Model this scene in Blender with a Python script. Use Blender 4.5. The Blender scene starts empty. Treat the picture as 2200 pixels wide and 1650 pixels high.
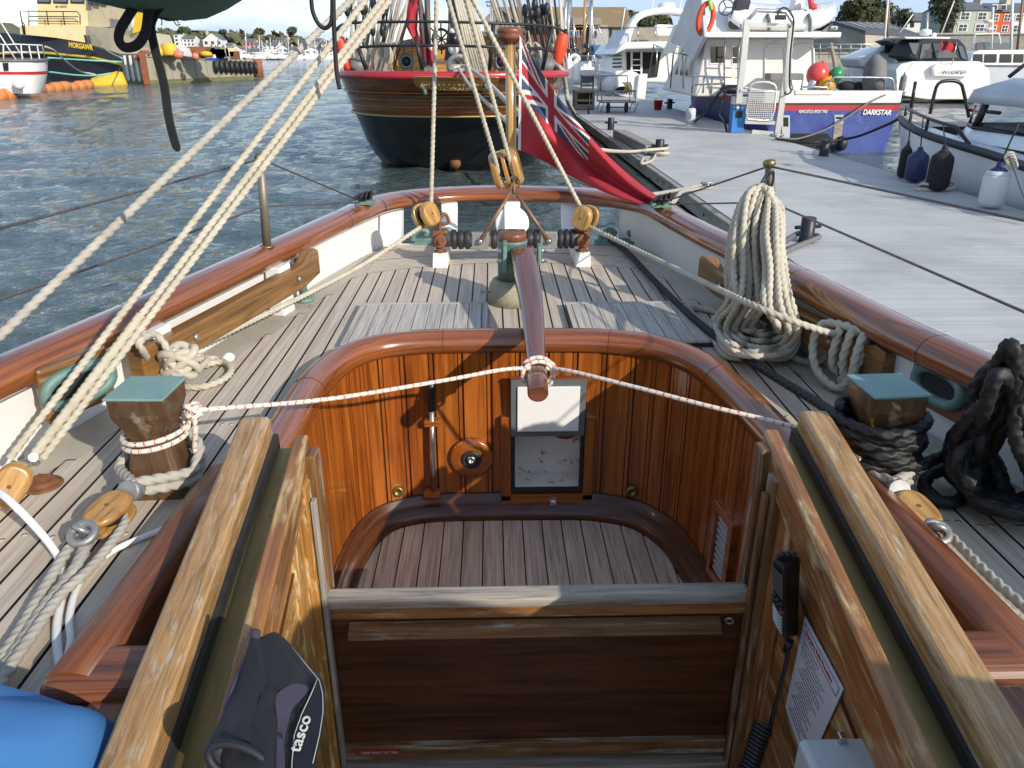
import bpy, math, random
from mathutils import Vector as V, Matrix, noise
random.seed(7)
D=bpy.data; SC=bpy.context.scene; COL=SC.collection
rad=math.radians
# ---------------------------------------------------------------- camera geometry (world = boat frame, +Y aft, z=0 deck)
F=1653.; PIT=rad(23.16); YAW=rad(1.45); CAM=V((-.11,0,1.05))
cp,sp,cy,sy=math.cos(PIT),math.sin(PIT),math.cos(YAW),math.sin(YAW)
CR=V((cy,-sy,0)); CF=V((sy*cp,cy*cp,-sp)); CU=V((sy*sp,cy*sp,cp))
def _at(ax,px,py,v):
    d=CF+CR*((px-1100)/F)+CU*((825-py)/F)
    return CAM+d*((v-CAM[ax])/d[ax])
def Z(px,py,z=0.):return _at(2,px,py,z)
def Y(px,py,y):return _at(1,px,py,y)
def X(px,py,x):return _at(0,px,py,x)
DOCK=-.75; SEA=-1.25
# ---------------------------------------------------------------- scene tree
def root_off(o):
    v=V((0,0,0))
    while o: v+=o.location; o=o.parent
    return v
def props(o,label=None,cat=None,group=None,kind=None):
    if label:o['label']=label
    if cat:o['category']=cat
    if group:o['group']=group
    if kind:o['kind']=kind
    return o
def thing(name,label,cat,loc=(0,0,0),group=None):
    o=D.objects.new(name,None); COL.objects.link(o); o.location=V(loc); o.empty_display_size=.1
    return props(o,label,cat,group)
def copy_tree(o,parent=None):
    c=o.copy(); COL.objects.link(c)
    if parent:c.parent=parent
    for ch in list(o.children): copy_tree(ch,c)
    return c
def perp(d):
    d=d.normalized(); a=V((0,0,1)) if abs(d.z)<.9 else V((1,0,0))
    s=d.cross(a).normalized(); return s,s.cross(d).normalized()
def cr(pts,step=None,n=8,closed=False):
    """Catmull-Rom through pts; resample by step if given"""
    P=[V(p) for p in pts]; out=[]; N=len(P)
    segs=N if closed else N-1
    for i in range(segs):
        if closed: a,b,c,d=P[(i-1)%N],P[i],P[(i+1)%N],P[(i+2)%N]
        else:
            b,c=P[i],P[i+1]; a=P[i-1] if i>0 else b*2-c; d=P[i+2] if i+2<N else c*2-b
        k=n if step is None else max(2,int((c-b).length/step)+1)
        for j in range(k):
            t=j/k; out.append(.5*((2*b)+(c-a)*t+(2*a-5*b+4*c-d)*t*t+(3*b-a-3*c+d)*t**3))
    if not closed: out.append(P[-1].copy())
    return out
def resample(P,step):
    out=[P[0].copy()]; acc=0
    for i in range(1,len(P)):
        a,b=P[i-1],P[i]; L=(b-a).length
        if L<1e-9: continue
        t=step-acc
        while t<=L: out.append(a+(b-a)*(t/L)); t+=step
        acc=L-(t-step)
    if (out[-1]-P[-1]).length>step*.3: out.append(P[-1].copy())
    return out
class MB:
    def __init__(s): s.v=[];s.f=[];s.uv=[];s.sm=[];s.mi=[];s.cur=0
    def add(s,vs,fs,uvs=None,smooth=False):
        o=len(s.v); s.v+=[V(p) for p in vs]
        for i,f in enumerate(fs):
            s.f.append([o+k for k in f]); s.sm.append(smooth); s.mi.append(s.cur)
            s.uv.append(uvs[i] if uvs else None)
        return s
    def boxuv(s,vs,fs,d):
        d=V(d).normalized(); r=random.random()*20; out=[]
        for f in fs:
            n=V((0,0,0))
            for k in range(len(f)):
                a,b=V(vs[f[k]]),V(vs[f[(k+1)%len(f)]]); n+=a.cross(b)
            n=n.normalized() if n.length>0 else V((0,0,1))
            if abs(n.dot(d))>.9:
                a,b=perp(n); out.append([(V(vs[k]).dot(a)*.3+r,V(vs[k]).dot(b)+r) for k in f])
            else:
                w=n.cross(d).normalized(); out.append([(V(vs[k]).dot(d)+r,V(vs[k]).dot(w)+r*1.7) for k in f])
        return out
    def hexa(s,p,d=(1,0,0)):
        fs=[(0,3,2,1),(4,5,6,7),(0,1,5,4),(1,2,6,5),(2,3,7,6),(3,0,4,7)]
        return s.add(p,fs,s.boxuv(p,fs,d))
    def box(s,x0,x1,y0,y1,z0,z1,d=None):
        p=[(x0,y0,z0),(x1,y0,z0),(x1,y1,z0),(x0,y1,z0),(x0,y0,z1),(x1,y0,z1),(x1,y1,z1),(x0,y1,z1)]
        L=[abs(x1-x0),abs(y1-y0),abs(z1-z0)]; k=L.index(max(L)); dd=[0,0,0]; dd[k]=1
        return s.hexa(p,d or dd)
    def beam(s,p0,p1,w,h,up=(0,0,1),w1=None,h1=None):
        p0,p1=V(p0),V(p1); d=(p1-p0).normalized(); a=d.cross(V(up)).normalized(); b=a.cross(d)
        w1=w if w1 is None else w1; h1=h if h1 is None else h1
        q=lambda p,w,h:[p-a*w/2-b*h/2,p+a*w/2-b*h/2,p+a*w/2+b*h/2,p-a*w/2+b*h/2]
        A=q(p0,w,h);B=q(p1,w1,h1)
        p=A+B; fs=[(0,1,2,3),(7,6,5,4),(4,5,1,0),(5,6,2,1),(6,7,3,2),(7,4,0,3)]
        return s.add(p,fs,s.boxuv(p,fs,d))
    def quad(s,a,b,c,d,dirv=None):
        p=[V(a),V(b),V(c),V(d)]
        return s.add(p,[(0,1,2,3)],s.boxuv(p,[(0,1,2,3)],dirv or (p[1]-p[0])))
    def poly(s,pts,d=(1,0,0)):
        f=[tuple(range(len(pts)))]; return s.add(pts,f,s.boxuv(pts,f,d))
    def prism(s,pts,vec,d=None):
        n=len(pts); P=[V(p) for p in pts]; Q=[p+V(vec) for p in P]
        fs=[tuple(range(n))[::-1],tuple(range(n,2*n))]+[(i,(i+1)%n,n+(i+1)%n,n+i) for i in range(n)]
        return s.add(P+Q,fs,s.boxuv(P+Q,fs,d or vec))
    def grid(s,rows,smooth=True,cu=False,cv=False,uvs=None):
        R=len(rows);C=len(rows[0]); vs=[p for r in rows for p in r]; fs=[];uv=[]
        for i in range(R if cu else R-1):
            for j in range(C if cv else C-1):
                i2=(i+1)%R;j2=(j+1)%C
                fs.append((i*C+j,i*C+j2,i2*C+j2,i2*C+j))
                if uvs:
                    g=lambda a,b,wi,wj:uvs(a+(R if wi else 0),b+(C if wj else 0))
                    wi=i+1>=R;wj=j+1>=C
                    uv.append([uvs(i,j),uvs(i,j+1),uvs(i+1,j+1),uvs(i+1,j)])
        return s.add(vs,fs,uv if uvs else None,smooth)
    def sweep(s,path,prof,up=(0,0,1),closed=False,smooth=True,caps=True,scale=None):
        """prof: list of (a,b): a along side (d x up), b along up"""
        P=[V(p) for p in path]; N=len(P); up=V(up); rows=[]; L=[0]
        for i in range(N):
            if i: L.append(L[-1]+(P[i]-P[i-1]).length)
            a=P[(i-1)%N] if (closed or i>0) else P[i]; b=P[(i+1)%N] if (closed or i<N-1) else P[i]
            d=(b-a).normalized(); sd=d.cross(up).normalized(); u=sd.cross(d).normalized()
            k=scale[i] if scale else 1
            rows.append([P[i]+sd*x*(k[0] if isinstance(k,tuple) else k)+u*y*(k[1] if isinstance(k,tuple) else k) for x,y in prof])
        M=len(prof); pl=[0]
        for j in range(M): 
            a,b=prof[j],prof[(j+1)%M]; pl.append(pl[-1]+math.hypot(b[0]-a[0],b[1]-a[1]))
        L.append(L[-1]+(P[0]-P[-1]).length)
        r=random.random()*9
        s.grid(rows,smooth,cu=closed,cv=True,uvs=lambda i,j:(L[i]+r,pl[j]+r))
        if caps and not closed:
            f=[tuple(range(M))]
            s.add(rows[0],f,s.boxuv(rows[0],f,P[1]-P[0])); q=rows[-1][::-1]; s.add(q,f,s.boxuv(q,f,P[1]-P[0]))
        return s
    def tube(s,pts,r,n=8,closed=False,caps=True,smooth=True,fn=None):
        P=[V(p) for p in pts]; N=len(P); rows=[]; L=0
        T=[]
        for i in range(N):
            a=P[(i-1)%N] if (closed or i>0) else P[i]; b=P[(i+1)%N] if (closed or i<N-1) else P[i]
            t=(b-a); T.append(t.normalized() if t.length>1e-9 else (T[-1] if T else V((0,0,1))))
        sd,_=perp(T[0]); Ls=[]
        for i in range(N):
            if i: L+=(P[i]-P[i-1]).length
            Ls.append(L)
            sd=(sd-T[i]*sd.dot(T[i]))
            sd=sd.normalized() if sd.length>1e-6 else perp(T[i])[0]
            b=T[i].cross(sd); rr=r[i] if isinstance(r,(list,tuple)) else r; row=[]
            for j in range(n):
                th=2*math.pi*j/n; q=rr*(fn(th,L) if fn else 1)
                row.append(P[i]+sd*math.cos(th)*q+b*math.sin(th)*q)
            rows.append(row)
        Ls.append(L); c=2*math.pi*(r if not isinstance(r,(list,tuple)) else r[0])
        s.grid(rows,smooth,cu=closed,cv=True,uvs=lambda i,j:(Ls[min(i,N)],c*j/n))
        if caps and not closed:
            f=[tuple(range(n))]; s.add(rows[0][::-1],f); s.add(rows[-1],f)
        return s
    def lathe(s,prof,o=(0,0,0),ax=(0,0,1),n=20,smooth=True,caps=True,sq=None):
        o=V(o);ax=V(ax).normalized();a,b=perp(ax)
        if abs(ax.z)>.99:a,b=V((1,0,0)),V((0,1,0))*(1 if ax.z>0 else -1)
        rows=[]
        for r,z in prof:
            rows.append([o+ax*z+a*math.cos(2*math.pi*j/n)*r*(sq or 1)+b*math.sin(2*math.pi*j/n)*r for j in range(n)])
        s.grid(rows,smooth,cv=True,uvs=lambda i,j:(prof[i][1],2*math.pi*max(prof[i][0],.01)*j/n))
        if caps:
            f=[tuple(range(n))]
            if prof[0][0]>1e-4:s.add(rows[0][::-1],f,s.boxuv(rows[0][::-1],f,a))
            if prof[-1][0]>1e-4:s.add(rows[-1],f,s.boxuv(rows[-1],f,a))
        return s
    def ball(s,c,r,n=14,m=8,sc=(1,1,1),fn=None):
        rows=[]
        for i in range(m+1):
            ph=math.pi*i/m; row=[]
            for j in range(n):
                th=2*math.pi*j/n; d=V((math.sin(ph)*math.cos(th),math.sin(ph)*math.sin(th),math.cos(ph)))
                q=r*(fn(d) if fn else 1); row.append(V(c)+V((d.x*sc[0],d.y*sc[1],d.z*sc[2]))*q)
            rows.append(row)
        return s.grid(rows,True,cv=True,uvs=lambda i,j:(i*r*.4,j*r*.4))
    def torus(s,c,R,r,ax=(0,0,1),n=24,m=8,sq=1):
        a,b=perp(V(ax)); return s.tube([V(c)+a*math.cos(2*math.pi*i/n)*R*sq+b*math.sin(2*math.pi*i/n)*R for i in range(n)],r,m,closed=True)
    def build(s,name,mat,parent=None,label=None,cat=None,group=None,kind=None,bevel=0,bseg=2,loc=None,angle=35,fixn=True):
        me=D.meshes.new(name)
        if parent is None and loc is None and kind is None:
            xs=[p.x for p in s.v];ys=[p.y for p in s.v];zs=[p.z for p in s.v]
            loc=V(((min(xs)+max(xs))/2,(min(ys)+max(ys))/2,min(zs)))
        loc=V(loc) if loc is not None else V((0,0,0))
        off=root_off(parent)+loc
        me.from_pydata([p-off for p in s.v],[],s.f)
        if any(u for u in s.uv):
            ul=me.uv_layers.new(name='UVMap').data; k=0
            for i,f in enumerate(s.f):
                for j in range(len(f)):
                    if s.uv[i]: ul[k].uv=s.uv[i][j]
                    k+=1
        me.polygons.foreach_set('use_smooth',s.sm)
        ms=mat if isinstance(mat,(list,tuple)) else [mat]
        for m in ms: me.materials.append(m)
        if len(ms)>1: me.polygons.foreach_set('material_index',s.mi)
        me.update(); me.validate()
        if fixn:
            import bmesh
            bm=bmesh.new();bm.from_mesh(me);bmesh.ops.remove_doubles(bm,verts=bm.verts,dist=1e-6)
            bmesh.ops.recalc_face_normals(bm,faces=bm.faces);bm.to_mesh(me);bm.free()
        o=D.objects.new(name,me); COL.objects.link(o); o.location=loc
        if parent:o.parent=parent
        if bevel:
            b=o.modifiers.new('bevel','BEVEL'); b.width=bevel;b.segments=bseg;b.limit_method='ANGLE';b.angle_limit=rad(angle); b.use_clamp_overlap=True
            try: b.harden_normals=False
            except Exception: pass
        return props(o,label,cat,group,kind)
def rope_mb(mb,pts,r,kind='laid',n=12,step=None,closed=False):
    P=resample([V(p) for p in pts],step or r*.42)
    if kind=='laid':
        pitch=7.2*r; fn=lambda t,L:.68+.42*abs(math.cos(1.5*t-3*math.pi*L/pitch))
    elif kind=='braid':
        k=2*math.pi/(5.2*r); fn=lambda t,L:.62+.46*max(abs(math.cos(2*t-k*L)),abs(math.cos(2*t+k*L)))**2.2
    else: fn=None
    mb.tube(P,r,n,fn=fn,closed=closed); return mb
def text_mesh(s,size,o,xd,yd,mat,parent,name='lettering',extrude=.002,align='LEFT',shear=0,bold=0,sx=1,label=None):
    c=D.curves.new(name,'FONT'); c.body=s; c.size=size; c.align_x=align; c.extrude=extrude; c.shear=shear; c.offset=bold
    t=D.objects.new(name,c); COL.objects.link(t)
    dg=bpy.context.evaluated_depsgraph_get(); me=D.meshes.new_from_object(t.evaluated_get(dg))
    D.objects.remove(t); D.curves.remove(c)
    xd=V(xd).normalized(); yd=V(yd); yd=(yd-xd*yd.dot(xd)).normalized(); zd=xd.cross(yd); off=root_off(parent)
    for v in me.vertices: v.co=V(o)+xd*v.co.x*sx+yd*v.co.y+zd*v.co.z-off
    me.materials.clear(); me.materials.append(mat); me.update()
    ob=D.objects.new(name,me); COL.objects.link(ob); ob.parent=parent
    return ob
# ---------------------------------------------------------------- materials
class NT:
    def __init__(s,name):
        s.m=D.materials.new(name); s.m.use_nodes=True; s.t=s.m.node_tree; s.t.nodes.clear()
        s.out=s.n('ShaderNodeOutputMaterial'); s.b=s.n('ShaderNodeBsdfPrincipled'); s.l(s.b.outputs[0],s.out.inputs[0])
    def n(s,t,**k):
        x=s.t.nodes.new(t)
        for a,b in k.items(): setattr(x,a,b)
        return x
    def l(s,a,b): s.t.links.new(a,b)
    def coord(s,kind,scale=(1,1,1),rot=(0,0,0)):
        c=s.n('ShaderNodeTexCoord'); m=s.n('ShaderNodeMapping'); m.inputs['Scale'].default_value=scale; m.inputs['Rotation'].default_value=rot
        s.l(c.outputs[kind],m.inputs[0]); return m.outputs[0]
    def noise(s,co,scale=1,detail=4,rough=.6,dist=0):
        x=s.n('ShaderNodeTexNoise'); x.inputs['Scale'].default_value=scale;x.inputs['Detail'].default_value=detail;x.inputs['Roughness'].default_value=rough;x.inputs['Distortion'].default_value=dist
        s.l(co,x.inputs['Vector']); return x.outputs['Fac']
    def ramp(s,f,stops,inter='LINEAR'):
        r=s.n('ShaderNodeValToRGB'); e=r.color_ramp.elements; r.color_ramp.interpolation=inter
        while len(e)<len(stops): e.new(.5)
        for i,(p,c) in enumerate(stops):
            e[i].position=p; e[i].color=(*c,1) if not isinstance(c,(int,float)) else (c,c,c,1)
        s.l(f,r.inputs[0]); return r.outputs[0]
    def mix(s,f,a,b,mode='MIX'):
        x=s.n('ShaderNodeMix',data_type='RGBA',blend_type=mode)
        for i,v in ((0,f),(6,a),(7,b)):
            if hasattr(v,'links') or hasattr(v,'is_linked'): s.l(v,x.inputs[i])
            elif isinstance(v,(int,float)): x.inputs[i].default_value=v
            else: x.inputs[i].default_value=(*v,1)
        return x.outputs[2]
    def bump(s,h,strength=.2,dist=.01,norm=None):
        x=s.n('ShaderNodeBump'); x.inputs['Strength'].default_value=strength; x.inputs['Distance'].default_value=dist
        s.l(h,x.inputs['Height'])
        if norm: s.l(norm,x.inputs['Normal'])
        s.l(x.outputs[0],s.b.inputs['Normal']); return x.outputs[0]
    def fin(s,col,rough=.5,metal=0,coat=0,spec=.5):
        if hasattr(col,'links') or hasattr(col,'is_linked'): s.l(col,s.b.inputs['Base Color'])
        else: s.b.inputs['Base Color'].default_value=(*col,1)
        if isinstance(rough,(int,float)): s.b.inputs['Roughness'].default_value=rough
        else: s.l(rough,s.b.inputs['Roughness'])
        s.b.inputs['Metallic'].default_value=metal; s.b.inputs['Coat Weight'].default_value=coat; s.b.inputs['Coat Roughness'].default_value=.08
        s.b.inputs['Specular IOR Level'].default_value=spec
        return s.m
def pm(name,c1,c2=None,scale=6,rough=.5,metal=0,coat=0,bump=0,bscale=None,stretch=(1,1,1),coord='Object',c3=None,t3=.62,s3=None,detail=5,spec=.5,bdist=.01,d1=.35,d2=.65):
    """paint / metal / cloth with colour variation, optional third colour in patches (rust, stain)"""
    t=NT(name)
    c2=c2 or tuple(x*.82 for x in c1)
    co=t.coord(coord,stretch); f=t.noise(co,scale,detail)
    col=t.ramp(f,[(d1,c1),(d2,c2)])
    if c3:
        g=t.noise(t.coord(coord,stretch,(.3,.2,.5)),s3 or scale*.6,6,.65)
        col=t.mix(t.ramp(g,[(t3,0),(t3+.07,1)]),col,c3)
    if bump: t.bump(t.noise(co,bscale or scale*6,3),bump,bdist)
    rg=t.ramp(f,[(.3,max(0,rough-.06)),(.7,min(1,rough+.08))])
    return t.fin(col,rg,metal,coat,spec)
def wood(name,c1,c2,rough=.35,coat=0,weather=None,wt=.55,gs=(2.5,45),bs=(.9,7),bump=.12,ws=(5,22),c0=None,wsoft=.12,spec=.5):
    t=NT(name)
    u=t.coord('UV',(gs[0],gs[1],1)); g=t.noise(u,1,6,.65,.6)
    b=t.noise(t.coord('UV',(bs[0],bs[1],1)),1,4,.6,.3)
    col=t.ramp(b,[(.28,c1),(.72,c2)])
    dk=t.ramp(g,[(.34,tuple(x*.5 for x in c1)),(.56,(1,1,1))])
    col=t.mix(.62,col,dk,'MULTIPLY')
    col=t.mix(t.ramp(g,[(.58,0.),(.8,.5)]),col,c0 or tuple(min(1,x*1.5) for x in c2))
    rg=rough
    if weather:
        w=t.noise(t.coord('UV',(ws[0],ws[1],1)),1,7,.68,.3)
        m=t.ramp(w,[(wt,0),(wt+wsoft,1)])
        wc=t.mix(.6,weather,t.ramp(g,[(.3,tuple(x*.45 for x in weather)),(.6,weather)]))
        col=t.mix(m,col,wc); rg=t.ramp(w,[(wt,rough),(wt+wsoft,.8)])
    t.bump(g,bump,.004)
    return t.fin(col,rg,0,coat,spec)
def glass(name,c=(.02,.03,.035),rough=.05):
    t=NT(name); return t.fin(c,rough,0,0,.8)
def clear_glass(name):
    t=NT(name); t.b.inputs['Transmission Weight'].default_value=.9; t.b.inputs['IOR'].default_value=1.1
    return t.fin((.8,.85,.88),.03)
M={}
M['mahog']=wood('varnished_mahogany',(.22,.062,.018),(.33,.105,.028),.22,.8,gs=(2,60),bump=.05)
M['mahog_dull']=wood('worn_mahogany',(.17,.055,.022),(.26,.09,.036),.42,.15,gs=(2,60),bump=.06)
M['panel']=wood('varnished_panelling',(.22,.045,.007),(.48,.15,.02),.25,.6,gs=(2,38),bs=(.6,5),bump=.05)
M['dark_wood']=wood('dark_stained_wood',(.075,.022,.008),(.12,.038,.012),.38,.25,gs=(3,45),bump=.08)
M['tiller']=wood('tiller_varnish',(.125,.034,.013),(.19,.056,.019),.16,.9,gs=(1.5,50),bump=.03)
M['teak']=None
M['grey_teak']=wood('grey_teak',(.46,.42,.365),(.56,.515,.455),.75,0,gs=(3,110),bs=(1.2,10),bump=.35)
M['sole_teak']=wood('cockpit_sole_teak',(.54,.44,.335),(.64,.54,.43),.6,0,gs=(2.5,70),bs=(1,12),bump=.2)
M['honey']=wood('worn_honey_varnish',(.36,.19,.065),(.52,.31,.13),.42,.2,weather=(.50,.42,.31),wt=.54,gs=(6,85),ws=(13,70),bump=.15,c0=(.66,.48,.26))
M['honey_dark']=wood('worn_brown_varnish',(.26,.10,.028),(.40,.18,.055),.42,.2,weather=(.55,.40,.19),wt=.52,gs=(3,40),ws=(5,26),bump=.12)
M['peel']=wood('peeling_varnish_board',(.38,.17,.035),(.50,.25,.06),.42,.2,weather=(.72,.58,.30),wt=.52,gs=(3,38),ws=(9,34),bump=.25)
M['jamb']=wood('weathered_jamb',(.16,.075,.025),(.25,.12,.04),.6,.05,weather=(.42,.37,.30),wt=.53,gs=(4,50),ws=(3,26),bump=.3)
M['greywood']=wood('bare_grey_wood',(.30,.26,.22),(.42,.37,.31),.8,0,weather=(.25,.12,.05),wt=.62,gs=(4,60),bump=.3)
M['grey_frame']=pm('grey_seal_frame',(.13,.14,.14),(.10,.11,.11),5,.5)
M['post']=wood('samson_post_wood',(.085,.045,.018),(.15,.082,.034),.45,.15,weather=(.42,.33,.22),wt=.565,gs=(3,45),ws=(5,14),bump=.2)
M['block_worn']=wood('worn_block_varnish',(.34,.17,.045),(.48,.27,.085),.4,.3,weather=(.13,.09,.06),wt=.58,gs=(5,50),ws=(7,50),bump=.15)
M['kevel']=wood('kevel_oak',(.19,.09,.025),(.30,.15,.045),.42,.2,weather=(.40,.31,.2),wt=.64,gs=(3,50),bump=.2)
M['block']=wood('block_ash_varnish',(.46,.24,.06),(.60,.35,.11),.3,.5,weather=(.22,.12,.05),wt=.62,gs=(5,50),ws=(6,60),bump=.1)
M['spruce']=wood('spruce_varnish',(.50,.28,.09),(.62,.38,.14),.25,.6,gs=(1.5,60),bump=.03)
M['white']=pm('white_paint',(.82,.81,.78),(.76,.75,.71),5,.38,bump=.03,bscale=40,c3=(.55,.50,.42),t3=.72,s3=9)
M['white_clean']=pm('white_gelcoat',(.88,.87,.86),(.83,.83,.82),2,.25,coat=.3)
M['white_shade']=pm('offwhite_gelcoat',(.70,.70,.69),(.64,.64,.63),2,.3)
M['rustwhite']=pm('rust_stained_white',(.82,.80,.75),(.76,.72,.64),14,.55,c3=(.36,.15,.04),t3=.60,s3=18,bump=.1)
M['bronze']=pm('verdigris_bronze',(.12,.22,.19),(.19,.29,.25),14,.6,.25,bump=.1,bscale=80,c3=(.10,.14,.11),t3=.6)
M['bronzecap']=pm('verdigris_cap',(.15,.28,.27),(.22,.33,.30),10,.6,.1,bump=.08,bscale=60,c3=(.30,.33,.24),t3=.64)
M['brass']=pm('dull_brass',(.30,.22,.085),(.24,.18,.07),6,.38,.75,stretch=(8,1,8))
M['steel']=pm('stainless',(.62,.61,.59),(.5,.49,.47),8,.22,.95)
M['galv']=pm('galvanised',(.42,.42,.41),(.30,.29,.28),30,.5,.7,c3=(.25,.12,.05),t3=.66)
M['rust']=pm('rusty_iron',(.16,.065,.03),(.28,.12,.05),25,.8,.3,bump=.3,bscale=90,c3=(.40,.36,.32),t3=.62)
M['rod']=pm('rusty_rod',(.30,.19,.12),(.20,.11,.06),25,.5,.5)
M['rubber']=pm('black_rubber',(.018,.018,.02),(.03,.03,.033),20,.5)
M['rope']=pm('cream_rope',(.54,.49,.39),(.44,.395,.305),18,.9,bump=.3,bscale=400,bdist=.002)
M['rope_grey']=pm('grey_rope',(.46,.43,.37),(.36,.33,.28),18,.92,bump=.3,bscale=400,bdist=.002)
M['rope_white']=pm('white_cord',(.80,.79,.76),(.72,.71,.68),20,.6)
M['rope_black']=pm('black_rope',(.0065,.0065,.007),(.013,.013,.014),30,.55,bump=.4,bscale=500,bdist=.002)
def lash():
    t=NT('flecked_white_cord'); c=t.coord('UV',(1,1,1)); w=t.n('ShaderNodeTexWave'); w.inputs['Scale'].default_value=13; w.inputs['Distortion'].default_value=0
    t.l(c,w.inputs[0]); g=t.noise(t.coord('UV',(260,160,1)),1,1,.5)
    m=t.n('ShaderNodeMath',operation='MULTIPLY'); t.l(t.ramp(w.outputs['Fac'],[(.75,0),(.85,1)]),m.inputs[0]); t.l(t.ramp(g,[(.48,0),(.52,1)]),m.inputs[1])
    t.bump(t.noise(t.coord('UV',(900,500,1)),1,1),.3,.001)
    return t.fin(t.mix(m.outputs[0],(.72,.66,.56),(.50,.09,.05)),.85)
M['lash']=lash()
M['wire']=pm('steel_wire',(.20,.17,.16),(.14,.12,.11),40,.45,.6)
M['black']=pm('black_plastic',(.012,.012,.013),(.02,.02,.021),20,.35)
M['black_soft']=pm('black_fabric',(.014,.013,.013),(.024,.023,.023),40,.85,bump=.2,bscale=500,bdist=.001)
M['green_canvas']=pm('green_canvas',(.020,.12,.10),(.03,.15,.125),9,.8,bump=.15,bscale=300,bdist=.002)
M['blue_cloth']=pm('blue_cover_cloth',(.040,.165,.40),(.055,.20,.46),3,.75,bump=.08,bscale=200,bdist=.002)
M['neoprene']=pm('worn_neoprene',(.019,.019,.021),(.014,.014,.016),8,.7,c3=(.034,.030,.05),t3=.60,s3=7,bump=.08,bscale=300,bdist=.001)
M['neo_dark']=pm('dark_neoprene',(.008,.009,.014),(.012,.013,.02),12,.6)
M['purple']=pm('faded_purple_binding',(.07,.055,.085),(.05,.04,.06),14,.75)
M['paper']=pm('laminated_paper',(.72,.75,.82),(.68,.71,.79),3,.25,coat=.3)
M['ink']=pm('ink',(.05,.05,.06),None,9,.5); M['redink']=pm('red_ink',(.45,.03,.06),None,9,.5)
M['greybox']=pm('grey_abs_box',(.50,.53,.53),(.46,.49,.49),3,.35)
M['clearbox']=pm('grey_box_lid',(.44,.48,.50),(.40,.44,.46),2,.15,coat=.4)
M['redlabel']=pm('red_label',(.30,.03,.05),None,9,.4)
M['caulk']=pm('black_caulk',(.016,.016,.018),(.03,.03,.03),40,.6)
M['lichen']=pm('weathered_lead_cone',(.36,.34,.24),(.27,.26,.18),16,.8,bump=.3,bscale=50,c3=(.20,.19,.10),t3=.58,s3=22)
M['flagred']=pm('flag_red',(.43,.024,.035),(.37,.019,.030),3,.75)
M['flagblue']=pm('flag_navy',(.045,.065,.115),None,3,.75)
M['flagwhite']=pm('flag_white',(.72,.70,.66),None,3,.75)
def teak_deck():
    t=NT('weathered_teak_deck')
    u=t.coord('UV',(2.2,75,1)); g=t.noise(u,1,6,.65,.4); b=t.noise(t.coord('UV',(.8,14,1)),1,3); l=t.noise(t.coord('Object',(1,1,1)),1.7,5)
    w=t.n('ShaderNodeTexWave',bands_direction='Y'); w.inputs['Scale'].default_value=1; w.inputs['Distortion'].default_value=1.2; w.inputs['Detail'].default_value=2; w.inputs['Detail Scale'].default_value=.6
    t.l(t.coord('UV',(1.4,95,1)),w.inputs[0])
    ge=t.ramp(b,[(.30,(.52,.42,.32)),(.55,(.64,.53,.415)),(.75,(.56,.43,.315))])
    col=t.mix(t.ramp(l,[(.35,0),(.62,.75)]),ge,(.56,.495,.42))
    col=t.mix(.5,col,t.ramp(g,[(.32,(.42,.40,.37)),(.58,(1,1,1))]),'MULTIPLY')
    m=t.n('ShaderNodeMath',operation='MULTIPLY'); t.l(w.outputs['Fac'],m.inputs[0]); t.l(t.ramp(b,[(.5,0),(.56,1)]),m.inputs[1])
    col=t.mix(t.ramp(m.outputs[0],[(.45,0),(.9,.35)]),col,(.20,.17,.13))
    a=t.n('ShaderNodeMath',operation='ADD'); t.l(g,a.inputs[0]); t.l(m.outputs[0],a.inputs[1])
    t.bump(a.outputs[0],.35,.003)
    return t.fin(col,.72)
M['teak']=teak_deck()
M['margin']=pm('grey_margin_board',(.47,.425,.35),(.38,.345,.28),5,.8,bump=.2,bscale=90,stretch=(1,.5,1),c3=(.20,.20,.13),t3=.58,s3=6)
def dock_m():
    t=NT('pontoon_deck_boards'); c=t.coord('Object')
    w=t.n('ShaderNodeTexWave',bands_direction='Y'); w.inputs['Scale'].default_value=2.2; t.l(c,w.inputs[0])
    w2=t.n('ShaderNodeTexWave',bands_direction='Y'); w2.inputs['Scale'].default_value=28; t.l(c,w2.inputs[0])
    st=t.noise(t.coord('Object',(.5,9,1)),1,5); sp=t.noise(c,7,6,.7); sp2=t.noise(c,1.1,5)
    col=t.ramp(st,[(.3,(.47,.455,.425)),(.7,(.56,.545,.51))])
    col=t.mix(t.ramp(sp2,[(.42,0),(.66,.75)]),col,(.37,.355,.325))
    col=t.mix(t.ramp(w.outputs['Fac'],[(.0,.35),(.03,0)]),col,(.2,.2,.2))
    col=t.mix(t.ramp(w2.outputs['Fac'],[(.0,.08),(.5,0)]),col,(.2,.2,.2))
    col=t.mix(t.ramp(sp,[(.66,0),(.69,.7)]),col,(.66,.65,.62))
    col=t.mix(t.ramp(t.noise(c,9,3,.5),[(.72,0),(.74,.5)]),col,(.2,.19,.17))
    t.bump(w2.outputs['Fac'],.15,.004); return t.fin(col,.62)
M['dock']=dock_m()
M['dockside']=pm('wet_timber_fascia',(.36,.335,.28),(.24,.22,.18),5,.75,stretch=(1,.4,3),bump=.3,bscale=30,c3=(.09,.085,.06),t3=.58)
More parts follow.
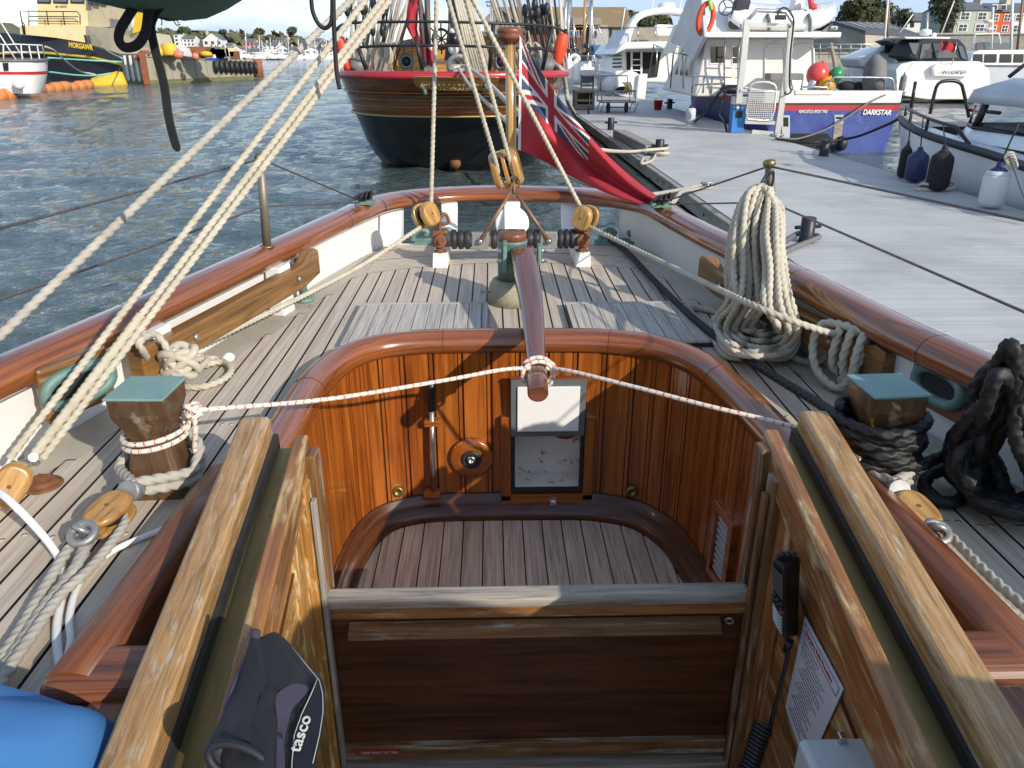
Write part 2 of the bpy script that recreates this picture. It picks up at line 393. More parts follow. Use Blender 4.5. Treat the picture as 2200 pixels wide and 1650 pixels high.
def sea_m():
    t=NT('harbour_water'); c=t.coord('Object')
    g=t.n('ShaderNodeNewGeometry'); 
    h1=t.noise(t.coord('Object',(1,1.35,1)),2.2,5,.6,.6); h2=t.noise(t.coord('Object',(1,1.5,1)),8.5,4,.6,.4)
    a=t.n('ShaderNodeMath',operation='MULTIPLY_ADD'); t.l(h2,a.inputs[0]); a.inputs[1].default_value=.25; t.l(h1,a.inputs[2])
    t.bump(a.outputs[0],.9,.125)
    t.b.inputs['IOR'].default_value=1.333
    return t.fin(t.ramp(t.noise(c,.05,3),[(.3,(.058,.082,.080)),(.7,(.070,.094,.094))]),.05)
M['sea']=sea_m()
M['lead2']=pm('dim_screen',(.10,.10,.10),None,4,.25)
# ================================================================= OUR SAILING BOAT
BOAT=thing('sailing_boat','varnished wooden sailing boat in the foreground with teak deck, tiller and open cockpit','sailing boat',(0,2.2,SEA))
RAIL=[(-1.74,-.6),(-1.62,.6),(-1.51,1.35),(-1.408,1.873),(-1.31,2.22),(-1.224,2.55),(-1.125,2.95),(-.99,3.49),(-.89,3.92),(-.785,4.30),(-.70,4.54),(-.55,4.71),(-.3,4.82),(0.01,4.85),(.30,4.79),(.53,4.67),(.68,4.52),(.755,4.36),(.81,4.0),(.868,3.62),(.93,3.30),(1.01,2.82),(1.06,2.5),(1.11,2.17),(1.185,1.85),(1.29,1.35),(1.39,.6),(1.5,-.6)]
RP=cr([(x,y,.21) for x,y in RAIL],n=6)
rs=[]
for p in RP:
    k=max(0,min(1,(p.y-4.0)/.75)); k=k*k*(3-2*k); rs.append((1+.75*k,1-.08*k))
prof=[(-.005,0),(.008,.012),(.014,.03),(.012,.052),(0,.070),(-.02,.083),(-.05,.09),(-.085,.088),(-.115,.074),(-.13,.05),(-.13,.02),(-.115,0)]
MB().sweep(RP,prof,scale=rs).build('cap_rail',M['mahog'],BOAT)
# scarf joints in the rail
for i in (28,50,108,126,140):
    j=MB(); a,b=RP[i],RP[i+1]; d=(b-a).normalized()*.0015
    j.sweep([a-d,a+d],[(x*1.012+.0008,y*1.012-.0006) for x,y in prof],scale=[rs[i]]*2,smooth=False); j.build('rail_joint',M['dark_wood'],BOAT)
def offs(P,o,z):
    out=[]
    for i in range(len(P)):
        a=P[max(0,i-1)];b=P[min(len(P)-1,i+1)]; d=(b-a).normalized(); sd=d.cross(V((0,0,1))).normalized()
        q=P[i]+sd*o; q.z=z; out.append(q)
    return out
iL=[i for i,p in enumerate(RP) if p.x<0 and (p.x<-.60 or p.y<4.4)]; iR=[i for i,p in enumerate(RP) if p.x>0 and (p.x>.60 or p.y<4.4)]
for idx in (iL,iR):
    P=[RP[i] for i in idx]
    o=lambda d,z:offs(P,d,z)
    a,b,c,d_,e,f=o(-.045,.212),o(-.055,.10),o(-.065,-.02),o(-.14,-.6),o(-.095,.05),o(-.095,.212)
    e2=o(-.12,-.1)
    m=MB(); m.grid([a,b,c]); m.grid([f,e,e2]); 
    n=len(P)-1
    for k in (0,n): m.add([a[k],b[k],c[k],e2[k],e[k],f[k]],[(0,1,2,3,4,5)])
    m.build('bulwark',M['white'],BOAT)
# hull below the rail: topsides rounding in to the counter
H=[]
for t,zz in ((-.10,.06),(-.14,-.35),(-.16,-.8),(-.05,-1.2),(.25,-1.6)):
    row=offs(RP,t,zz)
    for p in row:
        k=max(0,(p.y-3.2)/1.6); p.y-=max(0,k)*(0.06-zz)*.75
        s_=max(0,min(1,(p.y-4.15)/.5)); p.y-=.27*s_; p.z-=.14*s_
    H.append(row)
MB().grid(H).build('hull',M['white'],BOAT)
# ---- deck
yy=[p for p in RP]
def hx(side,y,_c={}):
    P=[p for p in RP if p.x*side>0 and p.y<4.62]
    P.sort(key=lambda p:p.y)
    for a,b in zip(P,P[1:]):
        if a.y<=y<=b.y:
            t=(y-a.y)/max(1e-6,b.y-a.y); return abs(a.x+(b.x-a.x)*t)+.06
    return abs(P[0].x)+.06 if y<P[0].y else abs(P[-1].x)+.03
def yin(side,x,ins,lo=-.5,hi=4.6):
    if hx(side,lo)-ins<x: return None
    if hx(side,hi)-ins>x: return hi
    for _ in range(30):
        m=(lo+hi)/2
        if hx(side,m)-ins>x: lo=m
        else: hi=m
    return lo
W=.0695; G=.0035; AFT=4.62
arc=lambda x:4.15-.36*x*x
arc2=lambda x:4.385-.30*x*x
base=[(-hx(-1,y),y,-.006) for y in [i*.1-.5 for i in range(52)]]+[(hx(1,y),y,-.006) for y in [i*.1-.5 for i in range(52)][::-1]]
dk=MB(); mgs={-1:MB(),1:MB()}
def well(x):  # start of deck planks behind the cockpit
    x=abs(x)
    if x>.72: return None
    T=[(0,2.80),(.40,2.795),(.50,2.77),(.56,2.74),(.62,2.66),(.65,2.58),(.685,2.40),(.70,2.2),(.73,1.9)]
    for (a,b),(c_,d_) in zip(T,T[1:]):
        if a<=x<=c_: return b+(d_-b)*(x-a)/(c_-a)
for side in (-1,1):
    mg=mgs[side]
    for k in range(26):
        x0,x1=k*W+G,(k+1)*W-G; xm=(x0+x1)/2
        s0=-.5 if xm>.70 else well(x0)
        if xm<.70 and s0 is None: s0=1.9
        ya,yb=yin(side,x1,.135),yin(side,x0,.135)   # outboard / inboard ends
        S=lambda x,y,z=0.:(side*x,y,z)
        if yb is not None and ya is None: ya=-.5
        if yb is not None:
            e1,e0=min(ya,arc(x1)),min(yb,arc(x0)); xn=x1-.38*W
            en=min(e1 if ya<arc(x1) else arc(xn),arc(xn))
            if e0>s0:
                L=[S(x0,s0),S(x1,s0),S(x1,e1),S(xn,en),S(x0,e0)]
                if side<0:L=L[::-1]
                dk.poly(L,(0,1,0))
            g=.006
            oa=yin(side,k*W+W,0); ob=yin(side,k*W,0); oa=oa if oa is not None else -.5; ob=ob if ob is not None else -.5
            if ya<arc(x1): # side margin
                lim=lambda y,x:min(y,arc2(x)) if x<.75 else y
                L=[S(k*W,e0+g),S(xn,en+g),S(k*W+W,e1+g),S(k*W+W,max(e1+g,oa)),S(k*W,max(e0+g,ob))]
                if side<0:L=L[::-1]
                mg.poly(L,(0,1,0))
            else:
                for A,B in ((arc,arc2),(arc2,None)):
                    lo=[A(k*W)+.005,A(k*W+W)+.005]; hi=[(B(k*W)-.003 if B else AFT),(B(k*W+W)-.003 if B else AFT)]
                    hi=[min(h,q) for h,q in zip(hi,(ob,oa))]
                    if hi[1]>lo[1]:
                        L=[S(k*W,lo[0]),S(k*W+W,lo[1]),S(k*W+W,hi[1]),S(k*W,hi[0])]
                        if side<0:L=L[::-1]
                        dk.poly(L,(1,0,0))
        else:
            oa=yin(side,k*W+W,0); ob=yin(side,k*W,0)
            if ob is not None:
                L=[S(k*W,-.5),S(k*W+W,-.5),S(k*W+W,oa if oa is not None else -.5),S(k*W,ob)]
                if side<0:L=L[::-1]
                mg.poly(L,(0,1,0))
dk.build('deck_planking',M['teak'],BOAT,fixn=False)
for mg in mgs.values(): mg.build('covering_board',M['margin'],BOAT,fixn=False)
c=MB()  # caulked sub-deck with the cockpit opening
wl=[x*.04 for x in range(-17,18)]
c.poly([(-hx(-1,y),y,-.006) for y in [i*.1-.5 for i in range(52)]]+[(-.70,4.6,-.006),(-.70,-.5,-.006)])
c.poly([(hx(1,y),y,-.006) for y in [i*.1-.5 for i in range(52)]][::-1]+[(.70,-.5,-.006),(.70,4.6,-.006)])
c.poly([(-.70,AFT,-.006),(.70,AFT,-.006),(.70,2.42,-.006)]+[(x,(well(x) or 2.42)+.005,-.006) for x in wl[::-1]]+[(-.70,2.42,-.006)])
c.build('deck_caulking',M['caulk'],BOAT)
tb=MB(); tb.box(-.72,.72,AFT-.01,AFT+.03,-.25,-.004); tb.build('transom_beam',M['white'],BOAT)
# small bungs along plank ends
for side in(-1,1):
    for k in range(11,20):
        for yq in (1.55,1.0,2.15):
            for q in (.3,.7):
                x=(k+q)*W
                if x<hx(side,yq)-.16: bg=MB(); bg.lathe([(.008,0),(.0001,.0005)],(side*x,yq+.01*((k*7)%3),.0004),n=10); bg.build('deck_bung',M['teak'],BOAT)
# ---- deck hatches beside the rudder trunk
def hatch(x0,x1,y0,y1,side):
    b=MB(); b.box(x0,x1,y0,y1,-.003,.018); h=b.build('deck_hatch',M['caulk'],BOAT)
    s=MB(); n=9; w=(x1-x0-.05)/n; xs=x0+(.025 if side<0 else .025)
    for i in range(n): s.box(xs+i*w+.0015,xs+(i+1)*w-.0015,y0,y1-.022,.018,.026,d=(0,1,0))
    s.box(x0,x1,y1-.018,y1,.0185,.027)
    s.box(x0,x0+.022,y0,y1-.02,.0185,.0265,d=(0,1,0)); s.box(x1-.022,x1,y0,y1-.02,.0185,.0265,d=(0,1,0))
    s.build('hatch_slats',M['grey_teak'],h)
    xe=x1-.012 if side<0 else x0+.012; xo=x1+.05 if side<0 else x0-.05
    c_=MB(); c_.tube([(xe,y0+.10,.03),(xo-.03*side*-1,y0+.09,.012),(xo+.02*-side,y0+.085,.012)],.006,8); c_.ball((xo,y0+.09,.012),.014,8,6); c_.box(xe-.008,xe+.008,y0+.06,y0+.13,.026,.034)
    c_.build('hatch_catch',M['brass'],h)
hatch(-.70,-.135,2.80,3.335,-1); hatch(.215,.76,2.80,3.325,1)
# ---- coaming, lining, sole
WELL=[(-.70,1.66),(-.69,2.05),(-.683,2.34),(-.645,2.56),(-.56,2.70),(-.40,2.765),(-.2,2.775),(0.02,2.775),(.18,2.772),(.33,2.755),(.49,2.685),(.60,2.52),(.645,2.28),(.675,1.98),(.69,1.66)]
WP=cr([(x,y,.012) for x,y in WELL],n=8)
cp_=[(-.012,-.02),(.012,-.012),(.018,.012),(.014,.036),(-.002,.054),(-.025,.064),(-.052,.064),(-.078,.052),(-.094,.030),(-.098,-.014)]
MB().sweep(WP,cp_).build('cockpit_coaming',M['mahog'],BOAT)
for i in (16,44,72,92):
    j=MB(); a,b=WP[i],WP[i+1]; d=(b-a).normalized()*.001
    j.sweep([a-d,a+d],[(x*1.02+.0008,y*1.02) for x,y in cp_],smooth=False); j.build('coaming_joint',M['dark_wood'],BOAT)
lp=resample(WP,.004); tot=len(lp)
def wall_pt(s,z,o=0):
    i=max(1,min(tot-2,int(s/.004))); a,b=lp[i-1],lp[i+1]; d=(b-a).normalized(); q=lp[i]+d.cross(V((0,0,1)))*o
    return V((q.x,q.y,z))
TOT=tot*.004
backing=MB(); backing.grid([[wall_pt(s*.03,z,-.008) for s in range(int(TOT/.03)+1)] for z in (.0,-.4,-.75)]);
s_mid=[i for i in range(tot) if lp[i].y>2.7]
HX0,HX1,HZ0,HZ1=-.040,.248,-.60,-.285   # locker opening in the back wall
# backing with hole: rebuild as strips
backing=MB()
ss=[k*.03 for k in range(int(TOT/.03)+1)]
for a,b in zip(ss,ss[1:]):
    pa,pb=wall_pt(a,0,-.008),wall_pt(b,0,-.008); inside=pa.y>2.7 and pb.x>HX0+.01 and pa.x<HX1-.01
    for z0,z1 in ([(.0,-.75)] if not inside else [(.0,HZ1),(HZ0,-.75)]):
        backing.quad((pa.x,pa.y,z0),(pb.x,pb.y,z0),(pb.x,pb.y,z1),(pa.x,pa.y,z1),(0,0,1))
LIN=backing.build('cockpit_lining',M['dark_wood'],BOAT)
bd=MB(); s=0.0
while s<TOT-.05:
    y=wall_pt(s,0).y; w=.112 if y>2.74 else .085
    e=min(s+w,TOT)
    for a,b,o in ((s+.003,e-.021,.0),(e-.016,e-.003,.0)):
        k=max(2,int((b-a)/.02)+1); pts=[a+(b-a)*i/(k-1) for i in range(k)]
        for zz in [(.01,-.74)]:
            for p,q in zip(pts,pts[1:]):
                A,B=wall_pt(p,0,o),wall_pt(q,0,o); hole=A.y>2.7 and B.x>HX0 and A.x<HX1
                for z0,z1 in ([(.01,-.74)] if not hole else [(.01,HZ1),(HZ0,-.74)]):
                    bd.cur=0
                    r=round(s*37)%13+ (0 if o==0 and b-a>.03 else .4)
                    vs=[(A.x,A.y,z1),(B.x,B.y,z1),(B.x,B.y,z0),(A.x,A.y,z0)]
                    bd.add(vs,[(0,1,2,3)],[[(z1+r,p+r*3.3),(z1+r,q+r*3.3),(z0+r,q+r*3.3),(z0+r,p+r*3.3)]],True)
        for sgn,pp in ((1,a),(-1,b)):
            A=wall_pt(pp,0,o);B=wall_pt(pp,0,-.008)
            hole=A.y>2.7 and HX0<A.x<HX1
            for z0,z1 in ([(.01,-.74)] if not hole else [(.01,HZ1),(HZ0,-.74)]): bd.quad((A.x,A.y,z0),(A.x,A.y,z1),(B.x,B.y,z1),(B.x,B.y,z0),(0,0,1))
    s=e
bd.build('lining_boards',M['panel'],LIN,fixn=False)
cv=[(p.x,p.y,-.725) for p in WP]
MB().sweep(cv,[(-.004,.0),(.075,.0),(.072,.022),(.056,.045),(.03,.058),(.014,.066),(.012,.095),(-.004,.10)]).build('cove_moulding',M['dark_wood'],BOAT)
so=MB()
for k in range(-9,9):
    so.box(k*.080+.0025,k*.080+.0775,1.66,2.76,-.735,-.72,d=(0,1,0))
so.build('cockpit_sole',M['sole_teak'],BOAT,bevel=.0008,bseg=1)
b=MB(); b.box(-.72,.72,1.66,2.77,-.75,-.728); b.build('sole_caulking',M['caulk'],BOAT)
# ---- locker: white recess, its brown frame, and the white hatch door hung open over the top half
lo=MB(); y0=2.768
lo.box(HX0-.045,HX0-.004,y0-.022,y0+.01,-.655,-.27); lo.box(HX1+.004,HX1+.045,y0-.022,y0+.01,-.655,-.27)
lo.box(HX0-.045,HX1+.045,y0-.022,y0+.01,-.675,-.628,d=(1,0,0))
LOC=lo.build('locker_frame',M['panel'],BOAT,bevel=.003)
r=MB(); d1=.24
x0,x1,z0,z1=HX0,HX1,-.60,-.27; d1=.13
P=lambda x,y,z:(x,y,z)
r.quad((x0,y0+d1,z0),(x1,y0+d1,z0),(x1,y0+d1,z1),(x0,y0+d1,z1)); r.quad((x0,y0,z0),(x1,y0,z0),(x1,y0+d1,z0),(x0,y0+d1,z0))
r.quad((x0,y0,z0),(x0,y0+d1,z0),(x0,y0+d1,z1),(x0,y0,z1)); r.quad((x1,y0,z0),(x1,y0,z1),(x1,y0+d1,z1),(x1,y0+d1,z0)); r.quad((x0,y0,z1),(x0,y0+d1,z1),(x1,y0+d1,z1),(x1,y0,z1))
r.build('locker_recess',M['rustwhite'],LOC)
q=MB(); q.box(x0,x0+.012,y0-.012,y0+.004,z0-.02,z1); q.box(x1-.012,x1,y0-.012,y0+.004,z0-.02,z1); q.box(x0+.012,x1-.012,y0-.012,y0+.004,z0-.02,z0-.002); q.build('opening_seal',M['rubber'],LOC)
q=MB(); q.lathe([(.075,0),(.075,.03),(.05,.034),(.05,.005),(.0001,.004)],(.185,y0+d1-.002,-.355),(0,-1,0),n=24); q.build('drain_flange',M['rust'],LOC)
q=MB(); q.box(.115,.145,y0-.034,y0-.022,-.672,-.645); q.box(.122,.138,y0-.042,y0-.034,-.662,-.65); q.build('clasp',M['steel'],LOC)
dl=MB(); tl=V((-.022,2.70,-.055)); 
def dbox(m,xa,xb,za,zb,ya,yb,tilt=.10):
    f=lambda x,y,z:(x,y+(z+.28)*-tilt,z)
    m.hexa([f(xa,ya,za),f(xb,ya,za),f(xb,yb,za),f(xa,yb,za),f(xa,ya,zb),f(xb,ya,zb),f(xb,yb,zb),f(xa,yb,zb)])
m=MB(); dbox(m,-.046,.248,-.352,-.098,2.735,2.75,.06); DOOR=m.build('locker_door',M['grey_frame'],BOAT,bevel=.003)
m=MB(); dbox(m,-.020,.223,-.325,-.128,2.727,2.7365,.06); m.build('door_panel',M['white'],DOOR,bevel=.002)
m=MB(); dbox(m,-.048,.25,-.0978,-.09,2.733,2.752,.06); m.build('door_edge',M['mahog_dull'],DOOR)
# round compass boss with chrome socket
cc=Y(1013,983,2.765)
m=MB(); m.lathe([(.088,-.012),(.088,.006),(.080,.014),(.0001,.014)],cc,(0,-1,0),n=40); RB=m.build('pump_socket',M['panel'],BOAT)
m=MB(); m.lathe([(.040,.012),(.040,.02),(.033,.026),(.026,.02),(.0001,.02)],cc,(0,-1,0),n=28); m.build('rubber_boot',M['rubber'],RB)
m=MB(); m.lathe([(.017,.018),(.017,.034),(.009,.036),(.008,.025),(.0001,.025)],cc+V((0,0,.004)),(0,-1,0),n=18); m.build('socket_tube',M['steel'],RB)
for px in (855,1357):
    c_=Y(px,1055,2.728 if px<1000 else 2.70); m=MB(); m.lathe([(.024,-.02),(.024,.008),(.015,.014),(.011,.006),(.0001,.004)],c_,(0,-1,0),n=18); m.build('drain_fitting',M['brass'],BOAT)
# louvred heater vent, starboard wall
vx=.652
P4=[V((vx-.015+.02*(2.12-y)*.5,y,z)) for y,z in ((2.24,-.30),(1.99,-.30),(1.99,-.66),(2.24,-.66))]
m=MB(); 
def wallbox(m,y0,y1,z0,z1,o0,o1):
    f=lambda y,o,z:(.652+(2.2-y)*.11-o,y,z)
    m.hexa([f(y0,o0,z0),f(y1,o0,z0),f(y1,o1,z0),f(y0,o1,z0),f(y0,o0,z1),f(y1,o0,z1),f(y1,o1,z1),f(y0,o1,z1)])
for a in ((2.06,2.09,-.62,-.33),(2.19,2.22,-.62,-.33)): wallbox(m,*a,-.01,.022)
wallbox(m,2.09,2.19,-.36,-.33,-.01,.022); wallbox(m,2.09,2.19,-.62,-.59,-.01,.022)
VN=m.build('vent_frame',M['panel'],BOAT,bevel=.002)
m=MB()
for i in range(9): wallbox(m,2.092,2.188,-.585+i*.025,-.572+i*.025,.0,.012)
wallbox(m,2.092,2.188,-.59,-.36,-.004,.002); m.build('louvre',M['greybox'],VN)
# ---- companionway: washboard, jambs, slide rails
YW=1.62; XW=.545
m=MB(); m.box(-XW,XW,YW,YW+.03,-.775,-.30,d=(1,0,0)); WB=m.build('washboard',M['dark_wood'],BOAT)
m=MB(); m.box(-XW-.01,XW+.01,YW-.012,YW+.042,-.272,-.238,d=(1,0,0)); m.build('top_capping',M['greywood'],WB,bevel=.008)
m=MB(); m.box(-XW,XW,YW-.006,YW+.032,-.305,-.272,d=(1,0,0)); m.build('top_rail',M['honey_dark'],WB)
m=MB(); m.hexa([(-.50,YW-.002,-.352),(.485,YW-.002,-.352),(.485,YW-.035,-.352),(-.50,YW-.035,-.352),(-.495,YW-.002,-.312),(.48,YW-.002,-.312),(.48,YW-.028,-.318),(-.495,YW-.028,-.318)]); m.build('lifting_batten',M['jamb'],WB,bevel=.004)
m=MB(); m.torus((.505,YW-.012,-.325),.010,.0035,(.3,1,.2),16,6); m.build('eye_bolt',M['galv'],WB)
m=MB(); m.box(-XW,XW,YW-.014,YW+.03,-.80,-.745,d=(1,0,0)); m.build('bottom_rail',M['jamb'],WB,bevel=.003)
m=MB(); m.box(-XW,XW,YW-.04,YW+.04,-.90,-.815,d=(1,0,0)); m.build('sill',M['greywood'],WB,bevel=.006)
lp_=Y(740,1590,YW-.016); 
m=MB(); m.box(-.515,-.385,YW-.0165,YW-.0145,-.778,-.758); SG=m.build('warning_label',M['redlabel'],WB)
text_mesh('KEEP SHUT AT SEA',.0125,(-.497,YW-.0175,-.7725),(1,0,0),(0,0,1),M['flagwhite'],SG,'lettering',.0003)
m=MB(); m.box(-.75,.75,-.6,1.66,-1.62,-1.6); m.build('cabin_floor',M['dark_wood'],BOAT)
m=MB(); m.box(-.60,.60,YW+.05,YW+.07,-1.6,-.75); m.build('companion_bulkhead',M['dark_wood'],BOAT)
def jamb(s):
    X_=lambda a,b:(min(s*a,s*b),max(s*a,s*b))
    t=MB(); x0,x1=X_(.545,.60); t.box(x0,x1,1.655,1.71,-1.0,.155,d=(0,0,1)); J=t.build('companion_jamb',M['jamb'],BOAT,bevel=.005)
    t=MB(); x0,x1=X_(.555,.605); t.box(x0,x1,1.575,1.625,-1.0,.115,d=(0,0,1)); t.build('inner_jamb',M['peel'] if s<0 else M['jamb'],J,bevel=.005)
    t=MB(); x0,x1=X_(.54,.552); t.box(x0,x1,1.585,1.61,-1.0,.07,d=(0,0,1)); t.build('jamb_bead',M['greywood'] if s<0 else M['jamb'],J,bevel=.003)
    t=MB(); x0,x1=X_(.575,.62); t.box(x0,x1,1.49,1.572,-1.1,.10,d=(0,0,1)); x0,x1=X_(.585,.62); t.box(x0,x1,1.40,1.486,-1.1,.08,d=(0,0,1)); t.build('jamb_lining',M['peel'] if s<0 else M['honey_dark'],J,bevel=.003)
jamb(-1); jamb(1)
def railbeam(name,mat,pl,zl,wl,hl,pn,zn,wn,hn,bev=.012,parent=None,ext=.55,off=0):
    a,b=V(pl),V(pn); d=(b-a); b2=b+d*ext
    t=MB(); t.beam(a,b2,wl,hl,w1=wn+(wn-wl)*ext,h1=hn); return t.build(name,mat,parent or BOAT,bevel=bev,bseg=4)
# far/near centre lines (x by side): outer beam, track bed, inner beam
for s in (-1,1):
    o=lambda x,y,z:(s*x,y,z)
    RB_=railbeam('slide_rail',M['honey'],o(.722,1.80,.165),0,.078,.075,o(.650,.80,.075),0,.075,.075,.015)
    t=MB(); t.beam(o(.6755,1.795,.125),o(.574,.25,-.01),.012,.05); t.build('rail_groove',M['rubber'],RB_)
    t=MB(); t.beam(o(.645,1.77,.105),o(.535,.25,-.03),.062,.03); t.build('brass_track',M['brass'],RB_)
    t=MB(); t.beam(o(.62,1.76,.125),o(.512,.25,-.01),.012,.03); t.build('track_edge',M['brass'],RB_)
    IB=railbeam('inner_rail',M['honey_dark'],o(.595,1.745,.125),0,.036,.10,o(.522,.80,.035),0,.04,.10,.008)
    # cabin side panel below
    w=MB(); w.quad(o(.602,1.72,.09),o(.480,.05,-.06),o(.480,.05,-1.5),o(.602,1.72,-1.5),(0,1,0)); w.build('cabin_side_panel',M['peel'] if s<0 else M['honey_dark'],BOAT)
    w=MB(); w.beam(o(.583,1.50,-.065),o(.482,.05,-.19),.004,.008); w.build('panel_seam',M['dark_wood'],BOAT)
    # coaming continued forward along the cabin top
    t=MB(); t.sweep([o(.80,1.74,.0),o(.815,1.5,.0),o(.83,1.15,.0),o(.835,1.02,.0)],[(-.055,0),(-.055,.055),(-.035,.085),(.0,.095),(.035,.085),(.055,.055),(.06,0)]); t.build('cabin_top_beam',M['mahog_dull'],BOAT)
    t=MB(); t.box(min(s*.66,s*.885),max(s*.66,s*.875),.99,1.11,.0,.085); t.build('beam_end_block',M['mahog_dull'],BOAT,bevel=.03,bseg=4)
    t=MB(); t.box(min(s*.63,s*.80),max(s*.63,s*.80),.1,1.0,-.4,.06); t.build('cabin_trunk',M['mahog_dull'],BOAT,bevel=.02,bseg=3)
# ---- samson posts
def post(c,ang):
    m=MB(); rows=[]
    for z,h in ((0,.066),(.035,.067),(.085,.060),(.14,.050),(.175,.051),(.225,.067),(.238,.0705),(.28,.0715)):
        q=[]
        ch=.012 if .05<z<.22 else .004
        for sx,sy in ((-1,-1),(1,-1),(1,1),(-1,1)):
            for k in ((0,1) if sx*sy>0 else (1,0)):
                q.append(V((sx*(h-(ch if k else 0)),sy*(h-(0 if k else ch)),z)))
        rows.append([V(c)+Matrix.Rotation(ang,3,'Z')@p for p in q])
    m.grid(rows,False,cv=True,uvs=lambda i,j:(rows[i][0].z if i<len(rows) else 0,j*.035))
    m.add(rows[-1],[tuple(range(8))]); P_=m.build('samson_post',M['post'],BOAT,bevel=.003)
    k=MB(); k.beam(V(c)+V((0,0,.2805)),V(c)+V((0,0,.2875)),.148,.148,up=(math.sin(ang),math.cos(ang),0)); k.build('post_cap',M['bronzecap'],P_,bevel=.003)
    return P_
PL=V((-.98,1.785,0)); PR_=V((.882,1.755,0)); post(PL,rad(2)); post(PR_,rad(-3))
# ---- kevels (belaying timbers) and bulwark posts
def kevel(n,f,horn):
    n,f=V(n),V(f); d=(f-n).normalized(); L=(f-n).length
    m=MB(); out=[]
    pr_=[(0,-.055),(.0,.052),(.05,.06),(.10,.045),(L-.20,.045),(L-.13,.05),(L-.07,.085),(L-.02,.09),(L,.075),(L,-.03),(L-.10,-.045),(L-.16,-.055),(.12,-.055)]
    sd=d.cross(V((0,0,1))).normalized()
    A=[n+d*u+V((0,0,v))-sd*.028 for u,v in pr_]
    m.prism(A,sd*.056,d); return m.build('belaying_timber',M['kevel'],BOAT,bevel=.006)
KLn,KLf=Z(292,785,.145),Z(676,572,.15); KRn,KRf=Z(1912,790,.145),Z(1510,588,.15)
kevel(KLn,KLf,0); kevel(KRn,KRf,0)
def bpost(p,d,out):
    p=V(p); m=MB(); d=V(d).normalized(); sd=V((-d.y,d.x,0))*out
    c_=p+sd*.045
    m.hexa([c_+d*a*.05+sd*b*.035+V((0,0,z)) for z in (0,.215) for a,b in ((-1,-1),(1,-1),(1,1),(-1,1))],(0,0,1)); m.build('bulwark_post',M['white'],BOAT,bevel=.006)
dl=(KLf-KLn); dr=(KRf-KRn)
for t in (.13,.80): bpost(V((KLn+dl*t).xy.to_3d()),dl.xy.to_3d(),1)
for t in (.16,.78): bpost(V((KRn+dr*t).xy.to_3d()),dr.xy.to_3d(),-1)
for t in (.22,.83):
    for a,dd,o in ((KLn,dl,1),(KRn,dr,-1)):
        n_=V((dd.y,-dd.x,0)).normalized()*o; m=MB(); m.lathe([(.012,0),(.012,.008),(.006,.012),(.0001,.012)],a+dd*t+n_*.028,n_,n=10); m.build('timber_bolt',M['galv'],BOAT)
# ---- hawse fairleads on wooden pads
def fair(cpx,wpx,z,s):
    a,b=Z(*wpx[0],z[0]),Z(*wpx[1],z[1]); d=(b-a).normalized(); n_=V((d.y,-d.x,0)); n_=n_ if n_.x*s<0 else -n_
    m=MB(); A=[a+V((0,0,-.09)),b+V((0,0,-.09)),b+V((0,0,.075)),a+V((0,0,.075))]
    m.prism(A,n_*-.04,d); H_=m.build('hawse_pad',M['kevel'] if s<0 else M['mahog_dull'],BOAT,bevel=.008)
    cc=(a+b)/2+n_*.006+V((0,0,-.005)); u=V((0,0,1)); pts=[]
    for i in range(28):
        th=2*math.pi*i/28; c0,s0=math.cos(th),math.sin(th); pts.append(cc+d*(.095*math.copysign(abs(c0)**.75,c0))+u*(.046*math.copysign(abs(s0)**.85,s0)))
    m=MB(); m.tube(pts,.017,8,closed=True); m.build('fairlead_ring',M['bronze'],H_)
    m=MB(); m.poly([p+(p-cc)*-.15+n_*-.003 for p in pts],d); m.build('hawse_opening',M['black_soft'],H_)
fair(None,((92,852),(239,793)),(.185,.20),-1); fair(None,((1958,795),(2089,859)),(.168,.185),1)
# ---- stanchions and lifelines
def stan(base,top,zdeck):
    m=MB(); m.tube([base,top],[.019,.0175],12); S_=m.build('stanchion',M['wire'] if 0 else M['galvb'],BOAT)
    d=(V(top)-V(base)).normalized()
    m=MB(); m.lathe([(.019,-.012),(.024,-.008),(.024,.006),(.017,.012),(.0001,.014)],top,d,n=14); m.build('stanchion_cap',M['brass'],S_)
    m=MB(); m.lathe([(.034,0),(.034,.006),(.022,.01)],V(base)+V((0,0,.001)),(0,0,1),n=16); m.build('stanchion_collar',M['brass'],S_)
M['galvb']=pm('tarnished_bronze_tube',(.20,.21,.19),(.26,.22,.17),9,.5,.6,stretch=(1,1,.4))
SL0=Z(574,531,.292); SLt=Y(559,335,SL0.y); SR0=V((1.02,3.02,.296)); SRt=Y(1653,350,3.02)
stan(SL0,SLt,0); stan(SR0,SRt,0)
m=MB(); b0=V((-.985,3.46,0)); m.tube([b0+V((0,0,.004)),b0+V((-.01,0,.2))],.020,12); m.lathe([(.045,0),(.045,.012),(.024,.02)],b0+V((0,0,.001)),n=16); m.build('stanchion_socket',M['bronze'],BOAT)
m=MB(); b0=V((.985,2.86,0)); m.tube([b0,b0+V((.01,0,.2))],.020,12); m.lathe([(.05,0),(.05,.012),(.024,.02)],b0+V((0,0,.001)),n=16); m.build('stanchion_socket',M['bronze'],BOAT)
FL=Z(785,434,.305); FRr=Z(1420,440,.305)
def wire(pts,name='lifeline'):
    pts=[pts[0]+(pts[0]-pts[1])*1.2]+list(pts); t=MB(); t.tube(pts,.0042,6); t.build(name,M['wire'],BOAT)
SLm=SL0.lerp(SLt,.46); SRm=SR0.lerp(SRt,.60)
wire([Y(-260,560,1.6),SLt-V((0,0,.012)),FL+V((-.03,-.05,.02))]); wire([Y(-260,736,1.6),SLm,FL+V((-.02,-.08,.01))])
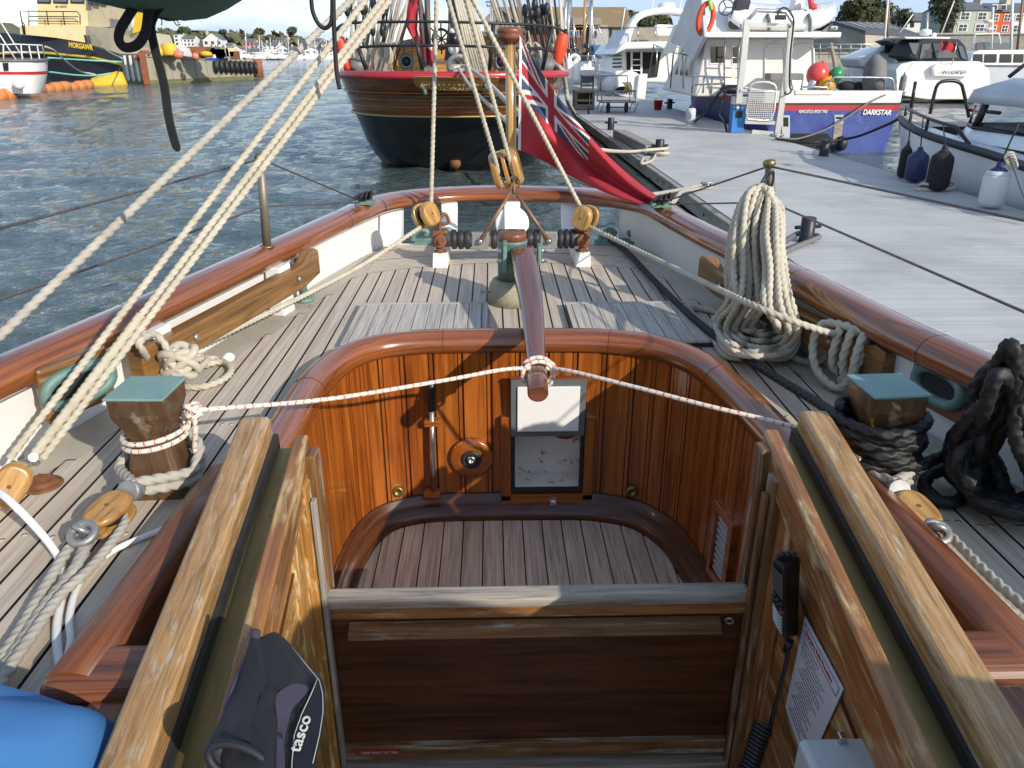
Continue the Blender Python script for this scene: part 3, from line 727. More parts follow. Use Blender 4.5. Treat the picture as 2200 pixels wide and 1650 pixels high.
wire([Y(2500,537,1.6),SRt-V((0,0,.012)),FRr+V((.02,-.05,.03))]); wire([Y(2500,800,1.6),SRm,FRr+V((.03,-.07,.015))])
for c_ in (FL,FRr):
    m=MB(); m.hexa([c_+V((a*.055,b*.03,z)) for z in (-.012,.012) for a,b in ((-1,-1),(1,-1),(1,1),(-1,1))]); m.tube([c_+V((-.05,0,.01)),c_+V((-.03,0,.03)),c_+V((.03,0,.03)),c_+V((.05,0,.01))],.008,8); m.build('rail_eye',M['bronze'],BOAT,bevel=.004)
    m=MB(); 
    for k in range(4): m.tube(cr([c_+V((-.05+.03*k,-.05,.03)),c_+V((-.02+.02*k,-.02,.045+.006*k)),c_+V((.03,.0,.03)),c_+V((-.01*k,-.03,.012))],n=5),.008,6)
    m.build('lashing',M['rope_black'],BOAT)
# ---- stern: posts, mainsheet horse, rudder head
for px,xx in ((965,-.375),(1100,.012),(1227,.365)):
    m=MB(); q=[V((xx-.047,4.60,-.1)),V((xx+.047,4.60,-.1)),V((xx+.047,4.66,-.1)),V((xx-.047,4.66,-.1)),V((xx-.05,4.80,.215)),V((xx+.05,4.80,.215)),V((xx+.05,4.90,.215)),V((xx-.05,4.90,.215))]
    m.hexa(q,(0,0,1)); m.build('stern_post',M['white'],BOAT,bevel=.006)
m=MB(); m.lathe([(.105,0),(.105,.05),(.098,.055),(.0001,.055)],(.012,4.83,.08),(0,-1,.15),n=32); m.build('stern_disc',M['white'],BOAT)
for s_,px0,px1 in ((-1,700-0,0),(1,0,0)):
    c_=Z(935,520,.01) if s_<0 else Z(1335,521,.01)
    m=MB()
    m.hexa([c_+V((a*.14-.02*s_,b*.035,z)) for z in (-.012,.012) for a,b in ((-1,-1),(1,-1),(1,1),(-1,1))])
    for q in (-1,1):
        m.tube(cr([c_+V((q*.13,0,.008)),c_+V((q*.125,0,.045)),c_+V((q*.085,0,.075)),c_+V((q*.045,0,.062)),c_+V((q*.06,0,.035))],n=5),[.016]*20+[.012],8)
    m.tube([c_+V((-.13,0,.012)),c_+V((.13,0,.012))],.014,8)
    m.build('stern_fairlead',M['bronze'],BOAT,bevel=.004)
HZ=.135; hy=4.13
xl,xr=-.392,.375
for x_ in (xl,xr):
    m=MB(); m.hexa([(x_-.042,4.04,0),(x_+.042,4.04,0),(x_+.042,4.62,0),(x_-.042,4.62,0),(x_-.038,4.065,.075),(x_+.038,4.065,.075),(x_+.04,4.62,.05),(x_-.04,4.62,.05)],(0,1,0)); CH=m.build('horse_chock',M['rustwhite'],BOAT,bevel=.004)
    m=MB(); m.lathe([(.036,0),(.036,.012),(.02,.016),(.018,.04)],(x_,hy-.03,.068),n=16); m.box(x_-.022,x_+.022,hy-.05,hy-.015,.09,.15); m.lathe([(.034,-.02),(.036,-.01),(.036,.03),(.03,.036)],(x_,hy-.03,.135),(0,-1,0),n=14); m.lathe([(.013,0),(.013,.014),(.0001,.016)],(x_,hy-.066,.135),(0,-1,0),n=6); m.box(x_-.04,x_+.04,hy-.02,hy+.05,.10,.185)
    m.build('horse_bracket',M['rust'],CH,bevel=.004)
m=MB(); m.tube([(xl+.02,hy,HZ),(xr-.02,hy,HZ)],.041,18); HB=m.build('mainsheet_horse',M['galv'],BOAT)
def rings(a,b):
    n=max(1,round((b-a)/.038)); w=(b-a)/n
    for i in range(n):
        rr=MB(); rr.lathe([(.040,.003),(.050,.005),(.053,.010),(.053,w-.010),(.050,w-.004),(.040,w-.002)],(a+i*w,hy,HZ),(1,0,0),n=20); rr.build('buffer_ring',M['rubber'],HB)
rings(xl+.055,xl+.165); rings(xl+.27,xr-.23); rings(xr-.135,xr-.04)
APX=V((.0,hy+.02,.385))
for x_ in (xl+.215,xr-.185):
    m=MB(); m.box(x_-.045,x_+.045,hy-.045,hy-.034,HZ-.045,HZ+.045); m.build('horse_plate',M['galv'],HB,bevel=.004)
    m=MB(); a=V((x_,hy-.052,HZ)); m.tube([a,APX+V((.012 if x_>0 else -.012,-.02,0))],[.011,.0095],10); m.lathe([(.018,-.006),(.018,.006)],a,(0,-1,0),n=14); m.build('bridle_strut',M['rod'],HB)
    m=MB(); m.lathe([(.014,0),(.014,.012),(.008,.015),(.0001,.015)],a+V((0,-.006,0)),(0,-1,0),n=6); m.build('strut_bolt',M['steel'],HB)
m=MB(); m.torus(APX+V((0,-.015,.01)),.022,.007,(1,.3,0),16,7,1.0); m.torus(APX+V((.02,-.02,.05)),.028,.0065,(.3,1,0),16,7,.6); m.box(-.014,.014,hy-.01,hy+.02,.36,.43); m.build('bridle_shackle',M['rod'],HB,bevel=.002)
RC=V((-.022,3.42,0))
m=MB(); m.lathe([(.112,0),(.110,.05),(.104,.085),(.090,.108),(.068,.112),(.066,.108)],RC,n=36); RT=m.build('rudder_trunk',M['lichen'],BOAT)
m=MB(); m.tube([RC+V((-.10,-.03,.055)),RC+V((-.145,-.03,.06))],.006,8); m.torus(RC+V((.055,-.095,.06)),.010,.003,(.3,-1,0),12,5); m.build('trunk_pin',M['galv'],RT)
m=MB(); m.lathe([(.066,.10),(.066,.275),(.068,.278),(.068,.29),(.064,.29)],RC,n=32); RH=m.build('rudder_head',M['bronze'],BOAT)
m=MB(); m.lathe([(.064,.282),(.064,.315),(.058,.326),(.0001,.328)],RC,n=32); m.build('rudder_head_plug',M['mahog_dull'],RH)
T0,T1=V((.02,3.375,.232)),V((.034,2.195,.075))
m=MB(); rows=[]
for i in range(25):
    t=i/24; p=T0.lerp(T1,t)+V((0,0,.012*math.sin(math.pi*t)*-1))+V((.012*math.sin(math.pi*t*1.2),0,0))
    w=.058-.024*min(1,t*1.25)-.001*t; h=.045-.016*min(1,t*1.2)
    if t<.06: w*=.92+t*1.3
    ex=.45 if t<.7 else .45+.55*(t-.7)/.3
    row=[]
    for j in range(24):
        th=2*math.pi*j/24; c0,s0=math.cos(th),math.sin(th); row.append(p+V((w*math.copysign(abs(c0)**ex,c0),0,h*math.copysign(abs(s0)**ex,s0))))
    rows.append(row)
m.grid(rows,True,cv=True,uvs=lambda i,j:(i*.05,j*.012))
for R_ in (rows[0],rows[-1]):
    f=[tuple(range(24))]; m.add(R_,f,m.boxuv(R_,f,(0,1,0)))
TL=m.build('tiller',M['tiller'],BOAT,bevel=.006,bseg=2,angle=60)
m=MB(); m.box(-.066,-.048,3.31,3.42,.165,.30); TS=m.build('tiller_strap',M['bronze'],TL,bevel=.004)
m=MB(); m.box(.088,.104,3.33,3.42,.19,.275); m.build('tiller_strap',M['bronze'],TL,bevel=.004)
m=MB()
for z_ in (.205,.25):
    for x_,s_ in ((-.066,-1),(.104,1)): m.lathe([(.013,0),(.013,.012),(.008,.013),(.007,.026),(.0001,.03)],(x_,3.37,z_),(s_,0,0),n=8)
m.build('strap_bolt',M['steel'],TS)
# deck filler plate, ensign staff socket
c_=Z(93,1043); m=MB(); m.lathe([(.050,0),(.048,.006),(.034,.008),(.033,.018),(.0001,.02)],c_,n=28); m.box(c_.x-.012,c_.x+.02,c_.y-.012,c_.y+.012,.014,.03); m.build('deck_filler',M['rust'],BOAT,bevel=.002)
# faint furled-sail cover hanging at the end of the boom
# ================================================================= LOOSE GEAR ON OUR BOAT
def single_rope(pts,r,mat,name,label,cat,kind='laid',group=None,smooth=True,n=12,closed=False):
    P=cr(pts,n=10) if smooth else [V(p) for p in pts]
    m=rope_mb(MB(),P,r,kind,n,closed=closed)
    return m.build(name,mat,None,label,cat,group,fixn=False)
def superell(cx,ax1,ax2,a,b,n=28,e=.62,k=0):
    out=[]
    for i in range(n):
        th=2*math.pi*i/n; c,s=math.cos(th),math.sin(th)
        out.append(V(cx)+ax1*(a*math.copysign(abs(c)**e,c)*(1-k*s))+ax2*(b*math.copysign(abs(s)**e,s)))
    return out
def block(name,label,group,c,up,face,L,W_,T,sheaves=1,mat='block',rope_hole=True):
    """wooden block: cheeks = shells, sheave(s), pin, end spacers"""
    c=V(c); up=V(up).normalized(); fn=V(face); fn=(fn-up*fn.dot(up)).normalized(); sd=up.cross(fn)
    t=thing(name,label,'pulley block',c-V((0,0,L*.4)),group)
    n=sheaves; ct=T*.30 if n==1 else T*.24; mid=T*.14; gap=(T-2*ct-(n-1)*mid)/n; off=-T/2
    for i in range(n+1):
        w=ct if i in(0,n) else mid
        m=MB()
        o1=c+fn*off; q=superell(o1,sd,up,W_/2,L/2,e=.78); q2=[p+fn*w for p in q]
        ins=.80 if i in (0,n) else 1
        if i==0: q=[c+fn*(off)+((p-o1)*.86) for p in q]; 
        if i==n: q2=[c+fn*(off+w)+((p-c-fn*(off+w))*.86) for p in q2]
        mid_a=superell(c+fn*(off+w*.5),sd,up,W_/2,L/2,e=.78)
        rows=[q,mid_a,q2]
        m.grid(rows,True,cv=True,uvs=lambda a,b:(b*.02,a*.02))
        for R_ in (q,q2): m.add(R_,[tuple(range(len(R_)))],m.boxuv(R_,[tuple(range(len(R_)))],up))
        m.build('cheek',M[mat],t,bevel=.004,bseg=2,angle=40); off+=w+gap
    off=-T/2+ct
    for i in range(n):
        m=MB(); m.lathe([(W_*.36,0),(W_*.31,gap*.5),(W_*.36,gap)],c+fn*off,fn,n=20); m.build('sheave',M['rubber'],t)
        m=MB()
        for s_ in ((-1,1) if n>1 else (-1,)):
            m=MB(); a=c+up*s_*L*.40+fn*(off+gap/2); m.beam(a-sd*W_*.27,a+sd*W_*.27,gap*.98,L*.14,up=up); m.build('spacer',M[mat],t)
        off+=gap+mid
    m=MB(); m.lathe([(L*.045,-T/2-.001),(L*.045,T/2+.001)],c,fn,n=10); m.build('pin',M['rust'],t)
    return t
# main sheet double block over the horse
B0=Y(1088,362,4.2); up=(Y(1076,322,4.2)-Y(1098,405,4.2)).normalized()
block('double_block','large varnished double pulley block standing over the mainsheet horse','mainsheet blocks',B0,up,V((.75,-.1,.25)),.20,.128,.15,2)
# quarter blocks
QL=Y(915,462,4.12); QR=Y(1258,468,4.10)
block('quarter_block','round varnished pulley block at the left end of the mainsheet horse','mainsheet blocks',QL,V((-.35,0,.9)),V((.75,-.62,.12)),.132,.118,.108,1)
block('quarter_block','round varnished pulley block at the right end of the mainsheet horse','mainsheet blocks',QR,V((.25,-.1,.9)),V((-.62,-.62,-.2)),.132,.115,.108,1)
for q,x_ in ((QL,xl),(QR,xr)):
    m=MB(); m.tube(cr([(x_,hy-.0,.17),(x_+.0,hy,.24),(x_+(.03 if x_<0 else -.02),hy+.01,.27),(x_+(.045 if x_<0 else -.04),hy+.01,.22),((x_+q.x)/2,hy,.22)],n=6),.009,8); m.build('block_hook',M['rust'],BOAT)
rl='mainsheet and tackle ropes'
def up_ext(a,b,k=1.9): a,b=V(a),V(b); return [a,a+(b-a)*k]
Rr=.0108
single_rope(up_ext(QL+V((.03,.0,.06)),Y(938,0,4.12)),Rr,M['rope'],'mainsheet_rope','cream rope rising straight up from the round block at the left of the horse','rope',group=rl,smooth=False)
single_rope([QL+V((-.03,-.03,-.06)),Z(760,580,.09),Z(520,700,.085),Z(425,742,.09)],.0110,M['rope'],'mainsheet_tail','cream rope running from the left horse block along the deck to the knotted timber','rope',group=rl)
a=B0+up*.02
fnb=V((.75,-.1,.25)); fnb=(fnb-up*fnb.dot(up)).normalized()
for k,(px,lab) in enumerate(((963,'cream rope rising to the upper left from the left sheave of the double block'),(1001,'cream rope rising to the upper left from the right sheave of the double block'))):
    o=B0+fnb*(-.038 if k==0 else .034)+V((0,-.03,-.02)); single_rope([o+ (B0-o)*.0-up*.05,*up_ext(o,Y(px,0,3.85),1.8)],Rr,M['rope'],'mainsheet_rope',lab,'rope',group=rl,smooth=False)
single_rope(up_ext(QR+V((-.03,.0,.06)),Y(1016,0,3.9),1.8),Rr,M['rope'],'mainsheet_rope','cream rope slanting up from the round block at the right of the horse','rope',group=rl,smooth=False)
single_rope([QR+V((.02,-.02,-.045)),Z(1400,552,.17),Z(1500,600,.22),Z(1600,648,.275),Z(1690,685,.255),Z(1770,712,.21),Z(1800,718,.19)],.0115,M['rope'],'mainsheet_tail','cream rope running from the right horse block over the hanging coil to the right timber','rope',group=rl)
# runner tackle on the left
LB=Y(22,1043,1.68)
lbu=(Y(835,0,2.75)-LB).normalized()
block('runner_block','varnished pulley block with brown cheek at the left edge by the white bulwark','deck blocks',LB,(lbu+V((0,0,.2))),V((.45,-.8,.35)),.115,.08,.055,1,'block')
tops=[Y(786,0,2.62),Y(822,0,2.72),Y(838,0,2.74)]
bots=[Y(20,985,1.72),Y(75,975,1.74),Y(92,985,1.74)]
labs=['cream tackle rope, outermost of the three slanting up from the left edge block','cream tackle rope, middle of the three slanting up from the left edge block','cream tackle rope, inner one of the three slanting up from the left edge block']
for b_,t_,l_ in zip(bots,tops,labs): single_rope(up_ext(b_,t_,1.5),.0092,M['rope'],'tackle_rope',l_,'rope',group=rl,smooth=False)
e0=bots[1]; m=MB(); sp=[e0.lerp(tops[1],k*.02) for k in range(14)]
rope_mb(m,sp,.0125,'braid',10); m.build('eye_splice',M['rope'],None,'thick tapered splice on the middle left tackle rope above the edge block','rope',rl,fixn=False)
m=MB(); m.tube(cr([LB+lbu*.07+V((.02,-.02,0)),Y(60,975,1.70),Y(70,985,1.69),LB+lbu*.08+V((.03,-.03,0))],n=6),.008,8); m.lathe([(.012,-.02),(.012,.02)],Y(68,982,1.69),(.6,-.6,.3),n=8); m.build('shackle',M['galv'],None,'grey steel shackle joining the left edge block to its rope','shackle')
single_rope([Y(-330,905,1.3),Y(0,722,1.62),*up_ext(Y(0,722,1.62),Y(756,0,2.75),1.4)[1:]],.0105,M['rope_grey'],'topping_rope','thick greyish rope crossing high over the water at the left','rope',group=rl,smooth=False)
# deck blocks, left & right with strops round the posts
DL=Z(236,1105,.05)
dlu=(Z(290,1052,.08)-Z(180,1150,.05)).normalized()
block('deck_block','worn wooden pulley block lying on the left deck beside the post','deck blocks',DL,dlu,V((.05,-.25,1)),.122,.082,.062,1,'block_worn')
DR=Z(1968,1106,.05); dru=(Z(1935,1060,.08)-Z(2015,1145,.05)).normalized()
block('deck_block','honey coloured pulley block lying on the right deck beside the post','deck blocks',DR,dru,V((-.1,-.3,1)),.122,.078,.062,1)
def strop(c,tip,z,lab,zz=.055):
    c=V(c);tip=V(tip); d=(tip-c); d.z=0; d.normalize(); s_=V((-d.y,d.x,0)); R_=.098
    P=[tip+s_*.012]
    for k in range(13):
        th=-math.pi*.62+ (k/12)*math.pi*1.24*1
        ang=math.atan2(-d.y,-d.x)+ -th
        P.append(V((c.x+math.cos(ang)*R_,c.y+math.sin(ang)*R_,zz+.035*math.cos(th))))
    P.append(tip-s_*.012)
    for o in (0,1):
        Q=[p+V((0,0,.026*o)) for p in P]
        yield Q
for c_,tp,lab in ((PL,DL+dlu*.075,'left'),(PR_,DR+dru*.075,'right')):
    m=MB()
    for Q in strop(c_,tp,0,lab): rope_mb(m,cr(Q,n=6),.0135,'laid')
    m.build('rope_strop',M['rope_grey'],None,'grey rope strop looped round the foot of the %s wooden post'%lab,'rope','post strops',fixn=False)
    m=MB(); m.lathe([(.026,-.02),(.028,0),(.024,.022)],tp+V((0,0,.01)),(V(c_)-tp),n=12); m.build('seizing',M['galv'],None,'grey tape seizing between the %s post strop and its block'%lab,'seizing','strop seizings')
g2='tackle falls on the side decks'
TLp=DL-dlu*.13+V((0,0,-.02))
def fall(side,pxs,r,lab,kind,mat,z=.022):
    single_rope([Z(a,b,z) for a,b in pxs],r,M[mat],'tackle_fall',lab,'rope',kind,group=g2)
fall(-1,[(150,1175),(95,1265),(30,1375),(-60,1500)],.0115,'grey rope with spliced eye leading from the left deck block, outer of three','laid','rope_grey')
fall(-1,[(190,1160),(160,1225),(100,1300),(45,1385),(-40,1505)],.0135,'grey spliced rope leading from the left deck block, middle of three','braid','rope_grey')
fall(-1,[(272,1100),(262,1135),(200,1215),(130,1280),(65,1370),(-10,1480)],.0108,'grey rope emerging from the sheave of the left deck block','laid','rope_grey',.03)
fall(1,[(1928,1085),(1945,1120),(2010,1195),(2100,1290),(2230,1400)],.0110,'cream rope emerging from the sheave of the right deck block','laid','rope')
fall(1,[(2003,1150),(2040,1205),(2110,1270),(2240,1378)],.0150,'cream spliced rope leading from the right deck block, middle of three','braid','rope')
fall(1,[(2010,1118),(2060,1170),(2140,1250),(2250,1345)],.0110,'grey rope leading from the right deck block, outer of three','laid','rope_grey')
for tp,lab in ((Z(178,1146,.05),'left'),(Z(2012,1143,.05),'right')):
    m=MB(); m.torus(tp,.026,.010,(0,-.5,1),18,8); m.torus(tp+V((0,0,.012)),.016,.006,(.3,.4,.5),14,6); m.build('thimble_shackle',M['galv'],None,'steel thimble and shackle on the end of the %s deck block'%lab,'shackle','block shackles')
# white thin cord
single_rope([Y(-30,1038,1.60),Y(20,1075,1.52),Z(92,1150,.05),Z(128,1205,.012),Z(134,1270,.010),Z(122,1340,.010),Z(127,1420,.010),Z(150,1480,.02)],.0085,M['rope_white'],'thin_cord','smooth white cord falling from the left edge block to the deck','cord','plain',group='white cords')
single_rope([Z(385,1125,.05),Z(330,1145,.012),Z(240,1185,.01),Z(175,1245,.01),Z(150,1320,.01),Z(152,1380,.01),Z(135,1440,.02)],.0075,M['rope_white'],'thin_cord','smooth white cord curving from under the left slide rail to the blue cover','cord','plain',group='white cords')
# knotted rope on the left timber
z=.0135
KL=KLn+(KLf-KLn)*.0
def LZ(l): return [Z(a,b,c) for a,b,c in l]
pile=[(425,742,.09),(405,752,.13),(375,748,.16),(350,765,.15),(345,790,.10),(330,795,.05),(310,760,.19),(300,735,.235),(330,718,.235),(352,738,.20),(372,775,.14),(385,790,.08),(370,800,.04),(330,795,.03),(335,810,.025),(380,812,.025),(420,795,.03),(445,775,.03),(430,765,.035),(395,775,.05),(370,765,.16),(385,745,.17),(400,760,.14),(410,775,.10),(400,795,.045),(390,815,.02),(400,830,.014),(440,830,.014),(480,815,.014),(497,795,.014),(480,778,.014),(440,785,.02),(400,805,.035),(385,800,.05),(400,780,.06),(450,770,.02),(482,772,.014),(492,768,.02)]
single_rope(LZ(pile),.0115,M['rope'],'belayed_rope','cream rope knotted and looped on the near end of the left belaying timber','rope',group='belayed ropes')
e_=Z(492,768,.022); m=MB(); m.lathe([(.006,-.03),(.016,-.012),(.02,.0),(.014,.014),(.006,.02)],e_,V((.9,.2,.1)),n=10); m.build('frayed_whipping',M['rope_white'],None,'frayed white rope end lying on the left deck beside the knotted rope','rope end')
m=MB(); kc=Z(385,772,.145)
for k in range(5): m.tube([kc+V((.055*math.cos(t*.35)*(1 if k%2 else .7),.03*math.sin(t*.35),.04*math.sin(t*.35+k*1.2)-.004*k)) for t in range(18)],.0135,8,closed=True)
m.build('rope_knot',M['rope'],None,'lumpy knot of cream rope against the left belaying timber','knot')
# right timber turns
def KR(t,o,dz): 
    q=KRn+(KRf-KRn)*t; n_=V((-(KRf-KRn).y,(KRf-KRn).x,0)).normalized(); return q+n_*o+V((0,0,dz))
pts=[Z(1800,718,.18)]
for k in range(3):
    t=.17-.045*k
    pts+=[KR(t,.045,.06),KR(t-.005,.06,-.03),KR(t-.01,.03,-.085),KR(t-.015,-.045,-.06),KR(t-.02,-.05,.05),KR(t-.025,0,.08)]
pts+=[KR(.22,.05,.07),KR(.24,.075,.0),KR(.20,.08,-.09),KR(.12,.06,-.12),KR(.08,.05,-.04),KR(.10,.0,.075)]
single_rope(pts,.0135,M['rope'],'belayed_rope','cream rope turned several times round the near end of the right belaying timber','rope',group='belayed ropes')
single_rope([KR(.22,.05,.04),Z(1788,740,.10),Z(1775,765,.04),Z(1750,778,.016),Z(1715,772,.016),Z(1690,755,.03)],.0135,M['rope'],'belayed_rope','cream rope sagging on the deck between the hanging coil and the right timber','rope',group='belayed ropes')
# hanging coil
random.seed(11)
pts=[]
N=18
for k in range(N):
    u=k/(N-1); j=lambda s:random.uniform(-s,s); h=(k*5%N)/(N-1)   # shuffle front/back order
    dp=-.16*h
    tl_=Y(1592+50*u+j(4),440-26*math.sin(math.pi*u)+j(4),2.99+dp*.6); tm_=Y(1630+26*u+j(3),410-4*math.sin(math.pi*u)+j(3),3.0+dp*.5)
    A1=Y(1570+62*u+j(3),500+j(6),2.96+dp); A2=Y(1565+76*u+j(5),580+j(8),2.92+dp); A3=Y(1560+80*u+j(7),650+j(8),2.86+dp)
    bl=Z(1534+70*u+j(7),700+j(8),.045+.05*h); b1=Z(1560+58*u+j(6),758-52*u+j(5),.016+.03*(k%3)); b2=Z(1625+14*u+j(6),772-62*u+j(4),.016+.03*((k+1)%3)); b3=Z(1688-28*u+j(6),762-58*u+j(5),.03+.03*(k%2)); br=Z(1714-44*u+j(6),716-18*u+j(6),.12+.05*h)
    C3=Y(1702-54*u+j(6),655+j(8),2.62+dp*.6); C2=Y(1686-42*u+j(4),580+j(8),2.76+dp*.8); C1=Y(1680-38*u+j(4),500+j(6),2.89+dp); C0=Y(1676-30*u+j(3),444+j(4),2.98+dp*.7)
    pts+=[tl_,A1,A2,A3,bl,b1,b2,b3,br,C3,C2,C1,C0,tm_]
single_rope(pts,.0118,M['rope'],'hanging_rope_coil','large hank of cream rope hung from the right stanchion down to the deck','rope coil',n=9)
single_rope([Z(1590,715,.03),Z(1535,705,.02),Z(1490,690,.015),Z(1478,670,.015),Z(1500,662,.015),Z(1545,672,.02),Z(1590,690,.03)],.0145,M['rope'],'hanging_coil_tail','loop of cream rope lying on the deck at the foot of the big hank','rope')
single_rope([Y(1585,640,2.86),Y(1580,600,2.84),Y(1590,578,2.83),Y(1602,590,2.83),Y(1598,625,2.84),Y(1590,660,2.86)],.0125,M['rope'],'coil_gasket','small knotted loop of cream rope at the waist of the big hank','rope')
single_rope([SRt+V((0,-.02,-.01)),Y(1618,425,2.93),Y(1612,450,2.9),Y(1622,425,2.95),SRt+V((.01,-.02,-.03)),SRt+V((.012,-.02,-.10)),SRt+V((-.01,-.022,-.05))],.0045,M['rope_black'],'coil_lanyard','thin black line tying the big cream hank to the right stanchion','cord','plain')
# black mooring line + turns on the post
bl=[Z(1300,508,.03),Z(1345,540,.03),Z(1400,597,.03),Z(1480,675,.035),Z(1560,740,.04),Z(1650,800,.05),Z(1740,855,.08),Z(1800,893,.13)]
P=cr(bl,n=10)
PC=PR_
turns=[]
for k in range(0,6*16):
    a_=math.radians(160)-2*math.pi*k/16; q=k/96; rr_=.092+.006*math.sin(k*1.7)
    turns.append(V((PC.x+math.cos(a_)*rr_*1.08,PC.y+math.sin(a_)*rr_*1.02,.212-.115*q+.006*math.sin(a_+1))))
P+=cr(turns,n=3)
lastp=turns[-1]
P+=cr([lastp,Z(1960,1000,.10),Z(2000,990,.10),Z(2040,975,.10),Z(2090,950,.12)],n=8)[1:]
m=rope_mb(MB(),P,.0150,'braid',16); m.build('black_mooring_line',M['rope_black'],None,'black plaited line crossing the right deck and wrapped round the right post','rope',fixn=False)
# big black coil on the right
random.seed(5); pts=[]
for k in range(17):
    j=lambda s:random.uniform(-s,s); u=k/16
    xt=2178+j(34)+25*u; yt=765+j(40); 
    pts+=[Y(xt,yt,1.56+j(.05)),Y(xt-50+j(25),860+j(25),1.60+j(.06)),Y(2070+60*u+j(28),955+j(24),1.66+j(.05)),Z(2062+80*u+j(25),1030+j(18),.06+j(.03)),Z(2115+60*u+j(20),1085+j(10),.03+.02*(k%3)),Z(2230+j(25),1075+j(25),.05+.02*(k%3)),Y(2215+j(35),930+j(40),1.57+j(.06))]
m=rope_mb(MB(),cr(pts,n=8),.0170,'braid',14); m.build('black_rope_coil',M['rope_black'],None,'big tangled coil of black plaited rope piled on the right deck','rope coil',fixn=False)
lp2=[(2100,985,.09),(2050,1000,.06),(2000,1020,.04),(1985,1045,.025),(2005,1072,.02),(2045,1080,.02),(2070,1068,.02),(2068,1045,.025),(2040,1020,.04),(2060,1000,.06),(2120,1010,.08)]
single_rope(LZ(lp2),.0165,M['rope_black'],'black_rope_bight','small bight of black plaited rope lying on the deck left of the black coil','rope','braid')
single_rope([Z(2040,842,.145)+V((.03,0,-.01)),Z(2040,842,.145),Z(2060,870,.12),Z(2100,905,.10),Y(2180,880,1.9)],.0165,M['rope_black'],'black_line_in_fairlead','black line passing in through the right green fairlead','rope','braid')
# tiller lashing
zt=T0.lerp(T1,.885); tz=zt.z
def tl(px,py,y): return Y(px,py,y)
e1=PL+V((.078,.01,.16))
cordL=[V((e1.x,e1.y,.185)),]
hitch=[]
for k in range(20):
    a_=2*math.pi*k/9.5; hitch.append(V((zt.x+math.cos(a_)*.050,zt.y+.035-.004*k,tz+math.sin(a_)*.043)))
A=[Y(415,882,1.80),Y(700,858,2.02),Y(950,818,2.2),Y(1090,793,2.29)]+hitch+[Y(1200,793,2.26),Y(1350,828,2.1),Y(1520,872,1.95),Y(1660,905,1.87),Y(1760,935,1.80),Z(1850,985,.12)]
rope_mb_=MB(); rope_mb(rope_mb_,cr(A,n=8),.0068,'plain',8,step=.006)
w=[]
for k in range(25):
    a_=math.radians(30)+2*math.pi*k/12; w.append(V((PL.x+math.cos(a_)*.076,PL.y+math.sin(a_)*.074,.178-.0016*k+.012*math.cos(a_))))
rope_mb(rope_mb_,cr([Y(415,882,1.80),V((-.905,1.80,.16))]+w,n=6),.0068,'plain',8,step=.006)
kc=Y(415,882,1.80)
for k in range(3): rope_mb_.tube([kc+V((.018*math.cos(t*.52),.012*math.sin(t*.52),.015*math.sin(t*.52+k*2))) for t in range(12)],.0066,7,closed=True)
rope_mb(rope_mb_,cr([kc,Y(420,920,1.79),Y(418,960,1.80),Y(424,985,1.80)],n=6),.0066,'plain',8,step=.006)
rope_mb_.build('tiller_lashing',M['lash'],None,'white cord with red flecks lashing the tiller between both posts','cord',fixn=False)
# ---- pump handle in its clips
t=thing('pump_handle','steel pump handle with black grip clipped to the cockpit panelling','pump handle',Y(930,1060,2.74))
ht,hb=Y(927,870,2.735),Y(931,1062,2.735)
m=MB(); m.tube([ht,hb],.0115,14); m.build('shaft',M['steel'],t)
m=MB(); m.tube([Y(926,818,2.735),Y(926,835,2.735),Y(927,860,2.735),Y(927,882,2.735)],[.014,.019,.017,.013],14); m.build('grip',M['black'],t)
for py in (905,1057):
    m=MB(); c_=Y(929,py,2.752); m.hexa([c_+V((a*.034,b,z)) for z in (-.016,.016) for a,b in ((-1,.012),(1,.012),(1,-.03),(-1,-.03))]); m.build('handle_clip',M['panel'],BOAT,bevel=.009,bseg=3)
# ---- ensign staff and flag
t=thing('ensign_staff','varnished wooden flagstaff with round truck at the stern rail','flagstaff',(-.01,4.98,.25))
sb,st=V((.012,4.99,.29)),Y(1096,72,4.99)
sx_=st.x; sb=V((st.x+.01,4.99,.2))
m=MB(); m.tube([sb,st],[.034,.030],16); m.build('staff',M['spruce'],t)
m=MB(); m.lathe([(.032,-.06),(.05,-.045),(.074,-.03),(.080,-.018),(.074,-.004),(.078,.006),(.080,.018),(.07,.03),(.05,.036),(.0001,.037)],st,n=28); m.build('truck',M['mahog_dull'],t)
# flag: hoist along staff, cloth swept to the lower right and caught on the rail
fl=MB(); 
hoist=[(1118,82),(1116,150),(1113,230),(1113,322)]
fly=[(1435,437),(1436,438),(1432,440),(1418,441)]
def FP(u,v):
    # u 0..1 hoist->fly, v 0 top..1 bottom  (pixel edges -> points on a plane draping from staff to rail eye)
    def bz(P,t): 
        a,b,c,d=[V((*p,0)) for p in P]; return a*(1-t)**3+b*3*t*(1-t)**2+c*3*t*t*(1-t)+d*t**3
    topE=bz([(1116,75),(1178,185),(1285,350),(1436,436)],u); botE=bz([(1113,322),(1190,345),(1270,425),(1418,444)],u)
    p=topE.lerp(botE,v); yv=4.93-.72*u**1.6+.10*math.sin(u*9+v*4.2)*(1-.65*u)*min(1,u*5)*(.6+.5*v)+.05*math.sin(v*9-u*5)*min(1,u*4)
    return Y(p.x,p.y,yv)
NU,NV=150,84
rows=[[FP(u/NU,v/NV) for v in range(NV+1)] for u in range(NU+1)]
vs=[p for r_ in rows for p in r_]; 
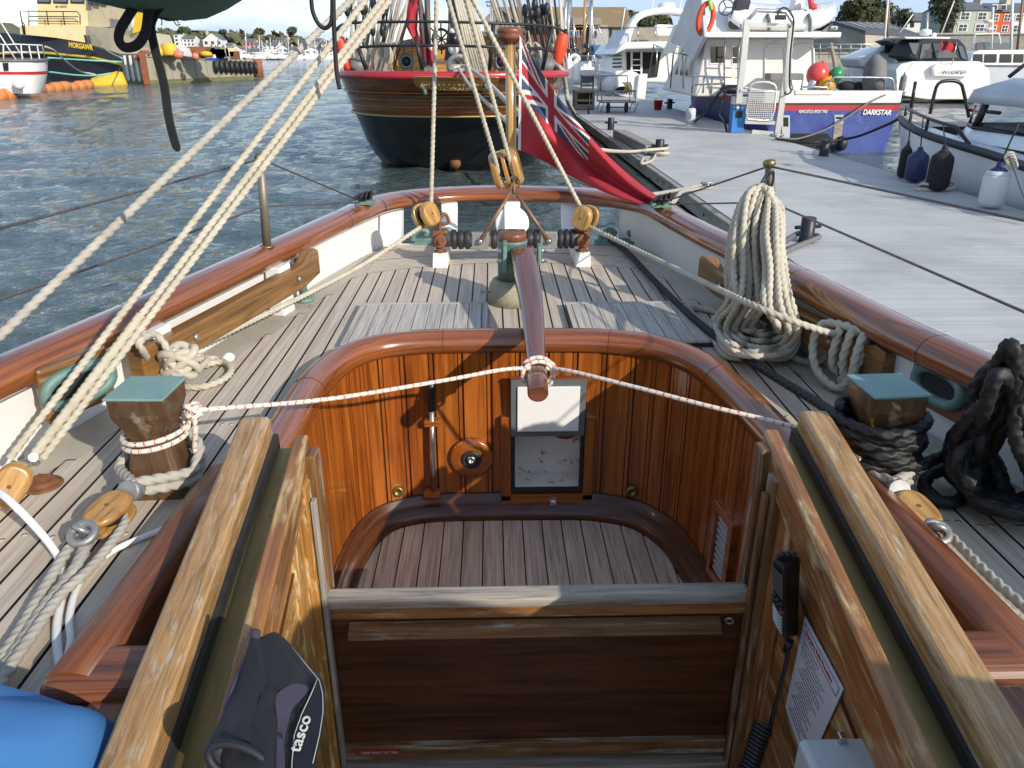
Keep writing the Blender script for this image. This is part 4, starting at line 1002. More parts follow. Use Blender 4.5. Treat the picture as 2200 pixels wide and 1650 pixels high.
def fcol(u,v):
    if u<.028: return 2
    U=(u-.028)/.972
    if U<.56 and v<.52:   # union flag in the upper hoist canton
        x=U/.56; y=v/.52
        dx,dy=abs(x-.5)*2,abs(y-.5)*1.0
        if abs(x-.5)<.05 or abs(y-.5)<.10: return 0
        if abs(x-.5)<.085 or abs(y-.5)<.165: return 2
        d1,d2=abs(y-x),abs(y-(1-x)); d=min(d1,d2)
        if d<.045: return 0
        if d<.125: return 2
        return 1
    return 0
m=MB()
for i in range(NU):
    for j in range(NV):
        m.cur=fcol((i+.5)/NU,(j+.5)/NV); C=NV+1
        m.add([rows[i][j],rows[i][j+1],rows[i+1][j+1],rows[i+1][j]],[(0,1,2,3)],None,True)
fo=m.build('red_ensign',[M['flagred'],M['flagblue'],M['flagwhite']],None,'large red ensign with faded union canton drooping from the varnished staff to the rail','flag')
so_=fo.modifiers.new('cloth','SOLIDIFY'); so_.thickness=.002
M['bulk_tan']=pm('shade_bulk_tan',(.33,.27,.19),(.27,.22,.15),4,.85)
# ---- green sail cover end with strap, black cords
t=thing('sail_cover','rounded end of a dark green canvas sail cover overhead at the top left','sail cover',(-.62,1.2,1.1))
m=MB(); rows=[]; c0=Y(362,44,1.75); R_=.34
for i in range(15):
    f=i/14; y=1.78-f*2.3; k=min(1,math.sqrt(max(.0,f*6))) if f<.17 else 1
    rows.append([V((c0.x+.02+math.sin(2*math.pi*j/36)*R_*(.80+.2*k)*(1+.012*math.sin(j*2.1+i)),y,c0.z+.15*f+R_-math.cos(2*math.pi*j/36)*R_*(1+.010*math.sin(j*3+i*2)))) for j in range(36)])
m.grid(rows,True,cv=True); m.add(rows[0],[tuple(range(36))]); m.build('canvas',M['green_canvas'],t)
m=MB(); m.tube(cr([Y(330,30,1.76),Y(350,36,1.775),Y(362,39,1.78),Y(385,37,1.78),Y(402,33,1.77)],n=6),[.006]*25,8); m.build('hem_fold',M['green_canvas'],t)
m=MB()
for a_,b_,c_ in (((346,40),(348,47),(347,54)),((372,43),(380,54),(387,52)),((384,50),(380,44),(383,42))): m.tube(cr([Y(*a_,1.76),Y(*b_,1.76),Y(*c_,1.76)],n=5),.0012,5)
m.build('loose_thread',M['green_canvas'],t)
def band(pts,w,th,yv):
    m=MB(); P=cr([Y(a,b,yv) for a,b in pts],n=8); m.sweep(P,[(-w/2,-th/2),(w/2,-th/2),(w/2,th/2),(-w/2,th/2)],up=(0,1,0) ,smooth=False); return m
m=MB()
P=cr([Y(a,b,1.6) for a,b in ((345,10),(330,34),(324,60),(334,110),(352,180),(362,250),(374,300),(383,326))],n=8)
m.sweep(P,[(-.0085,-.002),(.0085,-.002),(.0085,.002),(-.0085,.002)],up=(.25,1,.1),smooth=False,scale=[1]*(len(P)-3)+[.8,.6,.4])
P=cr([Y(a,b,1.58) for a,b in ((292,8),(275,35),(258,65),(256,88),(270,102),(295,96),(312,70),(318,30),(320,5))],n=8)
m.sweep(P,[(-.0085,-.002),(.0085,-.002),(.0085,.002),(-.0085,.002)],up=(.15,1,.1),smooth=False)
m.build('webbing_strap',M['black_soft'],None,'black webbing strap looped and dangling from the green sail cover','strap',fixn=True)
m=MB(); m.tube(cr([Y(a,b,2.4) for a,b in ((668,-12),(672,25),(685,52),(700,60),(712,45),(714,0),(714,-20))],n=8),.006,8); m.tube(cr([Y(a,b,2.4) for a,b in ((716,-20),(717,40),(720,110),(724,160),(730,192))],n=8),.0065,8)
m.build('dangling_cords',M['rope_black'],None,'thin black cords hanging in a loop at the top beside the slanting ropes','cord')
# ---- blue cover
m=MB(); rows=[]
for i in range(48):
    row=[]
    for j in range(96):
        th=2*math.pi*j/96; r_=i/47
        c1_,s1_=math.cos(th),math.sin(th); fo_=1+(.030*math.sin(17*th+6*noise.noise(V((c1_*2,s1_*2,r_*3))))+.05*noise.noise(V((c1_*4,s1_*4,r_*4))))*max(0,r_-.3)
        x=-1.03+.39*r_*fo_*math.copysign(abs(c1_)**.5,c1_); y=.48+.52*r_*fo_*math.copysign(abs(s1_)**.5,s1_)
        zz=.235*(1-r_**5.5)+.010*math.sin(34*x+13*y+5*noise.noise(V((x*4,y*4,2))))*(1-r_**4)+.012*math.sin(5*th+3*r_)*r_+.034*(1-2*abs(noise.noise(V((x*5+y*2,y*4-x,1)))))*(1-r_**24)+.014*noise.noise(V((x*13,y*9,1)))+.006*math.sin(x*40+y*17)*r_*(1-r_)*2
        row.append(V((x,y,.012+zz)))
    rows.append(row)
m.grid(rows,True,cv=True); m.build('blue_cover',M['blue_cloth'],None,'crumpled bright blue cloth cover at the lower left by the slide rail','cover')
# ---- binocular case leaning on the left panel
t=thing('binocular_case','worn dark neoprene binocular case propped against the left cabin side','binocular case',Y(570,1640,1.05))
def outl(pts,n=5,closed=True): return cr([V((a,b,0)) for a,b in pts],n=n,closed=closed)
O=outl([(545,1362),(560,1368),(592,1358),(625,1385),(660,1425),(694,1462),(698,1520),(692,1580),(676,1650),(660,1720),(560,1730),(480,1690),(448,1655),(449,1600),(480,1530),(512,1455),(538,1370)])
cx,cy_=sum(p.x for p in O)/len(O),sum(p.y for p in O)/len(O)
m=MB(); rows=[]
def yd(px,py): return 1.25-.00060*(py-1362)-.00012*(px-450)
def CPt(px,py,zc): return CAM+(CF+CR*((px-1100)/F)+CU*((825-py)/F))*zc
for k,(sc_,dy) in enumerate(((1,.03),(1.0,.0),(.992,-.018),(.965,-.036),(.91,-.05),(.8,-.058),(.6,-.062),(.3,-.064))):
    rows.append([CPt(cx+(p.x-cx)*sc_,cy_+(p.y-cy_)*sc_,yd(cx+(p.x-cx)*sc_,cy_+(p.y-cy_)*sc_)+dy+.006*noise.noise(V((p.x*.02,p.y*.02,sc_*2)))) for p in O])
m.grid(rows,True,cv=True); m.add(rows[-1],[tuple(range(len(O)))],None,True); m.add(rows[0],[tuple(range(len(O)))]); m.build('case_body',M['neoprene'],t)
def patch(name,mat,pts,dy,n=4):
    m=MB(); q=outl(pts,n); c=V((sum(p.x for p in q)/len(q),sum(p.y for p in q)/len(q),0))
    R0=[CPt(p.x,p.y,yd(p.x,p.y)+dy) for p in q]; R1=[CPt(p.x,p.y,yd(p.x,p.y)+dy+.012) for p in q]
    m.grid([R1,R0],False,cv=True); m.add(R0,[tuple(range(len(q)))]); return m.build(name,mat,t)
patch('side_band',M['neo_dark'],[(684,1455),(696,1480),(699,1530),(690,1580),(676,1640),(664,1700),(630,1700),(628,1640),(632,1580),(652,1530),(672,1490)],-.070)
m=MB(); m.tube([CPt(a,b,yd(a,b)-.072) for a,b in ((682,1458),(668,1492),(648,1534),(632,1580),(627,1640),(626,1690))],.0008,5); m.tube([CPt(a,b,yd(a,b)-.072) for a,b in ((628,1390),(658,1428),(686,1462),(693,1490),(694,1530),(686,1580),(672,1640))],.0007,5); m.build('stitching',M['rope_grey'],t)
patch('torn_patch',M['purple'],[(592,1500),(615,1476),(640,1468),(662,1478),(650,1500),(630,1520),(618,1560),(610,1600),(612,1650),(600,1700),(592,1640),(596,1560)],-.0665)
m=MB(); m.tube(cr([CPt(a,b,yd(a,b)-.03) for a,b in ((549,1356),(545,1385),(528,1430),(505,1480),(484,1550),(462,1600))],n=6),.008,8); m.build('edge_binding',M['purple'],t)
c_=CPt(514,1640,yd(514,1640)-.062); zc_=yd(514,1640)-.062; e_x=(CPt(580,1655,zc_)-c_); e_y=(CPt(505,1600,zc_)-c_)
m=MB(); pts=[c_+e_x*math.cos(q*.2618)+e_y*math.sin(q*.2618) for q in range(24)]; m.tube(pts,.006,8,closed=True); m.build('eyepiece_rim',M['neo_dark'],t)
m=MB(); m.grid([pts,[p+CF*.03 for p in [c_+(p-c_)*.75 for p in pts]]],True,cv=True); m.add([c_+(p-c_)*.75+CF*.03 for p in pts],[tuple(range(24))]); m.build('case_opening',M['rubber'],t)
o=CPt(643,1617,yd(643,1617)-.075); text_mesh('tasco',.0245,o,CPt(667,1545,yd(667,1545)-.075)-o,CPt(625,1610,yd(625,1610)-.075)-o,M['flagwhite'],t,'lettering',.0006,shear=.2,bold=.0002)
# ---- radio handset with cradle and coiled lead
t=thing('radio_handset','black radio handset clipped on the right jamb of the companionway','radio',Y(1685,1385,1.40))
def hx8(pf,pb): return [V(p) for p in pf+pb]
yf=1.36
f4=[Y(1655,1195,yf),Y(1690,1212,yf-.025),Y(1692,1380,yf-.02),Y(1662,1335,yf)]
f4=[Y(1657,1198,yf),Y(1686,1222,yf-.03),Y(1684,1378,yf-.03),Y(1660,1330,yf)]
bk=[Y(1690,1178,yf+.05),Y(1722,1198,yf+.02),Y(1716,1368,yf+.02),Y(1692,1325,yf+.05)]
m=MB(); p=f4+bk; m.add(p,[(0,1,2,3),(7,6,5,4),(0,4,5,1),(1,5,6,2),(2,6,7,3),(3,7,4,0)]); m.build('handset_body',M['black'],t,bevel=.008,bseg=3)
def onf(u,v,o=-.003):
    a=f4[0].lerp(f4[1],u); b=f4[3].lerp(f4[2],u); n_=(f4[1]-f4[0]).cross(f4[3]-f4[0]).normalized()
    if n_.y>0:n_=-n_
    return a.lerp(b,v)+n_*.002
m=MB(); m.poly([onf(.12,.10),onf(.9,.10),onf(.9,.44),onf(.12,.44)]); m.build('screen',M['lead2'],t)
for r_ in range(2):
    for c in range(3): m=MB(); m.ball(onf(.22+.28*c,.52+.07*r_),.006,8,6); m.build('key',M['rubber'],t)
for k in range(3): m=MB(); m.lathe([(.008,0),(.007,.009),(.0001,.01)],f4[0].lerp(bk[1],.3+.2*k)+V((0,0,.004)),(0,0,1),n=10); m.build('knob',M['rubber'],t)
m=MB(); m.ball(onf(.82,.62),.007,8,6); m.build('red_key',M['redlabel'],t)
m=MB()
for k in range(6): m.tube([onf(.12,.70+.045*k),onf(.5,.72+.045*k),onf(.88,.70+.045*k)],.0022,6)
m.build('speaker_slot',M['greybox'],t)
m=MB(); p=[Y(1722,1200,1.42),Y(1742,1196,1.40),Y(1746,1215,1.38),Y(1740,1290,1.38),Y(1722,1300,1.42)]; m.prism(p,(.03,.035,0)); m.build('cradle',M['black'],t,bevel=.004)
m=MB(); pth=cr([Y(1694,1382,1.36),Y(1690,1420,1.35),Y(1678,1470,1.34),Y(1660,1540,1.33),Y(1655,1566,1.32)],n=6); m.tube(pth,.0052,8); m.lathe([(.010,0),(.008,.03)],Y(1696,1376,1.36),(-.1,0,-1),n=10)
A_,B_=Y(1640,1556,1.32),Y(1600,1680,1.24); d=(B_-A_); u_,v_=perp(d); co=[A_+d*(k/150)+u_*.019*math.cos(k*.62)+v_*.019*math.sin(k*.62) for k in range(150)]
m.tube(cr([pth[-1],Y(1650,1580,1.31),co[0]],n=4)+co,.0048,6); m.build('coiled_lead',M['black'],t)
# ---- laminated notice
def onwall(px,py): # right cabin side panel plane through three points
    p0=V((.602,1.72,.09)); n_=(V((.480,.05,-.06))-p0).cross(V((.602,1.72,-1.5))-p0).normalized(); d=CF+CR*((px-1100)/F)+CU*((825-py)/F)
    return CAM+d*((p0-CAM).dot(n_)/d.dot(n_)), n_
def OW(px,py,o=.004):
    p,n_=onwall(px,py); n_=n_ if n_.x<0 else -n_; return p+n_*o
TLc,TRc,BRc,BLc=(1735,1325),(1818,1480),(1738,1655),(1692,1520)
c4=[OW(*q) for q in (TLc,TRc,BRc,BLc)]
def inp(u,v,o=0):
    n_=(c4[1]-c4[0]).cross(c4[3]-c4[0]).normalized(); n_=n_ if n_.x<0 else -n_
    return c4[0].lerp(c4[1],u).lerp(c4[3].lerp(c4[2],u),v)+n_*o
t=thing('laminated_notice','white laminated emergency radio procedure sheet pinned to the right cabin side','notice',c4[2])
m=MB(); m.add([inp(0,0),inp(1,0),inp(1,1),inp(0,1),inp(0,0,.0015),inp(1,0,.0015),inp(1,1,.0015),inp(0,1,.0015)],[(0,1,2,3),(4,5,6,7),(0,1,5,4),(1,2,6,5),(2,3,7,6),(3,0,4,7)]); m.build('sheet',M['paper'],t)
W4=(c4[1]-c4[0]).length
text_mesh('Emergency Radio Procedure',.062*W4,inp(.10,.105,.0022),c4[1]-c4[0],c4[0]-c4[3],M['redink'],t,'heading',.0002,bold=.0008*W4,sx=.98)
m=MB()
for a,b in (((.05,.04),(.95,.04)),((.95,.04),(.95,.13)),((.95,.13),(.05,.13)),((.05,.13),(.05,.04))): m.beam(inp(*a,.002),inp(*b,.002),.0014,.0006,up=inp(0,0,1)-inp(0,0,0))
m.build('heading_box',M['ink'],t)
m=MB(); random.seed(3)
for k in range(21):
    v=.18+.037*k; x=.08 if k<5 else .12+.05*((k*3)%4); e=min(.93,x+random.uniform(.35,.8)); 
    while x<e:
        w=random.uniform(.025,.09); m.beam(inp(x,v,.002),inp(min(e,x+w),v,.002),.0024 if k>4 else .0017,.0005,up=inp(0,0,1)-inp(0,0,0)); x+=w+.015
m.build('body_text',M['ink'],t)
# ---- grey instrument box
t=thing('instrument_box','pale grey plastic instrument box with clear lid at the lower right','instrument box',Y(1790,1690,.95))
yb=1.02
m=MB(); q=[Y(1728,1579,yb),Y(1862,1579,yb),Y(1880,1600,yb-.02),Y(1716,1602,yb-.02)]
x0,x1=q[0].x,q[1].x; z1=q[0].z; y1=yb
m.box(x0-.012,x1+.012,yb-.115,yb,z1-.20,z1-.004); m.build('box_body',M['greybox'],t,bevel=.012,bseg=3)
m=MB(); m.box(x0+.0,x1-.0,yb-.123,yb-.1,z1-.19,z1-.02); m.build('box_lid',M['clearbox'],t,bevel=.01,bseg=3)
m=MB(); m.box(x0+.055,x0+.07,yb-.02,yb-.005,z1-.006,z1+.014); m.build('lid_clip',M['steel'],t,bevel=.003)

m=MB(); pf=[(.50,.0),(.50,.22),(.44,.40),(.22,.60),(-.05,.84),(-.30,.94),(-.7,.92),(-1.1,.6),(-1.2,.0)]  # unseen bulk added beside the hatch, profile shaped to shade the companionway
rows=[]
for i,(x,k) in enumerate(((.82,.80),(.86,.95),(1.0,1.0),(1.2,1.0),(1.36,.95),(1.40,.8))): rows.append([V((x+.02*math.sin(y*9+z*7),-.3+(y+.3)*(.92+.08*k),z*k+.004)) for y,z in [(p.x,p.y) for p in cr([V((a,b,0)) for a,b in pf],n=4)]])
m.grid(rows,True); m.add(rows[0],[tuple(range(len(rows[0])))]); m.add(rows[-1],[tuple(range(len(rows[-1])))]); m.build('shade_bulk',M['bulk_tan'],None,'unseen tan bulk added on the right side deck to shade the companionway','shade caster')
# ================================================================= BIG WOODEN SHIP ASTERN
def PXP(m,pts,y,depth,d=None): return m.prism([Y(a,b,y) for a,b in pts],(0,depth,0),d or (1,0,0))
M['ship_black']=pm('tarred_black_hull',(.010,.011,.013),(.018,.020,.024),2,.32,coat=.2,c3=(.05,.055,.065),t3=.66,s3=1.2)
M['ship_top']=wood('varnished_topsides',(.26,.08,.024),(.38,.14,.045),.25,.6,weather=(.05,.042,.028),wt=.63,gs=(1,22),bs=(.5,3.5),ws=(.7,2.2),bump=.04,wsoft=.2)
M['ship_red']=pm('red_rail_paint',(.42,.022,.03),(.36,.018,.026),3,.3,coat=.3)
M['gold']=pm('gold_leaf',(.50,.36,.15),(.42,.29,.11),20,.45,.4)
M['cabin_pine']=wood('varnished_pine',(.50,.24,.055),(.60,.32,.09),.35,.4,gs=(1,18),bump=.03)
M['iron']=pm('black_iron',(.014,.014,.016),(.02,.02,.022),9,.45)
M['orange']=pm('lifebelt_orange',(.72,.075,.018),(.64,.06,.015),5,.5)
M['mast_grey']=wood('weathered_spar',(.10,.085,.07),(.16,.135,.11),.65,.05,gs=(1,20),bump=.1)
M['lead']=pm('grey_paint',(.17,.165,.165),(.14,.135,.135),4,.5)
M['canvas_brown']=pm('tan_canvas',(.33,.29,.23),(.26,.22,.18),4,.85)
M['magenta']=pm('magenta_glass',(.45,.02,.20),None,4,.2)
sxL,sxR=Y(733,158,17.2).x,Y(1212,158,17.2).x; sxc=(sxL+sxR)/2; shb=(sxR-sxL)/2
SHIP=thing('schooner','big wooden sailing ship moored astern with varnished topsides, red rail and black hull','sailing ship',(sxc,22,SEA))
def level(z,k,ya,bl=24,n=40):
    P=[]
    for i in range(n+1):
        s=-1+2*i/n
        P.append(V((sxc+shb*k*s,ya+2.6*(1-max(0,1-abs(s)**2.6)**(1/2.2)),z)))
    L=[];R=[]
    for i in range(1,15):
        t=i/14; yv=ya+2.6+(bl-2.6)*t; w=shb*k*(1.02+.16*math.sin(math.pi*min(1,t*1.1))-.0)*(1 if t<.5 else max(0,1-((t-.5)/.5)**2.2))
        L.append(V((sxc-w,yv,z+.5*t*t)));R.append(V((sxc+w,yv,z+.5*t*t)))
    return L[::-1]+P+R
lv=[(.70,1.0,14.7),(.55,.995,14.95),(.30,.985,15.3),(.06,.975,15.6),(-.04,.972,15.72),(-.07,.965,15.8),(-.30,.95,16.1),(-.7,.92,16.5),(-1.0,.88,16.85),(-1.35,.80,17.3),(-1.8,.6,18.2)]
R_=[level(z,k,y) for z,k,y in lv]
m=MB(); m.grid(R_[:5],True,uvs=lambda i,j:(j*.16,i*.2)); m.build('topsides',M['ship_top'],SHIP)
m=MB(); m.grid(R_[5:],True); m.add([p for p in R_[4]]+[p for p in R_[5]],[(i,i+1,len(R_[4])+i+1,len(R_[4])+i) for i in range(len(R_[4])-1)]); m.build('lower_hull',M['ship_black'],SHIP)
core=[(i,p) for i,p in enumerate(R_[0])]
m=MB(); m.sweep(R_[0],[(-.10,-.05),(.10,-.05),(.12,-.02),(.12,.05),(.08,.08),(-.08,.08),(-.12,.05),(-.12,-.02)]); m.build('rail',M['ship_red'],SHIP)
for z,k,ya,r_,mt in ((.40,.9985,15.09,.007,'gold'),(.27,.998,15.27,.005,'gold'),(.14,.995,15.43,.005,'gold'),(-.045,.985,15.66,.020,'gold')):
    m=MB(); m.tube(level(z,k,ya)[12:-12],r_,6); m.build('moulding',M[mt] if mt!='gold' else M['gold'],SHIP)
# deck (out of sight from here) and bulwark inside
m=MB(); q=level(.35,.96,15.0); m.poly(q,(0,1,0)); m.build('ship_deck',M['grey_teak'],SHIP)
# name board
def onhull(px,py): # point on transom face
    z_=Y(px,py,14.9).z
    yv=14.66
    for (za,_,ya),(zb2,_,yb_) in zip(lv,lv[1:]):
        if zb2<=z_<=za: yv=ya+(yb_-ya)*(za-z_)/(za-zb2)
    yv=min(yv,16); s=(Y(px,py,yv).x-sxc)/shb; yv+=2.6*(1-max(0,1-abs(s)**2.6)**(1/2.2)); return Y(px,py,yv-.16)
nb=cr([(888,172,0),(895,164,0),(980,165,0),(1065,165,0),(1071,172,0),(1064,188,0),(1025,193,0),(980,194,0),(935,192,0),(898,186,0)],n=4,closed=True)
m=MB(); a=[onhull(p.x,p.y) for p in nb]; m.grid([a,[p+V((0,-.04,-.01)) for p in a]],False,cv=True); m.poly([p+V((0,-.04,-.01)) for p in a]); NB=m.build('name_board',M['cabin_pine'],SHIP)
def words(s,px0,px1,py,h,mat,par):
    o=onhull(px0,py)+V((0,-.13,0)); e_=onhull(px1,py)+V((0,-.13,0)); x_=e_-o
    text_mesh(s,h,o,x_,V((0,.45,1)),mat,par,'lettering',.006,sx=x_.length/(len(s)*h*.62))
words('JOHANNA LUCRETIA',905,1060,183,.125,M['gold'],NB); words('PLYMOUTH',946,1012,192.5,.085,M['gold'],NB)
for px in (906,911,1042): 
    c_=onhull(px,182 if px!=911 else 193); m=MB(); m.tube([c_+V((0,-.05,.10)),c_+V((.03,-.08,-.08))],.035,8); m.build('transom_fitting',M['bronze'],SHIP)
m=MB(); c_=Z(980,352,SEA+.12); m.lathe([(.10,0),(.12,.05),(.0001,.06)],(c_.x,16.9,SEA+.18),(0,-1,0),n=14); m.build('rudder_fitting',M['rust'],SHIP)
# deckhouse
DH=MB(); yv=19.0
dhm=M['cabin_pine']
PXP(DH,[(834,158),(833,97),(905,82),(912,158)],yv,3); DHo=DH.build('deckhouse',dhm,SHIP)
for a,b in (((833,99),(909,83)),((1030,70),(1130,92))):
    m=MB(); m.beam(Y(a[0]-3,a[1],yv-.1),Y(b[0]+3,b[1],yv-.1),.25,.09,up=(0,0,1)); m.build('house_roof',M['lead'],DHo)
m=MB(); PXP(m,[(1035,158),(1033,74),(1062,76),(1112,90),(1112,158)],yv,3); PXP(m,[(940,158),(940,96),(960,92),(960,158)],yv+.3,2); m.build('house_front',dhm,DHo)
for px in (848,852,868,885,1052,1064,1080,1096):
    m=MB(); m.beam(Y(px,157,yv-.012),Y(px,98,yv-.012),.012,.01,up=(0,1,0)); m.build('panel_joint',M['dark_wood'],DHo)
for px,py,gm in ((873,132,'glassd'),(1076,133,'magenta')):
    c_=Y(px,py,yv-.02); m=MB(); m.torus(c_,.13,.035,(0,1,0),24,8); pp=m.build('porthole',M['bronze'],DHo); m=MB(); m.lathe([(.125,0),(.0001,.004)],c_+V((0,.01,0)),(0,-1,0),n=24); m.build('porthole_glass',M['magenta'] if gm=='magenta' else M['rubber'],pp)
# dark rudder case / after mast with rescue light
m=MB(); PXP(m,[(954,132),(962,60),(966,-60),(1000,-60),(1003,60),(1016,132)],17.6,.5,(0,0,1)); m.build('after_mast',M['mast_grey'],SHIP)
m=MB(); PXP(m,[(938,138),(938,130),(1024,131),(1024,138)],17.4,.6); m.build('after_beam',M['mast_grey'],SHIP)
# tiller wheel of the ship
m=MB(); c_=Y(948,84,17.9); m.torus(c_,.19,.03,(.3,1,0),20,6); 
for k in range(8): a_=k*math.pi/4; m.tube([c_,c_+V((math.cos(a_)*.30,.0,math.sin(a_)*.30))],.018,6)
m.build('steering_wheel',M['dark_wood'],SHIP)
# stern pulpit: leaning stanchions and two rails
def lerp2(a,b,t): return (a[0]+(b[0]-a[0])*t,a[1]+(b[1]-a[1])*t)
posts=[((745,158),(725,62),16.4),((787,150),(768,97),15.6),((908,150),(892,78),15.1),((1052,150),(1060,50),15.1),((1165,150),(1187,58),15.9),((1200,158),(1216,62),16.8)]
for a,b,yv in posts:
    m=MB(); m.tube([Y(*a,yv),Y(*b,yv)],.038,8); m.build('pulpit_post',M['iron'],SHIP)
for pts in ([(723,62,16.6),(735,53,16.0),(760,49,15.5),(850,47,15.1),(960,47,15.0),(1060,50,15.1),(1150,54,15.5),(1195,60,16.2),(1219,72,17.2)],[(722,116,16.8),(735,108,16.2),(790,100,15.5),(900,98,15.1),(1000,99,15.1),(1060,101,15.1),(1160,105,15.7),(1212,116,17.0)]):
    m=MB(); m.tube(cr([Y(a,b,c) for a,b,c in pts],n=6),.025,7); m.build('pulpit_rail',M['iron'],SHIP)
g3='lifebelts on the ship rail'
for pts,lab,sz in (([(732,78),(733,95),(741,122),(748,150)],'orange lifebelt hanging on the left end of the ship rail',.17),([(1212,72),(1207,90),(1201,115),(1196,140)],'orange lifebelt hanging on the right end of the ship rail',.22)):
    yv=15.9 if pts[0][0]<1000 else 16.5
    m=MB(); P=cr([Y(a,b,yv) for a,b in pts],n=5); n_=len(P); m.tube(P,[sz*.62*math.sin(math.pi*(.12+.80*i/(n_-1)))**.5 for i in range(n_)],10); o=m.build('lifebelt',M['orange'],None,lab,'lifebelt',g3)
m=MB(); c_=Y(975,85,17.3); t=thing('rescue_light','black and white rescue light fixed to the dark after mast of the ship','rescue light',c_-V((0,0,.4)))
a,b=Y(974,60,17.35),Y(976,116,17.35)
m=MB(); m.tube([a,a.lerp(b,.10),a.lerp(b,.2)],[.05,.085,.09],12); m.tube([a.lerp(b,.66),a.lerp(b,.85),b],[.13,.12,.08],12); m.build('white_end',M['white'],t)
m=MB(); m.tube([a.lerp(b,.2),a.lerp(b,.66)],[.115,.13],14); m.build('black_body',M['black'],t)
# ship ensign
def cloth(name,lab,cat,grid,ys,cols,fn,par=None):
    pass
m=MB(); NU,NV=16,26
def SF(u,v):
    l=lerp2((884,-30),(868,48),min(1,v*1.0)) if v<.55 else lerp2((868,48),(912,135),(v-.55)/.45)
    r=lerp2((900,-30),(938,150),v)
    p=lerp2(l,r,u); return Y(p[0],p[1],16.2+.14*math.sin(u*7+v*6))
for i in range(NU):
    for j in range(NV):
        u,v=i/NU,j/NV; m.cur=1 if (u>.55 and .34<v<.72) else 2 if (u>.48 and .30<v<.74) else 0
        m.add([SF(u,v),SF(u,v+1/NV),SF(u+1/NU,v+1/NV),SF(u+1/NU,v)],[(0,1,2,3)],None,True)
o=m.build('ship_ensign',[M['flagred'],M['flagblue'],M['flagwhite']],None,'dark red ensign hanging limp on the stern of the wooden ship','flag')
m=MB(); m.tube([Y(898,-40,16.1),Y(914,145,16.1)],.035,8); m.tube([Y(917,-20,16.5),Y(922,140,16.5)],.055,8); m.build('ensign_spar',M['mast_grey'],SHIP)
# rigging
random.seed(21)
rg=[]
for k in range(18):   # left shrouds
    x0=750+k*5.6+random.uniform(-3,3); rg.append(((x0+12+k*2.5+random.uniform(-3,6),-30),(x0+random.uniform(-2,2),150),17.2+random.uniform(0,3),random.choice(['rope','rope','canvas_brown','iron','rope_grey'])))
for a,b in (((843,-30),(838,80)),((862,-20),(842,88)),((885,-10),(835,85))): rg.append((a,b,19,'canvas_brown'))
for k in range(9): rg.append(((971+k*4,-30),(1012+k*5.5+random.uniform(-2,2),150),17.0+.1*k,'rope'))
for k in range(27):
    x0=1070+k*5.3+random.uniform(-3,3); rg.append(((x0-26+k*.9+random.uniform(-6,3),-30),(x0+35-k*1.0+random.uniform(-2,4),150),17.5+random.uniform(0,4),random.choice(['rope','canvas_brown','rope_grey','iron','iron','rope'])))
for a,b,yv,mt in rg:
    m=MB(); m.tube([Y(*a,yv),Y(*b,yv)],.030 if mt!='iron' else .020,6); m.build('rigging_line',M[mt],SHIP)
m=MB()
for k in range(26):
    px=random.choice([random.uniform(745,835),random.uniform(1120,1200)]); py=random.uniform(5,95); c_=Y(px,py,17.4+random.uniform(0,2)); m=MB(); m.ball(c_,.085,8,6,(.8,.6,1.5)); m.tube([c_,c_+V((.0,0,-.30))],.022,6); m.build('rigging_block',M['iron'],SHIP)
for px in (765,820,1135,1180,1150): # hung coils
    c_=Y(px,110,17.1); m=MB()
    for q in range(5): m.torus(c_+V((.03*q,.05*q,-.02*q)),.16,.022,(.3,1,.1),16,5,.45)
    m.build('rope_hank',M['rope_grey'] if px%2 else M['rope'],SHIP)
for px,py,w in ((765,142,26),(1172,142,24)):
    m=MB(); c_=Y(px,py,16.2); m.ball(c_,.22,12,8,(1.1,.8,.75)); m.build('mooring_bitt',M['lead'],SHIP)
m=MB(); PXP(m,[(806,155),(802,118),(818,92),(830,100),(832,155)],18.2,1); m.build('deck_gear',M['canvas_brown'],SHIP)
for pts,lab in (([(975,146,14.75),(1000,143,14.7),(1040,170,13.0),(1095,225,9.5),(1180,300,7.0),(1260,355,6.2)],'pale mooring rope leading down from the ship stern ring to the right behind the flagstaff'),([(985,147,14.75),(1010,185,13.2),(1060,235,10.5),(1130,300,8.2),(1215,370,6.4),(1300,405,5.2)],'second mooring rope from the ship stern passing under the red ensign')):
    m=rope_mb(MB(),cr([Y(a,b,c) for a,b,c in pts],n=8),.030 if 'pale' in lab else .026,'laid',8,step=.03); m.build('stern_line',M['rope'],None,lab,'rope','ship stern lines',fixn=False)
m=MB(); c_=Y(985,142,14.9); m.torus(c_,.17,.05,(0,1,.2),18,7); m.build('stern_ring',M['galv'],SHIP)
m=rope_mb(MB(),cr([Y(1190,138,16.2),Y(1207,150,16),Y(1216,190,16.5),Y(1222,222,16.8),Y(1235,243,Z(1235,246,DOCK).y)],n=6),.045,'laid',8,step=.05); m.build('ship_mooring_rope',M['rope_grey'],None,'thick tan mooring rope from the ship right quarter to the pontoon','rope',fixn=False)
